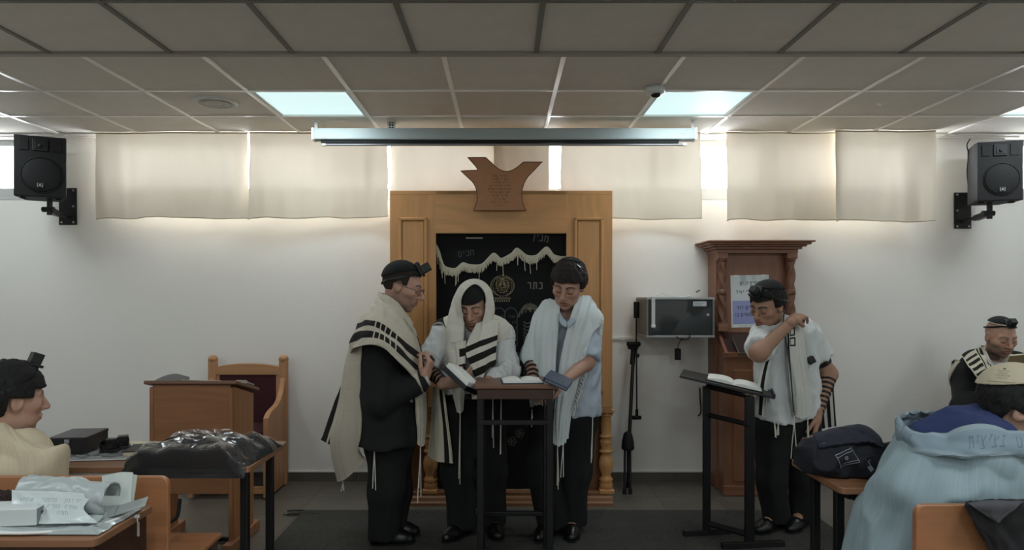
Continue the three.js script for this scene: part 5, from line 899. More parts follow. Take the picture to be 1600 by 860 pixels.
  f.add('shawl_collar', drape([R([[610, 462, 4.04], [595, 458, 3.97], [596, 459, 3.9], [606, 463, 3.84], [622, 476, 3.84], [640, 500, 3.9]]), R([[606, 478, 4.1], [588, 476, 3.98], [590, 478, 3.84], [606, 486, 3.77], [630, 500, 3.79], [650, 526, 3.86]])], { nu: 48, nv: 14, sdf: jw, off: 0.024, fold: [0.014, 4, 2.6], seed: 9, thick: 0.007, topFold: 1 }), wool);
  f.add('shawl_front', drape([R([[628, 492, 3.82], [640, 506, 3.86], [646, 515, 3.96]]), R([[636, 540, 3.77], [650, 545, 3.8], [658, 548, 3.92]]), R([[644, 590, 3.78], [656, 596, 3.8], [666, 598, 3.9]]), R([[650, 640, 3.8], [660, 640, 3.84], [669, 640, 3.9]]), R([[652, 694, 3.84], [658, 698, 3.86], [664, 690, 3.9]])], { nu: 20, nv: 50, sdf: jw, off: 0.012, fold: [0.012, 2.4, 1], seed: 4, thick: 0.006 }), shawlMat(stripes(WOOL, [[0.78, 0.92, BLACKBAND]], 'u')));
  f.add('shawl_corner', drape([R([[536, 596, 4.2], [540, 600, 4.14]]), R([[518, 645, 4.2], [533, 650, 4.12]]), R([[503, 688, 4.2], [524, 700, 4.1]])], { nu: 16, nv: 26, fold: [0.012, 2.5, 1], seed: 14, thick: 0.005 }), shawlMat(stripes(WOOL, [[0.0, 0.42, BLACKBAND], [0.5, 0.72, BLACKBAND]], 'u')));
  f.add('cord', cords(P(585, 690, 3.78), 0.25, 4, 5), cordMat); f.add('cord', cords(P(657, 694, 3.86), 0.3, 3, 6), cordMat); f.add('cord', cords(P(536, 752, 4.0), 0.06, 3, 7), cordMat);
}

// ------------------------------------------------------------------ the boy with the shawl over his head
const Q = (a) => a.map(([x, y, z]) => P(x, y, z));
const shirtWhite = clothMat('#cfd3d2', 0.9);
function trunkBones(nb, headPt, shR, shL, hR, hL, s = 1) { return [[shR.clone().lerp(nb, 0.45), hR, 0.085 * s, 0.09 * s], [shL.clone().lerp(nb, 0.45), hL, 0.085 * s, 0.09 * s], [shR, shL, 0.055 * s, 0.055 * s], [hR, hL, 0.09 * s, 0.09 * s], [nb, headPt, 0.058 * s, 0.053 * s]]; }
function legBones(o, w = 1) { const l = []; for (const k of ['R', 'L']) l.push([o['h' + k], o['k' + k], 0.08 * w, 0.058 * w], [o['k' + k], o['a' + k], 0.056 * w, 0.04 * w], [o['a' + k], o['t' + k], 0.036, 0.027]); return l; }
function trousers(f, o, belt, w = 1, seed = 3) {
  const l = [[o.hR, o.hL, 0.115 * w, 0.115 * w]]; for (const k of ['R', 'L']) l.push([o['h' + k], o['k' + k], 0.105 * w, 0.085 * w], [o['k' + k], o['a' + k].clone().setY(0.07), 0.084 * w, 0.08 * w]);
  const g = bones(l, 0.035), b = boundsOf(l, 0.03); b.min.y = 0.03; const fun = (x, y, z) => smax(smax(g(x, y, z), 0.05 - y, 0.006), y - belt, 0.006);
  f.net('trousers', fun, b, 0.011, trouserMat, [0.014, 8, 3, 8, seed]); f.shoe(o.aR, o.tR, MAT.shoe); f.shoe(o.aL, o.tL, MAT.shoe); return fun;
}
{
  const base = P(742, 838, 4.08); base.y = 0;
  const f = new Figure(base, 'boy in a white shirt with a cream black-banded prayer shawl drawn over his head');
  const sk = { skin: SKIN.olive };
  f.setHead(P(741, 480, 4.0), -0.22, 0.36, 0.04, 1.04);
  const nb = P(742, 516, 4.08), o = { hR: P(718, 640, 4.1), hL: P(762, 640, 4.12), kR: P(714, 740, 4.06), kL: P(768, 740, 4.1), aR: P(722, 824, 4.06), aL: P(768, 824, 4.12), tR: P(698, 845, 3.94), tL: P(778, 848, 3.97) };
  o.aR.y = o.aL.y = 0.085; o.tR.y = o.tL.y = 0.03;
  const shR = P(695, 525, 4.08), shL = P(780, 526, 4.1), elR = P(664, 573, 3.97), wrR = P(691, 597, 3.85), elL = P(793, 580, 4.02), wrL = P(772, 592, 3.86);
  const arms = [[shR, elR, 0.046, 0.038], [elR, wrR, 0.04, 0.027], [shL, elL, 0.046, 0.038], [elL, wrL, 0.04, 0.027]];
  const hand1 = handBones(P(697, 600, 3.83), V(0.75, 0.2, 0.15), V(-0.15, -0.5, 0.85), -1, 1.0, [0.5, 0.6, 0.65, 0.7], 0.25), hand2 = handBones(P(768, 593, 3.84), V(-0.55, -0.2, 0.8), V(-0.1, 1, 0.2), 1, 0.95, [0.25, 0.3, 0.3, 0.35], 0.1);
  f.body([...arms, ...legBones(o), ...trunkBones(nb, f.headPoint(0, -0.08, -0.03), shR, shL, o.hR, o.hL)], sk, [hand1, hand2]);
  const belt = P(0, 618, 4.05).y, tf = trousers(f, o, belt + 0.012, 1, 13);
  // shirt: rolled sleeve on the strapped arm, long sleeve on the other
  const sl = [[shR.clone().lerp(nb, 0.4), o.hR, 0.105, 0.105], [shL.clone().lerp(nb, 0.4), o.hL, 0.105, 0.105], [shR, shL, 0.07, 0.07], [shR, shR.clone().lerp(elR, 0.85), 0.075, 0.068], [shL, elL, 0.078, 0.066], [elL, wrL, 0.062, 0.045], [nb, f.headPoint(0, -0.12, -0.035), 0.07, 0.068]];
  const sf0 = bones(sl, 0.04), sb = boundsOf(sl, 0.03), nk = f.headPoint(0, -0.09, 0.0), hem = belt - 0.004; sb.min.y = hem - 0.01;
  const sfun = (x, y, z) => smax(smax(sf0(x, y, z), hem - y, 0.006), 0.075 - Math.hypot(x - nk.x, y - nk.y, z - nk.z), 0.006);
  f.net('shirt', sfun, sb, 0.0095, shirtWhite, [0.017, 17, 8, 17, 21]);
  f.add('rolled_cuff', (() => { const d = elR.clone().sub(shR).normalize(), a = shR.clone().lerp(elR, 0.8); return net((x, y, z) => { const p = V(x, y, z).sub(a), t = p.dot(d); return smax(Math.hypot(p.x - d.x * t, p.y - d.y * t, p.z - d.z * t) - 0.077, Math.abs(t) - 0.025, 0.012); }, a.clone().subScalar(0.13), a.clone().addScalar(0.13), 0.007); })(), clothMat('#b9b7ae'));
  const bl = [[o.hR.clone().setY(belt), o.hL.clone().setY(belt), 0.118, 0.118]], bf = bones(bl, 0.02), bb = boundsOf(bl, 0.02); f.add('belt', net((x, y, z) => smax(Math.min(bf(x, belt, z), bf(x, y, z) + 0.5), Math.abs(y - belt + 0.004) - 0.018, 0.004), V(bb.min.x, belt - 0.03, bb.min.z), V(bb.max.x, belt + 0.03, bb.max.z), 0.007), MAT.leather);
  f.add('belt_buckle', rb(0.045, 0.034, 0.008, 0.003).translate(...P(743, 620, 3.99).toArray()), MAT.steel);
  f.strapsOn(elR.clone().lerp(wrR, 0.12), wrR, 0.044, 0.033, 6);
  f.add('arm_phylactery', rb(0.04, 0.036, 0.036, 0.003).applyMatrix4(new THREE.Matrix4().makeRotationZ(0.6).setPosition(P(672, 562, 3.9))), MAT.leather);
  f.headPart('hair', hairField({ thick: 0.01, front: 0.07, back: -0.05 }), 0.005, M('#0d0b0a', 0.9));
  f.skullcap('skullcap', M('#0c0c0d', 0.9), { tilt: 0.25, cut: 0.045, thick: 0.012 });
  const hf = headField(sk), body = (x, y, z) => { const q = f.toHead(x, y, z); return Math.min(sf0(x, y, z), tf(x, y, z), hf(q[0], q[1], q[2]) * f.hs - 0.012, ell(q[0], q[1], q[2], 0, 0.034, -0.014, 0.094, 0.107, 0.116) * f.hs); };
  const wool = shawlMat(stripes('#cfcbc0', []));
  f.add('shawl_hood', drape([
    Q([[722, 600, 3.85], [723, 548, 3.86], [725, 508, 3.89], [729, 470, 3.93], [742, 446, 3.93], [754, 462, 3.93], [757, 492, 3.9], [748, 522, 3.88], [738, 545, 3.86]]),
    Q([[706, 602, 3.87], [699, 550, 3.9], [700, 503, 3.97], [712, 458, 4.02], [742, 438, 4.02], [765, 458, 4.02], [769, 497, 3.97], [764, 525, 3.92], [756, 545, 3.88]]),
    Q([[698, 560, 4.06], [697, 535, 4.12], [708, 497, 4.17], [718, 462, 4.17], [742, 445, 4.19], [763, 463, 4.17], [769, 498, 4.15], [780, 515, 4.14], [786, 530, 4.1]])], { nu: 90, nv: 34, sdf: body, off: 0.011, fold: [0.012, 9, 1.2], seed: 3, thick: 0.005, topFold: 0.5 }), wool);
  const ch = shawlMat(stripes('#cfcbc0', [[0.31, 0.40, BLACKBAND], [0.49, 0.60, BLACKBAND], [0.70, 0.80, BLACKBAND]]));
  f.add('shawl_right', drape([Q([[744, 506, 3.9], [762, 500, 3.93], [778, 500, 4.0]]), Q([[728, 545, 3.86], [752, 535, 3.85], [777, 526, 3.93]]), Q([[737, 576, 3.85], [754, 568, 3.84], [774, 558, 3.9]]), Q([[748, 606, 3.86], [758, 603, 3.85], [770, 598, 3.88]])], { nu: 34, nv: 50, sdf: sf0, off: 0.02, fold: [0.012, 2.6, 1.2], seed: 6, thick: 0.005 }), ch);
  const lt = shawlMat(stripes('#cfcbc0', [], 'v', [128, 256], (x, w, h) => { x.fillStyle = BLACKBAND; x.fillRect(w * 0.66, h * 0.12, w * 0.34, h * 0.09); x.fillRect(w * 0.62, h * 0.3, w * 0.38, h * 0.11); }));
  f.add('shawl_left', drape([Q([[698, 535, 3.93], [712, 535, 3.87], [728, 532, 3.86]]), Q([[702, 575, 3.9], [714, 575, 3.85], [727, 572, 3.85]]), Q([[706, 606, 3.89], [716, 606, 3.85], [727, 602, 3.86]]), Q([[715, 643, 3.92], [719, 645, 3.91], [723, 641, 3.92]])], { nu: 26, nv: 50, sdf: sf0, off: 0.012, fold: [0.011, 2.4, 1], seed: 8, thick: 0.005 }), lt);
  f.add('shawl_shoulder', drape([Q([[682, 503, 4.14], [692, 499, 4.16], [703, 506, 4.12]]), Q([[683, 514, 4.06], [694, 512, 4.02], [705, 523, 3.99]])], { nu: 20, nv: 14, sdf: sf0, off: 0.012, fold: [0.006, 3, 1], seed: 9, thick: 0.006 }), shawlMat(stripes('#8f8c80', [[0.4, 0.85, BLACKBAND]])));
  f.add('shawl_fall', drape([Q([[676, 606, 4.04], [684, 604, 3.98], [694, 606, 3.95]]), Q([[674, 660, 4.06], [687, 660, 3.98], [701, 660, 3.94]]), Q([[670, 714, 4.06], [688, 722, 3.98], [709, 724, 3.93]])], { nu: 24, nv: 40, fold: [0.016, 2.6, 0.8], seed: 12, thick: 0.005 }), shawlMat(stripes('#d0c6b0', [[0.66, 0.84, BLACKBAND]], 'u')));
  f.add('cord', cords(P(719, 642, 3.91), 0.42, 2, 15), cordMat); f.add('cord', cords(P(770, 622, 3.92), 0.28, 2, 16), cordMat); f.add('cord', cords(P(783, 622, 4.0), 0.34, 2, 18, 0.02), cordMat);
}
// ------------------------------------------------------------------ the tall boy with the white towelling shawl
{
  const base = P(885, 838, 4.1); base.y = 0;
  const f = new Figure(base, 'dark-haired boy in a pale blue shirt and plain white shawl leaning on the standing desk');
  const sk = { skin: SKIN.fair.map((c, i) => c * [0.9, 0.88, 0.88][i]) };
  f.setHead(P(888, 446, 4.03), -0.38, 0.46, -0.16, 1.08);
  const nb = P(891, 494, 4.13), o = { hR: P(858, 652, 4.1), hL: P(902, 652, 4.15), kR: P(847, 740, 4.03), kL: P(899, 740, 4.12), aR: P(862, 824, 4.08), aL: P(894, 824, 4.12), tR: P(842, 846, 3.94), tL: P(893, 850, 3.95) };
  o.aR.y = o.aL.y = 0.085; o.tR.y = o.tL.y = 0.03;
  const shR = P(853, 507, 4.14), shL = P(919, 508, 4.14), elR = P(830, 562, 4.08), wrR = P(832, 600, 3.9), elL = P(916, 567, 4.02), wrL = P(884, 594, 3.8);
  const arms = [[shR, elR, 0.05, 0.042], [elR, wrR, 0.042, 0.03], [shL, elL, 0.05, 0.044], [elL, wrL, 0.043, 0.03]];
  const hand1 = handBones(P(876, 599, 3.76), V(-0.8, -0.25, 0.5), V(-0.2, 1, 0.25), -1, 1.02, [0.3, 0.3, 0.35, 0.4], 0.1), hand2 = handBones(P(834, 601, 3.86), V(0.3, -0.3, 0.9), V(0, 1, 0.3), -1, 1.0, [0.3, 0.3, 0.3, 0.3], 0.1);
  f.body([...arms, ...legBones(o, 1.05), ...trunkBones(nb, f.headPoint(0, -0.08, -0.03), shR, shL, o.hR, o.hL, 1.05)], sk, [hand1, hand2]);
  const hem = P(0, 648, 4.1).y, tf = trousers(f, o, P(0, 630, 4.1).y, 1.02, 17);
  const sl = [[shR.clone().lerp(nb, 0.4), P(866, 650, 4.12), 0.11, 0.125], [shL.clone().lerp(nb, 0.4), P(904, 650, 4.14), 0.11, 0.13], [shR, shL, 0.07, 0.07], [shR, shR.clone().lerp(elR, 0.9), 0.07, 0.07], [nb, f.headPoint(0, -0.12, -0.03), 0.072, 0.07]];
  const slv = [[shL, elL, 0.074, 0.078]], st0 = bones(sl, 0.04), sv0 = bones(slv, 0.02), se = shL.clone().lerp(elL, 0.9), sd = elL.clone().sub(shL).normalize(), sf0 = (x, y, z) => smin(st0(x, y, z), smax(sv0(x, y, z), (x - se.x) * sd.x + (y - se.y) * sd.y + (z - se.z) * sd.z, 0.006), 0.03), sb = boundsOf([...sl, ...slv], 0.03), nk = f.headPoint(0, -0.11, 0.03); sb.min.y = hem - 0.02;
  const sfun = (x, y, z) => smax(smax(sf0(x, y, z), hem - y + 0.008 * Math.sin(x * 30), 0.006), 0.085 - Math.hypot(x - nk.x, y - nk.y, z - nk.z), 0.006);
  const pale = clothMat('#a9b4bf', 0.9); f.net('shirt', sfun, sb, 0.0095, pale, [0.014, 15, 8, 15, 31]);
  const cl = f.add('shirt_collar', drape([Q([[874, 484, 4.02], [879, 496, 3.97], [886, 504, 3.95]]), Q([[872, 492, 3.98], [876, 506, 3.94], [885, 512, 3.935]])], { nu: 14, nv: 6, sdf: sf0, off: 0.006, fold: [0, 1, 1], thick: 0.004 }), pale); f.addTo(cl, 'collar_wing', drape([Q([[886, 504, 3.95], [894, 494, 3.97], [903, 482, 4.02]]), Q([[887, 513, 3.935], [898, 503, 3.94], [908, 488, 3.98]])], { nu: 14, nv: 6, sdf: sf0, off: 0.006, fold: [0, 1, 1], thick: 0.004 }), pale);
  f.strapsOn(elR.clone().lerp(wrR, 0.0), wrR, 0.05, 0.038, 6);
  const hairC = M('#1d1511', 0.8);
  f.headPart('hair', hairField({ thick: 0.021, front: 0.05, bangs: -0.012, part: 0.02, back: -0.06, side: 0.0, rough: 1.3, faceZ: 0.03 }), 0.0045, hairC);
  f.skullcap('skullcap', M('#0b0b0d', 0.85), { tilt: -0.62, cut: 0.088, thick: 0.0235 });
  { const s = new THREE.Shape(); for (let i = 0; i < 12; i++) { const r = i % 2 ? 0.006 : 0.013, a = i * Math.PI / 6; s[i ? 'lineTo' : 'moveTo'](Math.cos(a) * r, Math.sin(a) * r); } s.closePath(); const g = new THREE.ExtrudeGeometry(s, { depth: 0.002, bevelEnabled: false }); g.applyMatrix4(new THREE.Matrix4().compose(V(0.004, 0.147, -0.012), new THREE.Quaternion().setFromUnitVectors(V(0, 0, 1), V(0.05, 0.95, 0.3).normalize()), V(1, 1, 1))); f.headGeo('gold_star', g, M('#b79a3e', 0.6)); f.headGeo('hair_clip', rb(0.026, 0.003, 0.005, 0.001).applyMatrix4(new THREE.Matrix4().makeRotationZ(-0.6).setPosition(0.058, 0.128, 0.012)), MAT.steel); }
  const towel = shawlMat(stripes('#cbd4d6', [])), sb2 = (x, y, z) => Math.min(sf0(x, y, z), tf(x, y, z));
  f.add('shawl_neck', drape([Q([[851, 474, 4.12], [868, 470, 4.22], [890, 468, 4.25], [912, 464, 4.21], [928, 470, 4.14]]), Q([[840, 492, 4.2], [868, 492, 4.3], [890, 494, 4.32], [915, 490, 4.29], [938, 496, 4.2]]), Q([[840, 530, 4.24], [868, 530, 4.32], [890, 530, 4.33], [912, 530, 4.31], [936, 530, 4.24]])], { nu: 50, nv: 26, sdf: sf0, off: 0.012, fold: [0.01, 5, 2], seed: 3, thick: 0.007, topFold: 1 }), towel);
  f.add('shawl_left', drape([Q([[848, 472, 4.14], [860, 468, 4.1], [875, 474, 4.04]]), Q([[832, 505, 4.1], [850, 505, 3.99], [873, 503, 3.97]]), Q([[825, 560, 4.06], [846, 560, 3.97], [869, 558, 3.96]]), Q([[826, 600, 4.04], [846, 602, 3.95], [867, 602, 3.95]]), Q([[829, 634, 4.04], [845, 630, 3.95], [862, 638, 3.95]])], { nu: 44, nv: 70, sdf: sb2, off: 0.014, fold: [0.018, 3.6, 0.8], seed: 13, thick: 0.007, jag: 0.02 }), towel);
  f.add('shawl_right', drape([Q([[902, 468, 4.04], [914, 462, 4.08], [926, 469, 4.13], [934, 490, 4.18]]), Q([[893, 492, 3.97], [906, 492, 3.96], [919, 495, 4.0], [932, 505, 4.1]]), Q([[884, 530, 3.96], [895, 530, 3.94], [908, 530, 3.95], [921, 530, 4.0]]), Q([[874, 575, 3.96], [886, 575, 3.94], [898, 575, 3.95], [909, 574, 3.98]]), Q([[867, 640, 3.95], [876, 640, 3.93], [885, 640, 3.94], [894, 636, 3.97]]), Q([[865, 688, 3.95], [873, 692, 3.94], [880, 688, 3.95], [887, 680, 3.97]])], { nu: 44, nv: 90, sdf: sb2, off: 0.014, fold: [0.02, 3.4, 1.1], seed: 23, thick: 0.007, jag: 0.035 }), towel);
  { const r = rng(4), l = []; for (let i = 0; i < 26; i++) { const t = i / 25, p = P(lerp(937, 893, t) + (t < 0.3 ? 2 : 0), lerp(500, 640, t), lerp(4.05, 3.94, t)); l.push(tube([p, p.clone().add(V(0.008 + r() * 0.008, -0.015, -0.008)), p.clone().add(V(0.006 + r() * 0.01, -0.035 - r() * 0.02, -0.008))], 0.0035, 4, 5)); } f.add('shawl_fringe', merge(l), cordMat).userData.kind = 'stuff'; }
  f.add('cord', cords(P(871, 690, 3.94), 0.28, 3, 25), cordMat); f.add('cord', cords(P(880, 688, 3.95), 0.22, 2, 26), cordMat); f.add('cord', cords(P(926, 652, 3.97), 0.3, 2, 27), cordMat); f.add('cord', cords(P(831, 640, 4.02), 0.1, 2, 28), cordMat);
}
// ------------------------------------------------------------------ the young man on the right, one hand on his shoulder
{
  const base = P(1228, 838, 4.18); base.y = 0;
  const f = new Figure(base, 'young man in a short-sleeved white shirt bowing with one hand on his shoulder');
  const sk = { skin: SKIN.tan, brow: 0.9 };
  f.setHead(P(1199, 478, 4.16), -1.0, 0.4, -0.12, 1.06);
  const nb = P(1226, 514, 4.26), o = { hR: P(1207, 668, 4.22), hL: P(1250, 668, 4.26), kR: P(1206, 750, 4.17), kL: P(1256, 750, 4.25), aR: P(1212, 826, 4.18), aL: P(1253, 826, 4.24), tR: P(1186, 842, 4.07), tL: P(1236, 845, 4.09) };
  o.aR.y = o.aL.y = 0.085; o.tR.y = o.tL.y = 0.03;
  const shR = P(1195, 526, 4.18), shL = P(1265, 530, 4.26), elR = P(1185, 552, 3.96), wrR = P(1236, 504, 4.03), elL = P(1296, 585, 4.28), wrL = P(1278, 645, 4.17);
  const arms = [[shR, elR, 0.052, 0.046], [elR, wrR, 0.048, 0.031], [shL, elL, 0.052, 0.043], [elL, wrL, 0.044, 0.03]];
  const hand1 = handBones(P(1238, 502, 4.03), V(0.68, 0.3, -0.62), V(-0.25, 0.8, 0.6), 1, 1.02, [0.5, 0.6, 0.65, 0.7], 0.5), hand2 = handBones(P(1277, 652, 4.15), V(-0.25, -0.95, 0.15), V(0.85, -0.2, 0.4), 1, 1.0, [0.5, 0.5, 0.55, 0.6], 0.2);
  f.body([...arms, ...legBones(o), ...trunkBones(nb, f.headPoint(0, -0.08, -0.03), shR, shL, o.hR, o.hL)], sk, [hand1, hand2]);
  const hem = P(0, 655, 4.15).y, tf = trousers(f, o, P(0, 640, 4.2).y, 0.97, 37);
  const slR = shR.clone().lerp(elR, 0.72), slL = shL.clone().lerp(elL, 0.55);
  const sl = [[shR.clone().lerp(nb, 0.4), P(1212, 655, 4.2), 0.105, 0.115], [shL.clone().lerp(nb, 0.4), P(1250, 655, 4.25), 0.105, 0.12], [shR, shL, 0.07, 0.07], [nb, f.headPoint(0, -0.13, -0.04), 0.07, 0.066]];
  const body0 = bones(sl, 0.045), sR = bones([[shR, slR, 0.078, 0.078]], 0.02), sL = bones([[shL, shL.clone().lerp(elL, 0.7), 0.08, 0.078]], 0.02), dL = elL.clone().sub(shL).normalize(), dR = elR.clone().sub(shR).normalize();
  const clipEnd = (g, e, d) => (x, y, z) => smax(g(x, y, z), (x - e.x) * d.x + (y - e.y) * d.y + (z - e.z) * d.z, 0.006), cR = clipEnd(sR, slR.clone().addScaledVector(dR, 0.02), dR), cL = clipEnd(sL, slL, dL), nk = f.headPoint(0, -0.1, 0.02);
  const sf0 = (x, y, z) => smin(smin(body0(x, y, z), cL(x, y, z), 0.03), cR(x, y, z), 0.03), sb = boundsOf([...sl, [shR, slR, 0.08], [shL, slL, 0.08]], 0.03); sb.min.y = hem - 0.03;
  const sfun = (x, y, z) => smax(smax(sf0(x, y, z), hem - y - 0.02 * Math.cos((x - nb.x + 0.05) * 13), 0.006), 0.075 - Math.hypot(x - nk.x, y - nk.y, z - nk.z), 0.006);
  f.net('shirt', sfun, sb, 0.0095, shirtWhite, [0.016, 16, 6, 16, 41]);
  f.headPart('hair', hairField({ thick: 0.016, front: 0.066, back: -0.055, side: 0.006, rough: 1.5, faceZ: 0.03, bangs: 0.006 }), 0.0045, M('#0c0a0a', 0.85));
  f.skullcap('skullcap', M('#0b0b0c', 0.9), { tilt: -0.4, cut: 0.07, thick: 0.02 });
  f.headTefillin({ y: 0.108, z: 0.074, s: 1.15, tilt: 0.6, t: 0.021, yb: -0.03 });
  f.strapsOn(elL.clone().lerp(wrL, 0.08), wrL, 0.047, 0.033, 8);
  f.strapsOn(shL.clone().lerp(elL, 0.6), shL.clone().lerp(elL, 0.7), 0.052, 0.05, 2); f.add('arm_phylactery', rb(0.04, 0.04, 0.036, 0.003).applyMatrix4(new THREE.Matrix4().makeRotationZ(0.5).setPosition(P(1267, 563, 4.1))), MAT.leather);
  f.add('hanging_strap', ribbon(Q([[1226, 478, 4.24], [1225, 492, 4.15], [1223, 506, 4.09], [1226, 522, 4.03], [1231, 548, 4.02], [1236, 590, 4.0], [1240, 645, 4.01]]), 0.012, 0.003, V(0, 0.2, 1)), MAT.leather);
  const wt = '#c6c6c0', sb2 = (x, y, z) => Math.min(sf0(x, y, z), tf(x, y, z));
  f.add('shawl_right', drape([Q([[1229, 512, 4.1], [1241, 507, 4.12], [1252, 506, 4.17]]), Q([[1231, 555, 4.05], [1244, 555, 4.05], [1258, 555, 4.1]]), Q([[1236, 605, 4.04], [1250, 605, 4.05], [1267, 605, 4.1]]), Q([[1240, 648, 4.06], [1252, 654, 4.06], [1268, 646, 4.1]])], { nu: 26, nv: 60, sdf: sb2, off: 0.014, fold: [0.022, 3.2, 0.9], seed: 2, thick: 0.005 }), shawlMat(stripes(wt, [[0.02, 0.14, BLACKBAND]], 'u', [128, 512], (x, w, h) => { x.strokeStyle = BLACKBAND; x.lineWidth = 7; x.strokeRect(w * 0.22, h * 0.06, w * 0.22, h * 0.08); x.strokeRect(w * 0.2, h * 0.17, w * 0.26, h * 0.07); })));
  f.add('shawl_left', drape([Q([[1194, 560, 4.04], [1206, 560, 4.03]]), Q([[1184, 600, 4.06], [1200, 600, 4.03]]), Q([[1181, 646, 4.08], [1196, 652, 4.05]])], { nu: 16, nv: 40, sdf: sb2, off: 0.014, fold: [0.008, 2, 0.9], seed: 12, thick: 0.005 }), shawlMat(stripes(wt, [[0.34, 0.62, BLACKBAND]], 'u')));
  f.add('shawl_back', drape([Q([[1240, 512, 4.4], [1262, 508, 4.42], [1284, 520, 4.42]]), Q([[1250, 570, 4.46], [1278, 570, 4.46], [1300, 575, 4.43]]), Q([[1255, 625, 4.46], [1280, 625, 4.46], [1304, 620, 4.43]]), Q([[1262, 668, 4.46], [1284, 670, 4.46], [1307, 666, 4.43]])], { nu: 40, nv: 60, sdf: sb2, off: 0.014, fold: [0.018, 3, 0.8], seed: 32, thick: 0.005 }), shawlMat(stripes(wt, [[0.5, 0.6, BLACKBAND], [0.7, 0.8, BLACKBAND], [0.9, 0.97, BLACKBAND]], 'u', [256, 512], (x, w, h) => { x.fillStyle = wt; x.fillRect(w * 0.45, 0, w * 0.4, h * 0.5); })));
  for (const [x, y, z, l, s] of [[1210, 658, 4.06, 0.1, 41], [1216, 658, 4.06, 0.08, 42], [1241, 650, 4.05, 0.24, 43], [1262, 650, 4.07, 0.22, 44]]) f.add('cord', cords(P(x, y, z), l, 3, s), cordMat);
}

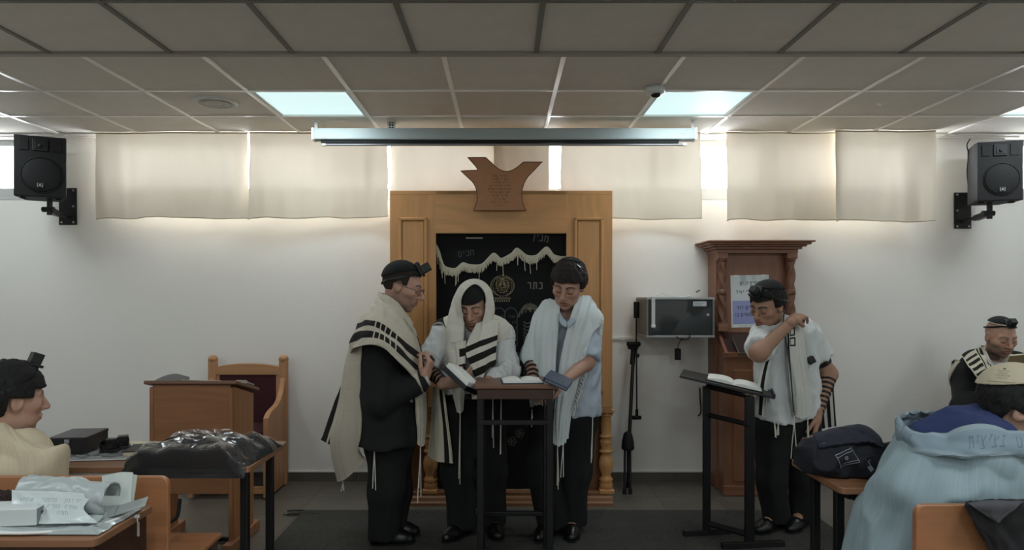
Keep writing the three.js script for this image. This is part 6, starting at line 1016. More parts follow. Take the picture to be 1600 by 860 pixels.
// ------------------------------------------------------------------ the bearded man seated by the wall
{
  const Z = 4.66, base = P(1556, 0, Z); base.y = 0;
  const f = new Figure(base, 'bearded man seated by the wall in a black jacket and striped prayer shawl');
  const sk = { skin: SKIN.fair, beard: 0.85, beardColor: [0.055, 0.048, 0.043], hairColor: [0.12, 0.10, 0.09], buzz: 0.25, jaw: 1.08, brow: 0.8 };
  f.setHead(P(1563, 527, 4.62), -0.05, 0.32, 0.0, 1.02);
  const nb = P(1557, 562, 4.72), shR = P(1513, 590, 4.7), shL = P(1600, 590, 4.74), elR = P(1506, 640, 4.55), wrR = P(1566, 612, 4.36), elL = P(1615, 640, 4.55), wrL = P(1600, 608, 4.36);
  const o = { hR: P(1535, 672, 4.74), hL: P(1582, 672, 4.74), kR: P(1532, 690, 4.3), kL: P(1590, 690, 4.3), aR: P(1532, 780, 4.28), aL: P(1590, 780, 4.28), tR: P(1530, 790, 4.12), tL: P(1594, 790, 4.12) };
  for (const k of ['R', 'L']) { o['h' + k].y = 0.55; o['k' + k].y = 0.53; o['a' + k].y = 0.085; o['t' + k].y = 0.03; }
  const arms = [[shR, elR, 0.05, 0.042], [elR, wrR, 0.042, 0.03], [shL, elL, 0.05, 0.042], [elL, wrL, 0.042, 0.03]];
  const h1 = handBones(P(1570, 608, 4.34), V(0.6, 0.6, 0.1), V(-0.3, 0, 1), -1, 1, [0.7, 0.7, 0.7, 0.7], 0.3), h2 = handBones(P(1600, 604, 4.34), V(-0.1, 0.8, 0.1), V(0.2, 0, 1), 1, 1, [0.7, 0.7, 0.7, 0.7], 0.3);
  f.body([...arms, ...legBones(o), ...trunkBones(nb, f.headPoint(0, -0.08, -0.03), shR, shL, o.hR, o.hL)], sk, [h1, h2]);
  const tfun = trousers(f, o, 0.68, 1, 51);
  const jl = [[shR.clone().lerp(nb, 0.4), o.hR, 0.13, 0.14], [shL.clone().lerp(nb, 0.4), o.hL, 0.13, 0.14], [shR, shL, 0.082, 0.082], [shR, elR, 0.088, 0.072], [elR, wrR.clone().lerp(elR, 0.1), 0.07, 0.052], [shL, elL, 0.088, 0.072], [elL, wrL.clone().lerp(elL, 0.1), 0.07, 0.052]];
  const jf = bones(jl, 0.045), jb = boundsOf(jl, 0.03), nk = f.headPoint(0, -0.13, 0.06);
  f.net('jacket', (x, y, z) => smax(smax(jf(x, y, z), 0.5 - y, 0.006), 0.09 - Math.hypot(x - nk.x, y - nk.y, (z - nk.z) * 0.8), 0.006), jb, 0.0105, suitMat, [0.014, 7, 4, 7, 52]);
  const shl = [[P(1558, 575, 4.69), P(1562, 620, 4.66), 0.125, 0.12], [nb, f.headPoint(0, -0.13, -0.02), 0.074, 0.072]], shf = bones(shl, 0.03), shb = boundsOf(shl, 0.02), sh2 = f.headPoint(0, -0.1, 0.02);
  f.net('shirt', (x, y, z) => smax(shf(x, y, z), 0.078 - Math.hypot(x - sh2.x, y - sh2.y, z - sh2.z), 0.005), shb, 0.008, shirtWhite);
  for (const [n, a] of [['collar_wing', [[[1540, 548, 4.62], [1547, 562, 4.55], [1557, 577, 4.52]], [[1540, 556, 4.6], [1548, 570, 4.54], [1560, 586, 4.5]]]], ['collar_wing', [[[1560, 580, 4.52], [1571, 570, 4.53], [1580, 556, 4.58]], [[1563, 588, 4.5], [1575, 578, 4.51], [1584, 564, 4.56]]]]]) f.add(n, drape(a.map(Q), { nu: 14, nv: 6, sdf: shf, off: 0.008, fold: [0, 1, 1], thick: 0.004 }), shirtWhite);
  f.skullcap('skullcap', M('#111113', 0.9), { tilt: -0.2, cut: 0.068, thick: 0.008 });
  { const pts = []; for (let i = 0; i <= 36; i++) { const a = i / 36 * 6.2832; pts.push(V(Math.sin(a) * 0.068, 0.096 + 0.008 * Math.cos(a), Math.cos(a) * 0.084 - 0.016)); } f.headGeo('cap_band', ribbon(pts, 0.006, 0.003, V(0, 1, 0)), M('#b8b6ae', 0.8)); }
  f.headTefillin({ y: 0.106, z: 0.066, s: 1.1, tilt: 0.5, t: 0.006, yb: 0.02 });
  const jw = (x, y, z) => Math.min(jf(x, y, z), shf(x, y, z));
  f.add('shawl_shoulder', drape([Q([[1536, 545, 4.74], [1540, 552, 4.64], [1548, 570, 4.55], [1556, 592, 4.5]]), Q([[1521, 547, 4.78], [1528, 556, 4.62], [1538, 575, 4.5], [1545, 598, 4.45]]), Q([[1504, 556, 4.78], [1510, 568, 4.62], [1522, 584, 4.48], [1537, 602, 4.42]])], { nu: 40, nv: 40, sdf: jw, off: 0.014, fold: [0.008, 3, 2], seed: 3, thick: 0.006, topFold: 1 }), shawlMat(stripes('#c4bdaa', [[0.02, 0.14, BLACKBAND]], 'v', [256, 256], (x, w, h) => { x.fillStyle = BLACKBAND; x.fillRect(w * 0.05, h * 0.4, w * 0.95, h * 0.06); for (let i = 0; i < 6; i++) x.fillRect(w * (0.12 + i * 0.145), h * 0.5, w * 0.075, h * 0.44); })));
  f.add('shawl_fall', drape([Q([[1487, 566, 4.8], [1494, 562, 4.74], [1502, 566, 4.7]]), Q([[1490, 610, 4.84], [1498, 610, 4.76], [1507, 612, 4.7]]), Q([[1492, 655, 4.84], [1503, 656, 4.76], [1514, 655, 4.7]])], { nu: 20, nv: 40, sdf: jw, off: 0.014, fold: [0.012, 2.5, 1], seed: 6, thick: 0.006 }), shawlMat(stripes('#b9b2a0', [[0.18, 0.44, BLACKBAND]], 'u')));
  f.add('shawl_collar', drape([Q([[1541, 542, 4.76], [1537, 546, 4.68], [1545, 560, 4.58], [1556, 582, 4.51]]), Q([[1530, 545, 4.76], [1530, 552, 4.66], [1538, 568, 4.55], [1550, 594, 4.48]])], { nu: 30, nv: 8, sdf: jw, off: 0.02, fold: [0.004, 3, 2], seed: 4, thick: 0.006, topFold: 1 }), shawlMat(stripes('#c4bdaa', [[0.45, 0.9, BLACKBAND]])));
  // his chair, mostly hidden
  const k = group('wooden_chair', V(base.x + 0.09, 0, -4.82), 'plain wooden chair by the wall carrying the bearded man', 'chair');
  part('seat', rb(0.36, 0.03, 0.4, 0.008), MAT.bench, k, V(0, 0.415, 0.04)); part('backrest', rb(0.32, 0.2, 0.02, 0.008, true), MAT.bench, k, V(0, 0.6, -0.185));
  for (const s of [-1, 1]) { part('leg', rb(0.03, 0.4, 0.03, 0.004), MAT.deskDark, k, V(s * 0.15, 0.2, 0.21)); part('back_post', rb(0.03, 0.66, 0.03, 0.004), MAT.deskDark, k, V(s * 0.15, 0.33, -0.16)); }
  // the tan book he reads
  const b = group('tan_book', P(1597, 578, 4.3), 'large tan book held open by the bearded man', 'book'); b.rotation.set(0.5, 0.0, -0.02);
  const cm = M('#7d6f50', 0.75);
  for (const s of [-1, 1]) { const c = part('cover', rb(0.135, 0.19, 0.005, 0.002), cm, b, V(s * 0.066, 0.02, 0.012), [0, -s * 0.18, 0]); part('page_block', rb(0.125, 0.18, 0.014, 0.003), MAT.paperOld, b, V(s * 0.064, 0.02, -0.002), [0, -s * 0.18, 0]); }
  part('spine', rb(0.016, 0.19, 0.008, 0.003), cm, b, V(0, 0.02, 0.02));
}
// ------------------------------------------------------------------ the boy at the left edge
{
  const base = P(15, 0, 2.62); base.y = 0;
  const f = new Figure(base, 'dark-haired boy in a plain cream prayer shawl seated at the left, facing away');
  const sk = { skin: SKIN.fair.map((c) => c * 0.92) };
  f.setHead(P(17, 625, 2.6), 2.5, 0.1, 0.0, 1.05);
  const nb = P(10, 690, 2.66), shR = P(35, 740, 2.5), shL = P(30, 726, 2.86), elR = P(75, 800, 2.5), wrR = P(112, 770, 2.72), elL = P(70, 790, 2.95), wrL = P(115, 760, 2.9);
  const o = { hR: P(-20, 840, 2.55), hL: P(-20, 840, 2.8), kR: P(120, 840, 2.6), kL: P(120, 840, 2.85), aR: P(120, 900, 2.6), aL: P(120, 900, 2.85), tR: P(160, 900, 2.62), tL: P(160, 900, 2.86) };
  for (const k of ['R', 'L']) { o['h' + k].y = 0.56; o['k' + k].y = 0.54; o['a' + k].y = 0.085; o['t' + k].y = 0.03; o['a' + k].x = o['k' + k].x; o['t' + k].x = o['k' + k].x + 0.17; }
  const arms = [[shR, elR, 0.05, 0.04], [elR, wrR, 0.042, 0.03], [shL, elL, 0.05, 0.04], [elL, wrL, 0.042, 0.03]];
  const h1 = handBones(P(116, 768, 2.74), V(1, -0.1, -0.2), V(0, 1, 0.2), 1, 1, [0.3, 0.3, 0.3, 0.3], 0.1), h2 = handBones(P(119, 758, 2.9), V(1, -0.1, 0.1), V(0, 1, 0), -1, 1, [0.3, 0.3, 0.3, 0.3], 0.1);
  f.body([...arms, ...legBones(o), ...trunkBones(nb, f.headPoint(0, -0.08, -0.03), shR, shL, o.hR, o.hL)], sk, [h1, h2]);
  trousers(f, o, 0.7, 1, 61);
  const sl = [[shR.clone().lerp(nb, 0.4), o.hR, 0.11, 0.12], [shL.clone().lerp(nb, 0.4), o.hL, 0.11, 0.12], [shR, shL, 0.075, 0.075], [shR, elR, 0.078, 0.065], [elR, wrR, 0.06, 0.045], [shL, elL, 0.078, 0.065], [elL, wrL, 0.06, 0.045]];
  const sf0 = bones(sl, 0.04), sb = boundsOf(sl, 0.03); f.net('shirt', (x, y, z) => smax(sf0(x, y, z), 0.56 - y, 0.005), sb, 0.012, shirtWhite, [0.01, 9, 6, 9, 62]);
  f.headPart('hair', hairField({ thick: 0.019, front: 0.045, back: -0.07, side: 0.012, rough: 1.2, faceZ: 0.045 }), 0.004, M('#0e0c0b', 0.85));
  f.headTefillin({ y: 0.12, z: 0.055, s: 1.1, tilt: 0.3, t: 0.018, yb: -0.01 });
  f.add('shawl', drape([
    Q([[-70, 668, 2.9], [-40, 660, 2.78], [-22, 654, 2.66], [-4, 656, 2.56], [20, 676, 2.53], [44, 694, 2.6], [56, 700, 2.7]]), Q([[-110, 700, 2.92], [-66, 690, 2.7], [-30, 676, 2.54], [10, 686, 2.46], [50, 700, 2.45], [84, 704, 2.52], [98, 708, 2.72]]),
    Q([[-130, 770, 2.92], [-80, 770, 2.66], [-30, 760, 2.5], [20, 740, 2.42], [68, 722, 2.42], [102, 702, 2.5], [106, 704, 2.7]]), Q([[-140, 870, 2.92], [-90, 870, 2.64], [-40, 850, 2.46], [10, 820, 2.41], [56, 790, 2.42], [100, 760, 2.5], [104, 740, 2.66]]), Q([[-140, 940, 2.92], [-90, 940, 2.64], [-40, 920, 2.46], [10, 890, 2.42], [50, 860, 2.43], [94, 830, 2.5], [102, 800, 2.62]])],
    { nu: 80, nv: 70, sdf: sf0, off: 0.012, fold: [0.022, 4.2, 1.3], seed: 7, thick: 0.006 }), shawlMat(stripes('#c4b59a', [])));
}
// ------------------------------------------------------------------ the bowed figure at the right edge
{
  const base = P(1500, 0, 2.4); base.y = 0;
  const f = new Figure(base, 'person bowed forward in a pale blue-white shawl and cream printed skullcap at the right');
  const sk = { skin: SKIN.olive };
  f.setHead(P(1587, 640, 2.38), 1.2, 0.5, 0.0, 1.05);
  const nb = P(1560, 690, 2.42), shR = P(1530, 716, 2.2), shL = P(1530, 700, 2.66), elR = P(1590, 800, 2.18), wrR = P(1660, 780, 2.3), elL = P(1600, 790, 2.7), wrL = P(1670, 770, 2.55);
  const o = { hR: P(1440, 860, 2.3), hL: P(1440, 860, 2.55), kR: P(1600, 860, 2.28), kL: P(1600, 860, 2.58), aR: P(1600, 900, 2.28), aL: P(1600, 900, 2.58), tR: P(1640, 900, 2.3), tL: P(1640, 900, 2.58) };
  for (const k of ['R', 'L']) { o['h' + k].y = 0.57; o['k' + k].y = 0.54; o['a' + k].y = 0.085; o['t' + k].y = 0.03; o['a' + k].x = o['k' + k].x; o['t' + k].x = o['k' + k].x + 0.17; }
  const arms = [[shR, elR, 0.05, 0.042], [elR, wrR, 0.042, 0.03], [shL, elL, 0.05, 0.042], [elL, wrL, 0.042, 0.03]];
  const h1 = handBones(P(1665, 778, 2.32), V(1, -0.1, -0.2), V(0, 1, 0.2), 1, 1, [0.3, 0.3, 0.3, 0.3], 0.1), h2 = handBones(P(1676, 768, 2.54), V(1, -0.1, 0.1), V(0, 1, 0), -1, 1, [0.3, 0.3, 0.3, 0.3], 0.1);
  f.body([...arms, ...legBones(o), ...trunkBones(nb, f.headPoint(0, -0.08, -0.03), shR, shL, o.hR, o.hL)], sk, [h1, h2]);
  trousers(f, o, 0.72, 1, 71);
  const sl = [[P(1470, 870, 2.42), P(1500, 730, 2.42), 0.16, 0.15], [P(1500, 730, 2.42), P(1556, 690, 2.42), 0.15, 0.1], [shR, shL, 0.075, 0.09], [shR, elR, 0.07, 0.066], [elR, wrR, 0.062, 0.046], [shL, elL, 0.08, 0.068], [elL, wrL, 0.062, 0.046], [P(1500, 664, 2.44), P(1530, 660, 2.42), 0.045, 0.05], [P(1452, 712, 2.46), P(1500, 700, 2.45), 0.1, 0.12], ...trunkBones(nb, nb.clone().lerp(f.hp, 0.3), shR, shL, o.hR, o.hL, 1.16)];
  const sf0 = bones(sl, 0.06), sb = boundsOf(sl, 0.03); f.net('blue_shirt', (x, y, z) => smax(sf0(x, y, z), 0.57 - y, 0.005), sb, 0.011, clothMat('#26355f', 0.95), [0.016, 9, 9, 9, 72]);
  f.headPart('hair', hairField({ thick: 0.016, front: 0.062, back: -0.09, side: -0.004, rough: 1.2, faceZ: 0.036 }), 0.004, M('#12100f', 0.85));
  const capT = canvasTex(512, 256, (x, w, h) => { x.fillStyle = '#b7ad94'; x.fillRect(0, 0, w, h); });
  f.skullcap('skullcap', M('#b7ad94', 0.9, { bumpMap: weaveBump, bumpScale: 0.0006 }), { tilt: -0.62, cut: 0.06, thick: 0.0225 });
  { // printed emblem and lines on the cap, on the side that faces the camera
    const t = canvasTex(256, 160, (x, w, h) => { x.fillStyle = '#b7ad94'; x.fillRect(0, 0, w, h); x.strokeStyle = '#5d584c'; x.fillStyle = '#4a463c'; x.beginPath(); x.ellipse(w / 2, 20, 26, 9, 0.1, 0, 6.3); x.fill(); hebMid(x, 'ק.ק בית הכנסת', w / 2, 42, 15, 0.16); hebMid(x, 'אהבת שלום', w / 2, 68, 13, 0.16); hebMid(x, 'שמחת החתן והכלה', w / 2, 92, 13, 0.16); hebMid(x, 'לזכרון תודה', w / 2, 118, 12, 0.16); });
    const pos = [], uv = [], idx = [], N = 10; const T0 = 0.0225 + 0.0036;
    for (let j = 0; j <= N; j++) for (let i = 0; i <= N; i++) { const la = lerp(0.62, 1.12, j / N), lo = lerp(-2.6, -1.8, i / N), ct = Math.cos(-0.62), st = Math.sin(-0.62), h = Math.cos(la) * Math.cos(lo), d = [Math.cos(la) * Math.sin(lo), Math.sin(la) * ct - h * st, Math.sin(la) * st + h * ct], k = 1 / Math.hypot(d[0] / (0.079 + T0), d[1] / (0.092 + T0), d[2] / (0.101 + T0)); pos.push(d[0] * k, 0.034 + d[1] * k, -0.014 + d[2] * k); uv.push(i / N, j / N); }
    for (let j = 0; j < N; j++) for (let i = 0; i < N; i++) { const a = j * (N + 1) + i; idx.push(a, a + 1, a + N + 2, a, a + N + 2, a + N + 1); }
    const g = new THREE.BufferGeometry(); g.setAttribute('position', new THREE.Float32BufferAttribute(pos, 3)); g.setAttribute('uv', new THREE.Float32BufferAttribute(uv, 2)); g.setIndex(idx); g.computeVertexNormals();
    f.headGeo('cap_print', g, new THREE.MeshStandardMaterial({ map: t, roughness: 0.9, side: THREE.DoubleSide }));
  }
  const paleT = canvasTex(1024, 512, (x, w, h) => { x.fillStyle = '#8fa2a8'; x.fillRect(0, 0, w, h); const r = rng(3); for (let i = 0; i < 400; i++) { x.fillStyle = i % 2 ? 'rgba(120,150,170,.05)' : 'rgba(240,250,255,.05)'; x.fillRect(r() * w, 0, 1 + r() * 2, h); } });
  const bandT = canvasTex(2048, 160, (x, w, h) => { x.fillStyle = '#8c9ca2'; x.fillRect(0, 0, w, h); x.fillStyle = '#7d8e98'; x.fillRect(0, h * 0.2, w, h * 0.55); x.strokeStyle = '#76899b'; x.lineWidth = 3; x.strokeRect(2, h * 0.18, w - 4, h * 0.6); x.strokeStyle = '#667683'; heb(x, 'להתעטף בציצית', w * 0.96, h * 0.3, 52, 0.15); heb(x, 'אשר קדשנו', w * 0.5, h * 0.3, 52, 0.15); });
  f.add('shawl_fall', drape([
    Q([[1478, 658, 2.77], [1430, 658, 2.67], [1409, 674, 2.51], [1432, 694, 2.27], [1503, 702, 2.17], [1580, 696, 2.15], [1650, 710, 2.16]]), Q([[1460, 720, 2.82], [1402, 712, 2.7], [1364, 734, 2.46], [1400, 760, 2.2], [1490, 768, 2.11], [1580, 768, 2.1], [1650, 770, 2.12]]),
    Q([[1450, 800, 2.84], [1386, 790, 2.72], [1344, 796, 2.44], [1380, 830, 2.22], [1480, 840, 2.12], [1580, 840, 2.12], [1660, 840, 2.13]]), Q([[1450, 920, 2.84], [1366, 880, 2.72], [1320, 890, 2.42], [1356, 910, 2.24], [1480, 930, 2.13], [1580, 930, 2.13], [1660, 930, 2.14]])],
    { nu: 96, nv: 70, sdf: sf0, off: 0.014, fold: [0.055, 5.5, 1.6], seed: 5, thick: 0.005 }), shawlMat(paleT));
  f.add('shawl_neckband', drape([
    Q([[1482, 650, 2.78], [1442, 645, 2.68], [1408, 652, 2.52], [1432, 676, 2.3], [1508, 682, 2.2], [1580, 674, 2.17], [1650, 694, 2.2]]), Q([[1476, 656, 2.8], [1434, 652, 2.71], [1401, 664, 2.52], [1428, 690, 2.25], [1504, 700, 2.14], [1580, 694, 2.11], [1650, 708, 2.14]]), Q([[1472, 668, 2.8], [1430, 668, 2.7], [1405, 688, 2.5], [1431, 707, 2.23], [1500, 716, 2.12], [1580, 712, 2.1], [1650, 722, 2.12]])],
    { nu: 110, nv: 24, sdf: sf0, off: 0.02, fold: [0.016, 7, 1.2], seed: 8, thick: 0.008, topFold: 1 }), shawlMat(bandT));
}

// ------------------------------------------------------------------ books and papers on the stands
{
  // the white open book on the standing desk
  const top = P(741, 603, 3.52).y + 0.004;
  const b = group('open_book', V(P(815, 0, 3.62).x, top + 0.001, -3.64), 'open book with white pages lying flat on the standing desk', 'book');
  const page = (s, w, d) => { const sh = new THREE.Shape(); sh.moveTo(0, 0.004); sh.bezierCurveTo(s * w * 0.15, 0.024, s * w * 0.5, 0.024, s * w, 0.01); sh.lineTo(s * w, 0.003); sh.lineTo(0, 0.002); sh.closePath(); return boxUV(new THREE.ExtrudeGeometry(sh, { depth: d, bevelEnabled: false, curveSegments: 10 })).translate(0, 0, -d / 2); };
  for (const s of [-1, 1]) part('pages', page(s, 0.1, 0.17), MAT.paper, b); part('cover', rb(0.215, 0.004, 0.182, 0.001), MAT.blueBook, b, V(0, 0.002, 0)); b.rotation.y = 0.06;
  const k = group('blue_book', V(P(873, 0, 3.5).x, top - 0.006, -3.56), 'dark blue closed book overhanging the right end of the standing desk', 'book'); k.rotation.set(0.16, -0.3, -0.34);
  part('cover', rb(0.13, 0.004, 0.15, 0.0015), MAT.blueBook, k, V(0, 0.02, 0)); part('cover', rb(0.13, 0.004, 0.15, 0.0015), MAT.blueBook, k, V(0, 0.002, 0)); part('page_block', rb(0.122, 0.015, 0.142, 0.002), M('#6c7480', 0.7), k, V(0.002, 0.011, 0)); part('spine', rb(0.005, 0.022, 0.15, 0.002), MAT.blueBook, k, V(-0.064, 0.011, 0)); k.position.y = top + 0.008;
  // the book the hooded boy holds
  const a = P(708, 574, 3.72), c = P(740, 604, 3.62), h = group('held_book', a.clone().add(c).multiplyScalar(0.5), 'thick black-covered book held tilted by the boy in the hooded shawl', 'book');
  const u = c.clone().sub(a), len = u.length(); u.normalize(); const w = V(0.12, -0.06, -0.98); w.addScaledVector(u, -w.dot(u)).normalize(); const n = new THREE.Vector3().crossVectors(w, u).normalize(); if (n.y < 0) n.negate();
  h.quaternion.setFromRotationMatrix(new THREE.Matrix4().makeBasis(u, n, new THREE.Vector3().crossVectors(u, n)));
  part('cover', rb(len + 0.014, 0.026, 0.132, 0.003), MAT.blackBook, h, V(0, -0.026, 0)); part('page_block', rb(len, 0.026, 0.122, 0.003), MAT.paper, h, V(0, 0, 0)); part('open_page', rb(len * 0.98, 0.002, 0.118, 0.001), MAT.paper, h, V(0, 0.016, -0.004), [0.05, 0, 0]);
  // open book on the metal stand
  const m = group('open_book', stand.mid.clone().addScaledVector(stand.n, 0.008).addScaledVector(stand.u, 0.05), 'open book with curling pages on the tilted board of the metal book stand', 'book'); m.quaternion.copy(stand.q);
  const len2 = 0.2; for (const s of [-1, 1]) part('pages', page(s, 0.15, 0.24), MAT.paper, m, V(-0.01, 0.003, 0)); part('cover', rb(0.32, 0.005, 0.25, 0.001), MAT.blackBook, m, V(-0.01, 0.003, 0));
  // old book on the carved stand's rest
  const yb = P(0, 556, 4.86).y; const o = group('old_book', V(P(1160, 0, 4.92).x, yb + 0.07, -4.9), 'old book with yellowed page edges lying on the carved stand', 'book'); o.rotation.set(0.87, 0.0, 0); o.rotation.y = 0.12;
  part('cover', rb(0.17, 0.004, 0.15, 0.001), wood([52, 30, 24], 0.6, 0.5, 51), o, V(0.02, 0.03, 0)); part('page_block', rb(0.16, 0.024, 0.142, 0.002), MAT.paperOld, o, V(0.02, 0.016, 0)); part('cover', rb(0.17, 0.004, 0.15, 0.001), MAT.blackBook, o, V(0.02, 0.002, 0));
}
// ------------------------------------------------------------------ crumpled sheets and bags
function crumple(w, d, h, seed, o = {}) {          // a closed soft pouch: a puffed top over a flat base
  const N = o.n ?? 44, pos = [], idx = [], uv = [], at = (i, j) => j * (N + 1) + i;
  const edge = (t) => Math.pow(clamp(Math.min(t, 1 - t) * (o.round ?? 5), 0, 1), 0.6);
  for (const top of [1, 0]) for (let j = 0; j <= N; j++) for (let i = 0; i <= N; i++) {
    const u = i / N, v = j / N, e = Math.min(edge(u), edge(v)), x = (u - 0.5) * w * (1 + 0.04 * noise(v * 4, seed)), z = (v - 0.5) * d * (1 + 0.06 * noise(u * 4, seed + 3));
    const n = (0.5 - 1.3 * Math.abs(noise(u * 3.2 + seed, v * 3.2, seed))) + 0.5 * (0.4 - Math.abs(noise(u * 7 + seed, v * 7 + seed, 2))) + 0.2 * noise(u * 17, v * 17, seed);
    const sl = o.lift ? o.lift(u, v) : 1; pos.push(x, top ? e * (h * sl + (o.amp ?? 0.02) * n) + 0.001 : 0, z); uv.push(u, 1 - v);
  }
  const K = (N + 1) * (N + 1); for (let j = 0; j < N; j++) for (let i = 0; i < N; i++) { const a = at(i, j), b = at(i, j + 1), c = at(i + 1, j + 1), q = at(i + 1, j); idx.push(a, b, c, a, c, q, K + a, K + c, K + b, K + a, K + q, K + c); }
  const g = new THREE.BufferGeometry(); g.setAttribute('position', new THREE.Float32BufferAttribute(pos, 3)); g.setAttribute('uv', new THREE.Float32BufferAttribute(uv, 2)); g.setIndex(idx); g.computeVertexNormals(); return g;
}
const clearFilm = new THREE.MeshPhysicalMaterial({ color: '#dfe4e4', roughness: 0.18, transmission: 0.55, thickness: 0, clearcoat: 0.6, clearcoatRoughness: 0.12 });
// the black garment bag under clear plastic, hanging over the desk's near edge
{
  const y = 0.733, b = group('garment_bag', V(P(320, 0, 2.95).x, y, -2.93), 'large black garment bag in shiny crumpled plastic on the left desk', 'bag');
  const pos = [], N = 70, W = 0.5, D = 0.42;
  const make = (off, amp, seed) => {
    const p = [], uv = [], idx = [], at = (i, j) => j * (N + 1) + i;
    for (const top of [1, 0]) for (let j = 0; j <= N; j++) for (let i = 0; i <= N; i++) {
      const u = i / N, v = j / N, e = Math.pow(clamp(Math.min(u, 1 - u) * 7, 0, 1), 0.6) * Math.pow(clamp(Math.min(v * 8, (1 - v) * 10), 0, 1), 0.6);
      let x = (u - 0.5) * W * (1 + 0.05 * noise(v * 4, seed)) + 0.03 * (1 - v), z = (v - 0.5) * D * (1 + 0.05 * noise(u * 4, seed + 2));
      const n = (0.5 - 1.4 * Math.abs(noise(u * 2.6 + seed, v * 2.9, seed))) + 0.55 * (0.4 - Math.abs(noise(u * 6 + seed, v * 6 + seed, 2))) + 0.05 * noise(u * 15, v * 15, seed);
      let yy = (top ? e * (0.04 + 0.032 * Math.sin(u * 3.1) * Math.sin(v * 2.6) + amp * n + off) : 0) + 0.002; const hang = Math.max(0, z - 0.16); if (hang > 0) { yy -= hang * 0.9; z -= hang * 0.62; x -= hang * 0.1; if (!top) { yy -= 0.0; z += 0.012; } }
      p.push(x, yy, z + (top && hang > 0 ? 0.03 * e + off : 0)); uv.push(u, v);
    }
    const K = (N + 1) * (N + 1); for (let j = 0; j < N; j++) for (let i = 0; i < N; i++) { const a = at(i, j), b2 = at(i, j + 1), c = at(i + 1, j + 1), q = at(i + 1, j); idx.push(a, b2, c, a, c, q, K + a, K + c, K + b2, K + a, K + q, K + c); }
    const g = new THREE.BufferGeometry(); g.setAttribute('position', new THREE.Float32BufferAttribute(p, 3)); g.setAttribute('uv', new THREE.Float32BufferAttribute(uv, 2)); g.setIndex(idx); g.computeVertexNormals(); return g;
  };
  part('dark_cloth', make(0, 0.03, 4), M('#060607', 0.8), b);
  part('plastic_cover', make(0.007, 0.044, 4), new THREE.MeshPhysicalMaterial({ color: '#f2f4f5', roughness: 0.1, transmission: 0.985, thickness: 0, clearcoat: 0.7, clearcoatRoughness: 0.06, specularIntensity: 1 }), b);
  part('carry_loop', tube([V(-0.1, -0.1, 0.27), V(-0.08, -0.17, 0.28), V(-0.03, -0.19, 0.28), V(0.02, -0.17, 0.28), V(0.03, -0.1, 0.27)], 0.007, 24, 6), MAT.rubber, b);
  part('bound_edge', tube([V(-0.2, 0.03, 0.13), V(-0.14, 0.075, 0.0), V(-0.08, 0.075, -0.06)], 0.005, 30, 6), MAT.rubber, b);
}
{
  const y = 0.733;
  const sheet = group('plastic_sleeve', V(P(160, 0, 2.98).x, y, -2.98), 'shiny clear plastic sleeve under the leather boxes on the left desk', 'sleeve'); sheet.rotation.y = 0.12;
  part('film', crumple(0.3, 0.26, 0.006, 3, { amp: 0.012, round: 12 }), new THREE.MeshPhysicalMaterial({ color: '#b9bcba', roughness: 0.14, transmission: 0.35, thickness: 0, clearcoat: 1, clearcoatRoughness: 0.08 }), sheet);
  part('sealed_edge', rb(0.29, 0.003, 0.008, 0.001), MAT.white, sheet, V(0, 0.003, 0.128));
  const bk = group('black_case', V(P(124, 0, 3.0).x, y + 0.02, -3.0), 'black flat box beside the cream-shawled boy on the left desk', 'box'); bk.rotation.y = 0.1;
  part('body', rb(0.15, 0.055, 0.2, 0.005), M('#1a1719', 0.5), bk, V(0, 0.028, 0)); part('lid', rb(0.154, 0.014, 0.204, 0.004), M('#201c1f', 0.45), bk, V(0, 0.06, 0)); part('clasp', rb(0.02, 0.016, 0.004, 0.001), MAT.steel, bk, V(0, 0.05, 0.103));
  for (const [px, py, z, t, l] of [[172, 706, 2.96, 0.3, 'black leather box lying nearer on the clear plastic sleeve'], [190, 700, 3.02, 0.5, 'black leather box standing farther back on the clear plastic sleeve']]) {
    const k = group('leather_box', V(P(px, 0, z).x, y + 0.016, -z), l, 'box'); k.rotation.y = t;
    part('base', rb(0.07, 0.012, 0.055, 0.003), MAT.leather, k, V(0, 0.006, 0)); part('cube', rb(0.042, 0.042, 0.042, 0.003), MAT.leather, k, V(0.006, 0.033, 0));
    const st = []; for (let i = 0; i <= 40; i++) { const a = i / 40 * 12.5; st.push(V(-0.005 + Math.cos(a) * 0.034, 0.018 + 0.02 * (i / 40) + 0.004 * Math.sin(a * 2), Math.sin(a) * 0.032)); } part('strap', ribbon(st, 0.01, 0.002, V(0, 1, 0)), MAT.leather, k);
  }
  const ob = group('yellowed_book', V(P(228, 0, 3.02).x, y, -3.0), 'small book with yellowed pages half under the garment bag', 'book'); ob.rotation.y = 0.2;
  part('page_block', rb(0.12, 0.018, 0.15, 0.002), MAT.paperOld, ob, V(0, 0.012, 0)); for (const q of [0.002, 0.0225]) part('cover', rb(0.126, 0.003, 0.156, 0.001), M('#2e2a26', 0.6), ob, V(0, q, 0));
  const pf = group('paper_folder', V(P(215, 0, 3.14).x + 0.02, y, -3.14), 'thin pale folder lying at the far edge of the left desk', 'folder'); pf.rotation.y = -0.15;
  part('sheet', rb(0.2, 0.004, 0.12, 0.001), M('#8e8a80', 0.7), pf, V(0, 0.0025, 0)); part('sheet', rb(0.19, 0.003, 0.12, 0.001), MAT.paperOld, pf, V(0.01, 0.006, 0), [0, 0.1, 0]);
}
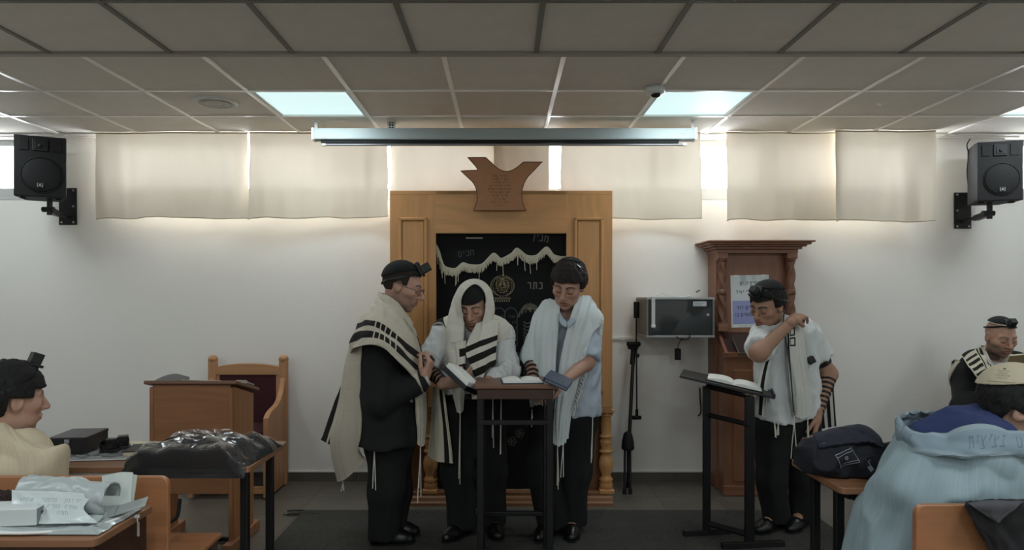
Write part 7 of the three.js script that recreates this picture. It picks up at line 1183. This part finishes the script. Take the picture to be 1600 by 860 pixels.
// ------------------------------------------------------------------ the corner desk: clear sleeves, rolled printed bag, white box, cards
{
  const y = 0.733, X = (px, z) => P(px, 0, z).x;
  const sl = group('plastic_sleeve', V(-1.62, y, -2.1), 'wide clear zip sleeve spread over the corner desk, its edge towards the aisle', 'sleeve');
  const tex = canvasTex(256, 128, (x, w, h) => { x.fillStyle = '#b9c2c0'; x.fillRect(0, 0, w, h); x.strokeStyle = '#9aa5a5'; hebMid(x, 'טלית גדול', w * 0.62, 30, 12, 0.14); hebMid(x, 'צמר רחלים', w * 0.62, 56, 12, 0.14); });
  part('film', crumple(0.92, 0.24, 0.012, 8, { amp: 0.012, round: 16 }), new THREE.MeshPhysicalMaterial({ map: tex, roughness: 0.2, transmission: 0.2, thickness: 0, clearcoat: 0.7, clearcoatRoughness: 0.15 }), sl, V(0, 0, 0));
  part('zip_rail', tube([V(0.02, 0.006, 0.116), V(0.3, 0.006, 0.116), V(0.42, 0.006, 0.06), V(0.46, 0.006, -0.1)], 0.005, 40, 6), MAT.white, sl);
  const z = part('zip_pull', rb(0.007, 0.045, 0.003, 0.001), M('#b9b5a2', 0.5), sl, V(0.478, -0.045, -0.06)); part('zip_slider', rb(0.014, 0.01, 0.01, 0.002), MAT.white, z, V(-0.004, 0.04, 0)); part('zip_cord', rod(V(-0.002, 0.02, 0), V(-0.004, 0.04, 0), 0.0015), MAT.white, z);
  // the rolled bag with printed lines
  const pt = canvasTex(512, 256, (x, w, h) => { x.fillStyle = '#c4cdcc'; x.fillRect(0, 0, w, h); x.strokeStyle = '#8d999b'; [['יהי רצון', 0.74], ['מלפניך', 0.42], ['שתהא', 0.2]].forEach(([s, cx]) => hebMid(x, s, w * cx, 66, 22, 0.15)); [['עטופים', 0.76], ['בטלית של', 0.46], ['ציצית', 0.18]].forEach(([s, cx]) => hebMid(x, s, w * cx, 110, 22, 0.15)); [['מצוה', 0.64], ['כהלכתה', 0.34]].forEach(([s, cx]) => hebMid(x, s, w * cx, 154, 22, 0.15)); hebMid(x, 'ברוך אתה', w * 0.3, 200, 20, 0.15); });
  const bag = group('printed_bag', V(X(118, 2.16), y + 0.012, -2.14), 'pale rolled plastic bag with grey printed lines on the corner desk', 'bag');
  const prof = []; for (let i = 0; i <= 60; i++) { const t = i / 60, a = -0.9 + t * 4.4, r = lerp(0.062, 0.045, t); prof.push([Math.cos(a) * r * 0.95 + 0.01, 0.062 + Math.sin(a) * r + 0.0]); }
  prof.unshift([0.1, 0.004], [0.075, 0.008]);
  { const nu = 40, nv = 70, rows = []; const pts = prof.map(([zz, yy]) => V(0, Math.max(0.004, yy), zz)); for (let k = 0; k < pts.length; k += 3) rows.push([-1, -0.5, 0, 0.5, 1].map((s) => V(s * 0.14 * (1 + 0.05 * noise(k, s)), pts[k].y * (1 - 0.1 * (s > 0.4)), pts[k].z + 0.012 * s))); part('rolled_film', drape(rows, { nu, nv, fold: [0.007, 3.5, 3], seed: 4, thick: 0.003, topFold: 1 }), new THREE.MeshPhysicalMaterial({ color: '#a9b1b0', roughness: 0.4, clearcoat: 0.4, clearcoatRoughness: 0.3, side: THREE.DoubleSide}), bag); }
  part('front_flap', drape([[V(-0.14, 0.088, 0.06), V(0, 0.086, 0.064), V(0.11, 0.078, 0.06)], [V(-0.125, 0.045, 0.085), V(0, 0.045, 0.088), V(0.09, 0.04, 0.084)], [V(-0.1, 0.004, 0.112), V(0, 0.004, 0.115), V(0.15, 0.006, 0.112)]], { nu: 30, nv: 20, fold: [0.005, 3, 2], seed: 9, thick: 0.003 }), new THREE.MeshPhysicalMaterial({ map: pt, roughness: 0.35, clearcoat: 0.5, clearcoatRoughness: 0.25, side: THREE.DoubleSide }), bag);
  const wb = group('white_box', V(X(28, 2.06), y + 0.014, -2.05), 'long white cardboard box lying in front of the printed bag', 'box'); wb.rotation.y = 0.12;
  part('body', rb(0.2, 0.05, 0.09, 0.003), M('#cfd6d4', 0.6), wb, V(-0.02, 0.026, 0)); part('end_flap', rb(0.004, 0.046, 0.082, 0.001), M('#7d8380', 0.7), wb, V(0.081, 0.026, 0)); part('tuck_slot', bx(0.002, 0.006, 0.05), M('#444', 0.8), wb, V(0.0835, 0.034, 0));
  const cards = [[V(X(186, 2.2), y + 0.012, -2.215), [0.25, 0.1, -0.14], 0.085, 0.12, 'upright white page corner standing behind the printed bag']];
  const pg = group('loose_page', cards[0][0], cards[0][4], 'paper'); pg.rotation.set(-0.2, 0.1, 0.1); part('sheet', drape([[V(-0.06, 0.1, 0), V(0, 0.105, 0.008), V(0.035, 0.1, 0.0)], [V(-0.055, 0.0, 0.01), V(0, 0.0, 0.014), V(0.03, 0.0, 0.006)]], { nu: 14, nv: 14, fold: [0.002, 2, 1], thick: 0.0012 }), clothMat('#c6ccc6', 0.7), pg); part('sheet', drape([[V(-0.05, 0.1, -0.006), V(0.01, 0.1, 0.0), V(0.045, 0.09, -0.008)], [V(-0.045, 0.0, 0.004), V(0, 0.0, 0.008), V(0.036, 0.0, 0.0)]], { nu: 14, nv: 14, fold: [0.002, 2, 1], thick: 0.0012 }), clothMat('#b5bcb0', 0.7), pg);
  const gc = group('grey_card', V(X(202, 2.15), y + 0.03, -2.14), 'stiff grey card leaning over the clear sleeve right of the printed bag', 'card'); gc.rotation.set(0.12, 0.35, 0.2); part('card', rb(0.11, 0.0025, 0.075, 0.001), M('#9da3a0', 0.6), gc); part('fold', rb(0.004, 0.003, 0.074, 0.001), M('#7e8481', 0.6), gc, V(-0.03, 0.001, 0));
  const pu = group('dark_pouch', V(X(2, 2.22), y, -2.22), 'dark maroon pouch at the left edge of the corner desk', 'pouch'); part('body', crumple(0.1, 0.09, 0.05, 5, { amp: 0.01, round: 4 }), M('#2a1718', 0.8), pu); part('zip', tube([V(-0.045, 0.03, 0.035), V(0, 0.05, 0.025), V(0.045, 0.03, 0.035)], 0.003, 14, 5), MAT.rubber, pu);
}
// ------------------------------------------------------------------ the dark shoulder bag with the printed flag
{
  const y = 0.73, b = group('shoulder_bag', V(P(1338, 0, 2.58).x, y, -2.67), 'dark navy shoulder bag printed with a white-outlined flag on the right desk', 'bag');
  b.scale.set(0.86, 0.92, 0.86);
  const L = [[V(-0.13, 0.075, 0.0), V(0.08, 0.09, 0.0), 0.075, 0.08], [V(-0.12, 0.05, 0.06), V(0.08, 0.05, 0.07), 0.05, 0.05], [V(-0.02, 0.12, -0.04), V(0.08, 0.135, -0.03), 0.04, 0.045], [V(-0.13, 0.05, -0.06), V(0.12, 0.05, -0.05), 0.05, 0.06]], f0 = bones(L, 0.05), bb = boundsOf(L, 0.03); bb.min.y = -0.004;
  const fb = (x, yy, z) => smax(f0(x, yy, z) - folds(x, yy, z, 0.022, 11, 11, 11, 3), 0.002 - yy, 0.008), navy = M('#12131c', 0.85);
  part('body', net(fb, bb.min, bb.max, 0.007), navy, b);
  part('top_flap', drape([[V(-0.12, 0.15, -0.06), V(-0.02, 0.17, -0.07), V(0.07, 0.185, -0.06), V(0.13, 0.16, -0.05)], [V(-0.14, 0.16, 0.0), V(-0.03, 0.175, 0.0), V(0.07, 0.19, 0.0), V(0.14, 0.155, 0.0)], [V(-0.15, 0.12, 0.08), V(-0.03, 0.14, 0.09), V(0.07, 0.145, 0.085), V(0.15, 0.11, 0.07)]], { nu: 30, nv: 24, fold: [0.012, 5, 4], seed: 4, thick: 0.006, sdf: f0, off: 0.012 }), M('#191a2a', 0.8), b);
  const ft = canvasTex(256, 176, (x, w, h) => { x.fillStyle = '#12131c'; x.fillRect(0, 0, w, h); x.strokeStyle = '#8e9096'; x.lineWidth = 7; x.strokeRect(6, 6, w - 12, h - 12); x.beginPath(); x.moveTo(6, 34); x.lineTo(w - 6, 34); x.moveTo(6, h - 34); x.lineTo(w - 6, h - 34); x.stroke(); x.lineWidth = 6; for (const s of [1, -1]) { x.beginPath(); for (let i = 0; i <= 3; i++) { const a = -Math.PI / 2 * s + i * 2.0944; x[i ? 'lineTo' : 'moveTo'](w / 2 + Math.cos(a) * 25, h / 2 + Math.sin(a) * 25); } x.stroke(); } });
  // the print lies on the bag's own curved side
  const decal = (name, tex, c, w, h, rot) => { const N = 12, pos = [], uv = [], idx = []; for (let j = 0; j <= N; j++) for (let i = 0; i <= N; i++) { const a = (i / N - 0.5) * w, d = (0.5 - j / N) * h, x = c[0] + a * Math.cos(rot) - d * Math.sin(rot), yy = c[1] + a * Math.sin(rot) + d * Math.cos(rot); let z = 0.25; for (let q = 0; q < 60; q++) { const e = fb(x, yy, z); if (e < 0.002) break; z -= Math.max(0.0008, e * 0.6); } pos.push(x, yy, z + 0.002); uv.push(i / N, 1 - j / N); } for (let j = 0; j < N; j++) for (let i = 0; i < N; i++) { const a = j * (N + 1) + i; idx.push(a, a + N + 1, a + 1, a + 1, a + N + 1, a + N + 2); } const g = new THREE.BufferGeometry(); g.setAttribute('position', new THREE.Float32BufferAttribute(pos, 3)); g.setAttribute('uv', new THREE.Float32BufferAttribute(uv, 2)); g.setIndex(idx); g.computeVertexNormals(); return part(name, g, new THREE.MeshStandardMaterial({ map: tex, roughness: 0.8 }), b); };
  decal('flag_print', ft, [-0.045, 0.088], 0.085, 0.058, 0.36);
  const et = canvasTex(160, 128, (x, w, h) => { x.fillStyle = '#12131c'; x.fillRect(0, 0, w, h); x.strokeStyle = '#85878c'; x.fillStyle = '#85878c'; x.lineWidth = 7; x.beginPath(); x.moveTo(52, 10); x.lineTo(30, 22); x.lineTo(44, 60); x.stroke(); x.beginPath(); x.moveTo(120, 36); x.lineTo(140, 84); x.lineTo(110, 96); x.stroke(); x.beginPath(); x.moveTo(8, 62); x.lineTo(44, 54); x.lineTo(66, 92); x.lineTo(30, 110); x.closePath(); x.fill(); x.fillStyle = '#05060a'; x.fillRect(62, 40, 46, 42); });
  decal('emblem_print', et, [0.07, 0.062], 0.08, 0.062, 0.2);
  part('side_tab', rb(0.034, 0.012, 0.003, 0.001), M('#4a4c54', 0.7), b, V(-0.1, 0.05, 0.112), [0, -0.3, -0.9]);
  part('shoulder_strap', (() => { const l = [[V(0.11, 0.07, 0.02), V(0.17, 0.1, 0.03), 0.03, 0.028], [V(0.17, 0.1, 0.03), V(0.215, 0.125, 0.03), 0.028, 0.022]], q = bones(l, 0.02), b2 = boundsOf(l, 0.01); return net(q, b2.min, b2.max, 0.006); })(), M('#0d0d10', 0.8), b);
  part('buckle', rb(0.03, 0.02, 0.006, 0.002), M('#3a3c42', 0.5), b, V(-0.13, 0.13, 0.07), [0, -0.4, 0.3]);
}
// ------------------------------------------------------------------ dark jacket over the bench back at the right corner
{
  const Z = 2.04, b = group('dark_jacket', V(P(1570, 0, Z).x, P(0, 789, Z).y, -Z), 'dark quilted jacket with grey patches draped over the right bench back', 'jacket'), L = (a) => a.map(([x, yy, z]) => P(x, yy, z).sub(b.position));
  part('back_fall', drape([L([[1512, 788, 2.045], [1560, 785, 2.045], [1650, 786, 2.045]]), L([[1508, 789, 2.0], [1560, 786, 1.99], [1650, 787, 1.99]]), L([[1520, 815, 1.985], [1570, 815, 1.975], [1660, 815, 1.975]]), L([[1540, 850, 1.985], [1580, 860, 1.975], [1660, 860, 1.975]]), L([[1560, 885, 1.985], [1600, 900, 1.97], [1670, 900, 1.97]])], { nu: 50, nv: 44, fold: [0.012, 4, 2.5], seed: 9, thick: 0.006 }), clothMat('#1b191c', 0.85), b);
  part('grey_patch', drape([L([[1514, 786.5, 2.03], [1560, 783.5, 2.03], [1604, 785, 2.03]]), L([[1514, 788, 1.975], [1556, 786, 1.965], [1596, 787, 1.965]]), L([[1535, 802, 1.968], [1552, 806, 1.96], [1572, 806, 1.96]]), L([[1556, 814, 1.968], [1558, 816, 1.96], [1560, 817, 1.96]])], { nu: 24, nv: 24, fold: [0.004, 3, 2], seed: 11, thick: 0.004 }), clothMat('#4a4a4e', 0.9), b);
  part('far_fall', drape([L([[1512, 788, 2.05], [1560, 785, 2.055], [1650, 786, 2.055]]), L([[1514, 815, 2.085], [1570, 815, 2.09], [1660, 815, 2.09]]), L([[1520, 850, 2.09], [1580, 850, 2.095], [1660, 850, 2.095]])], { nu: 30, nv: 20, fold: [0.006, 4, 2], seed: 19, thick: 0.006 }), clothMat('#1b191c', 0.85), b);
}

renderer.render(scene, camera);
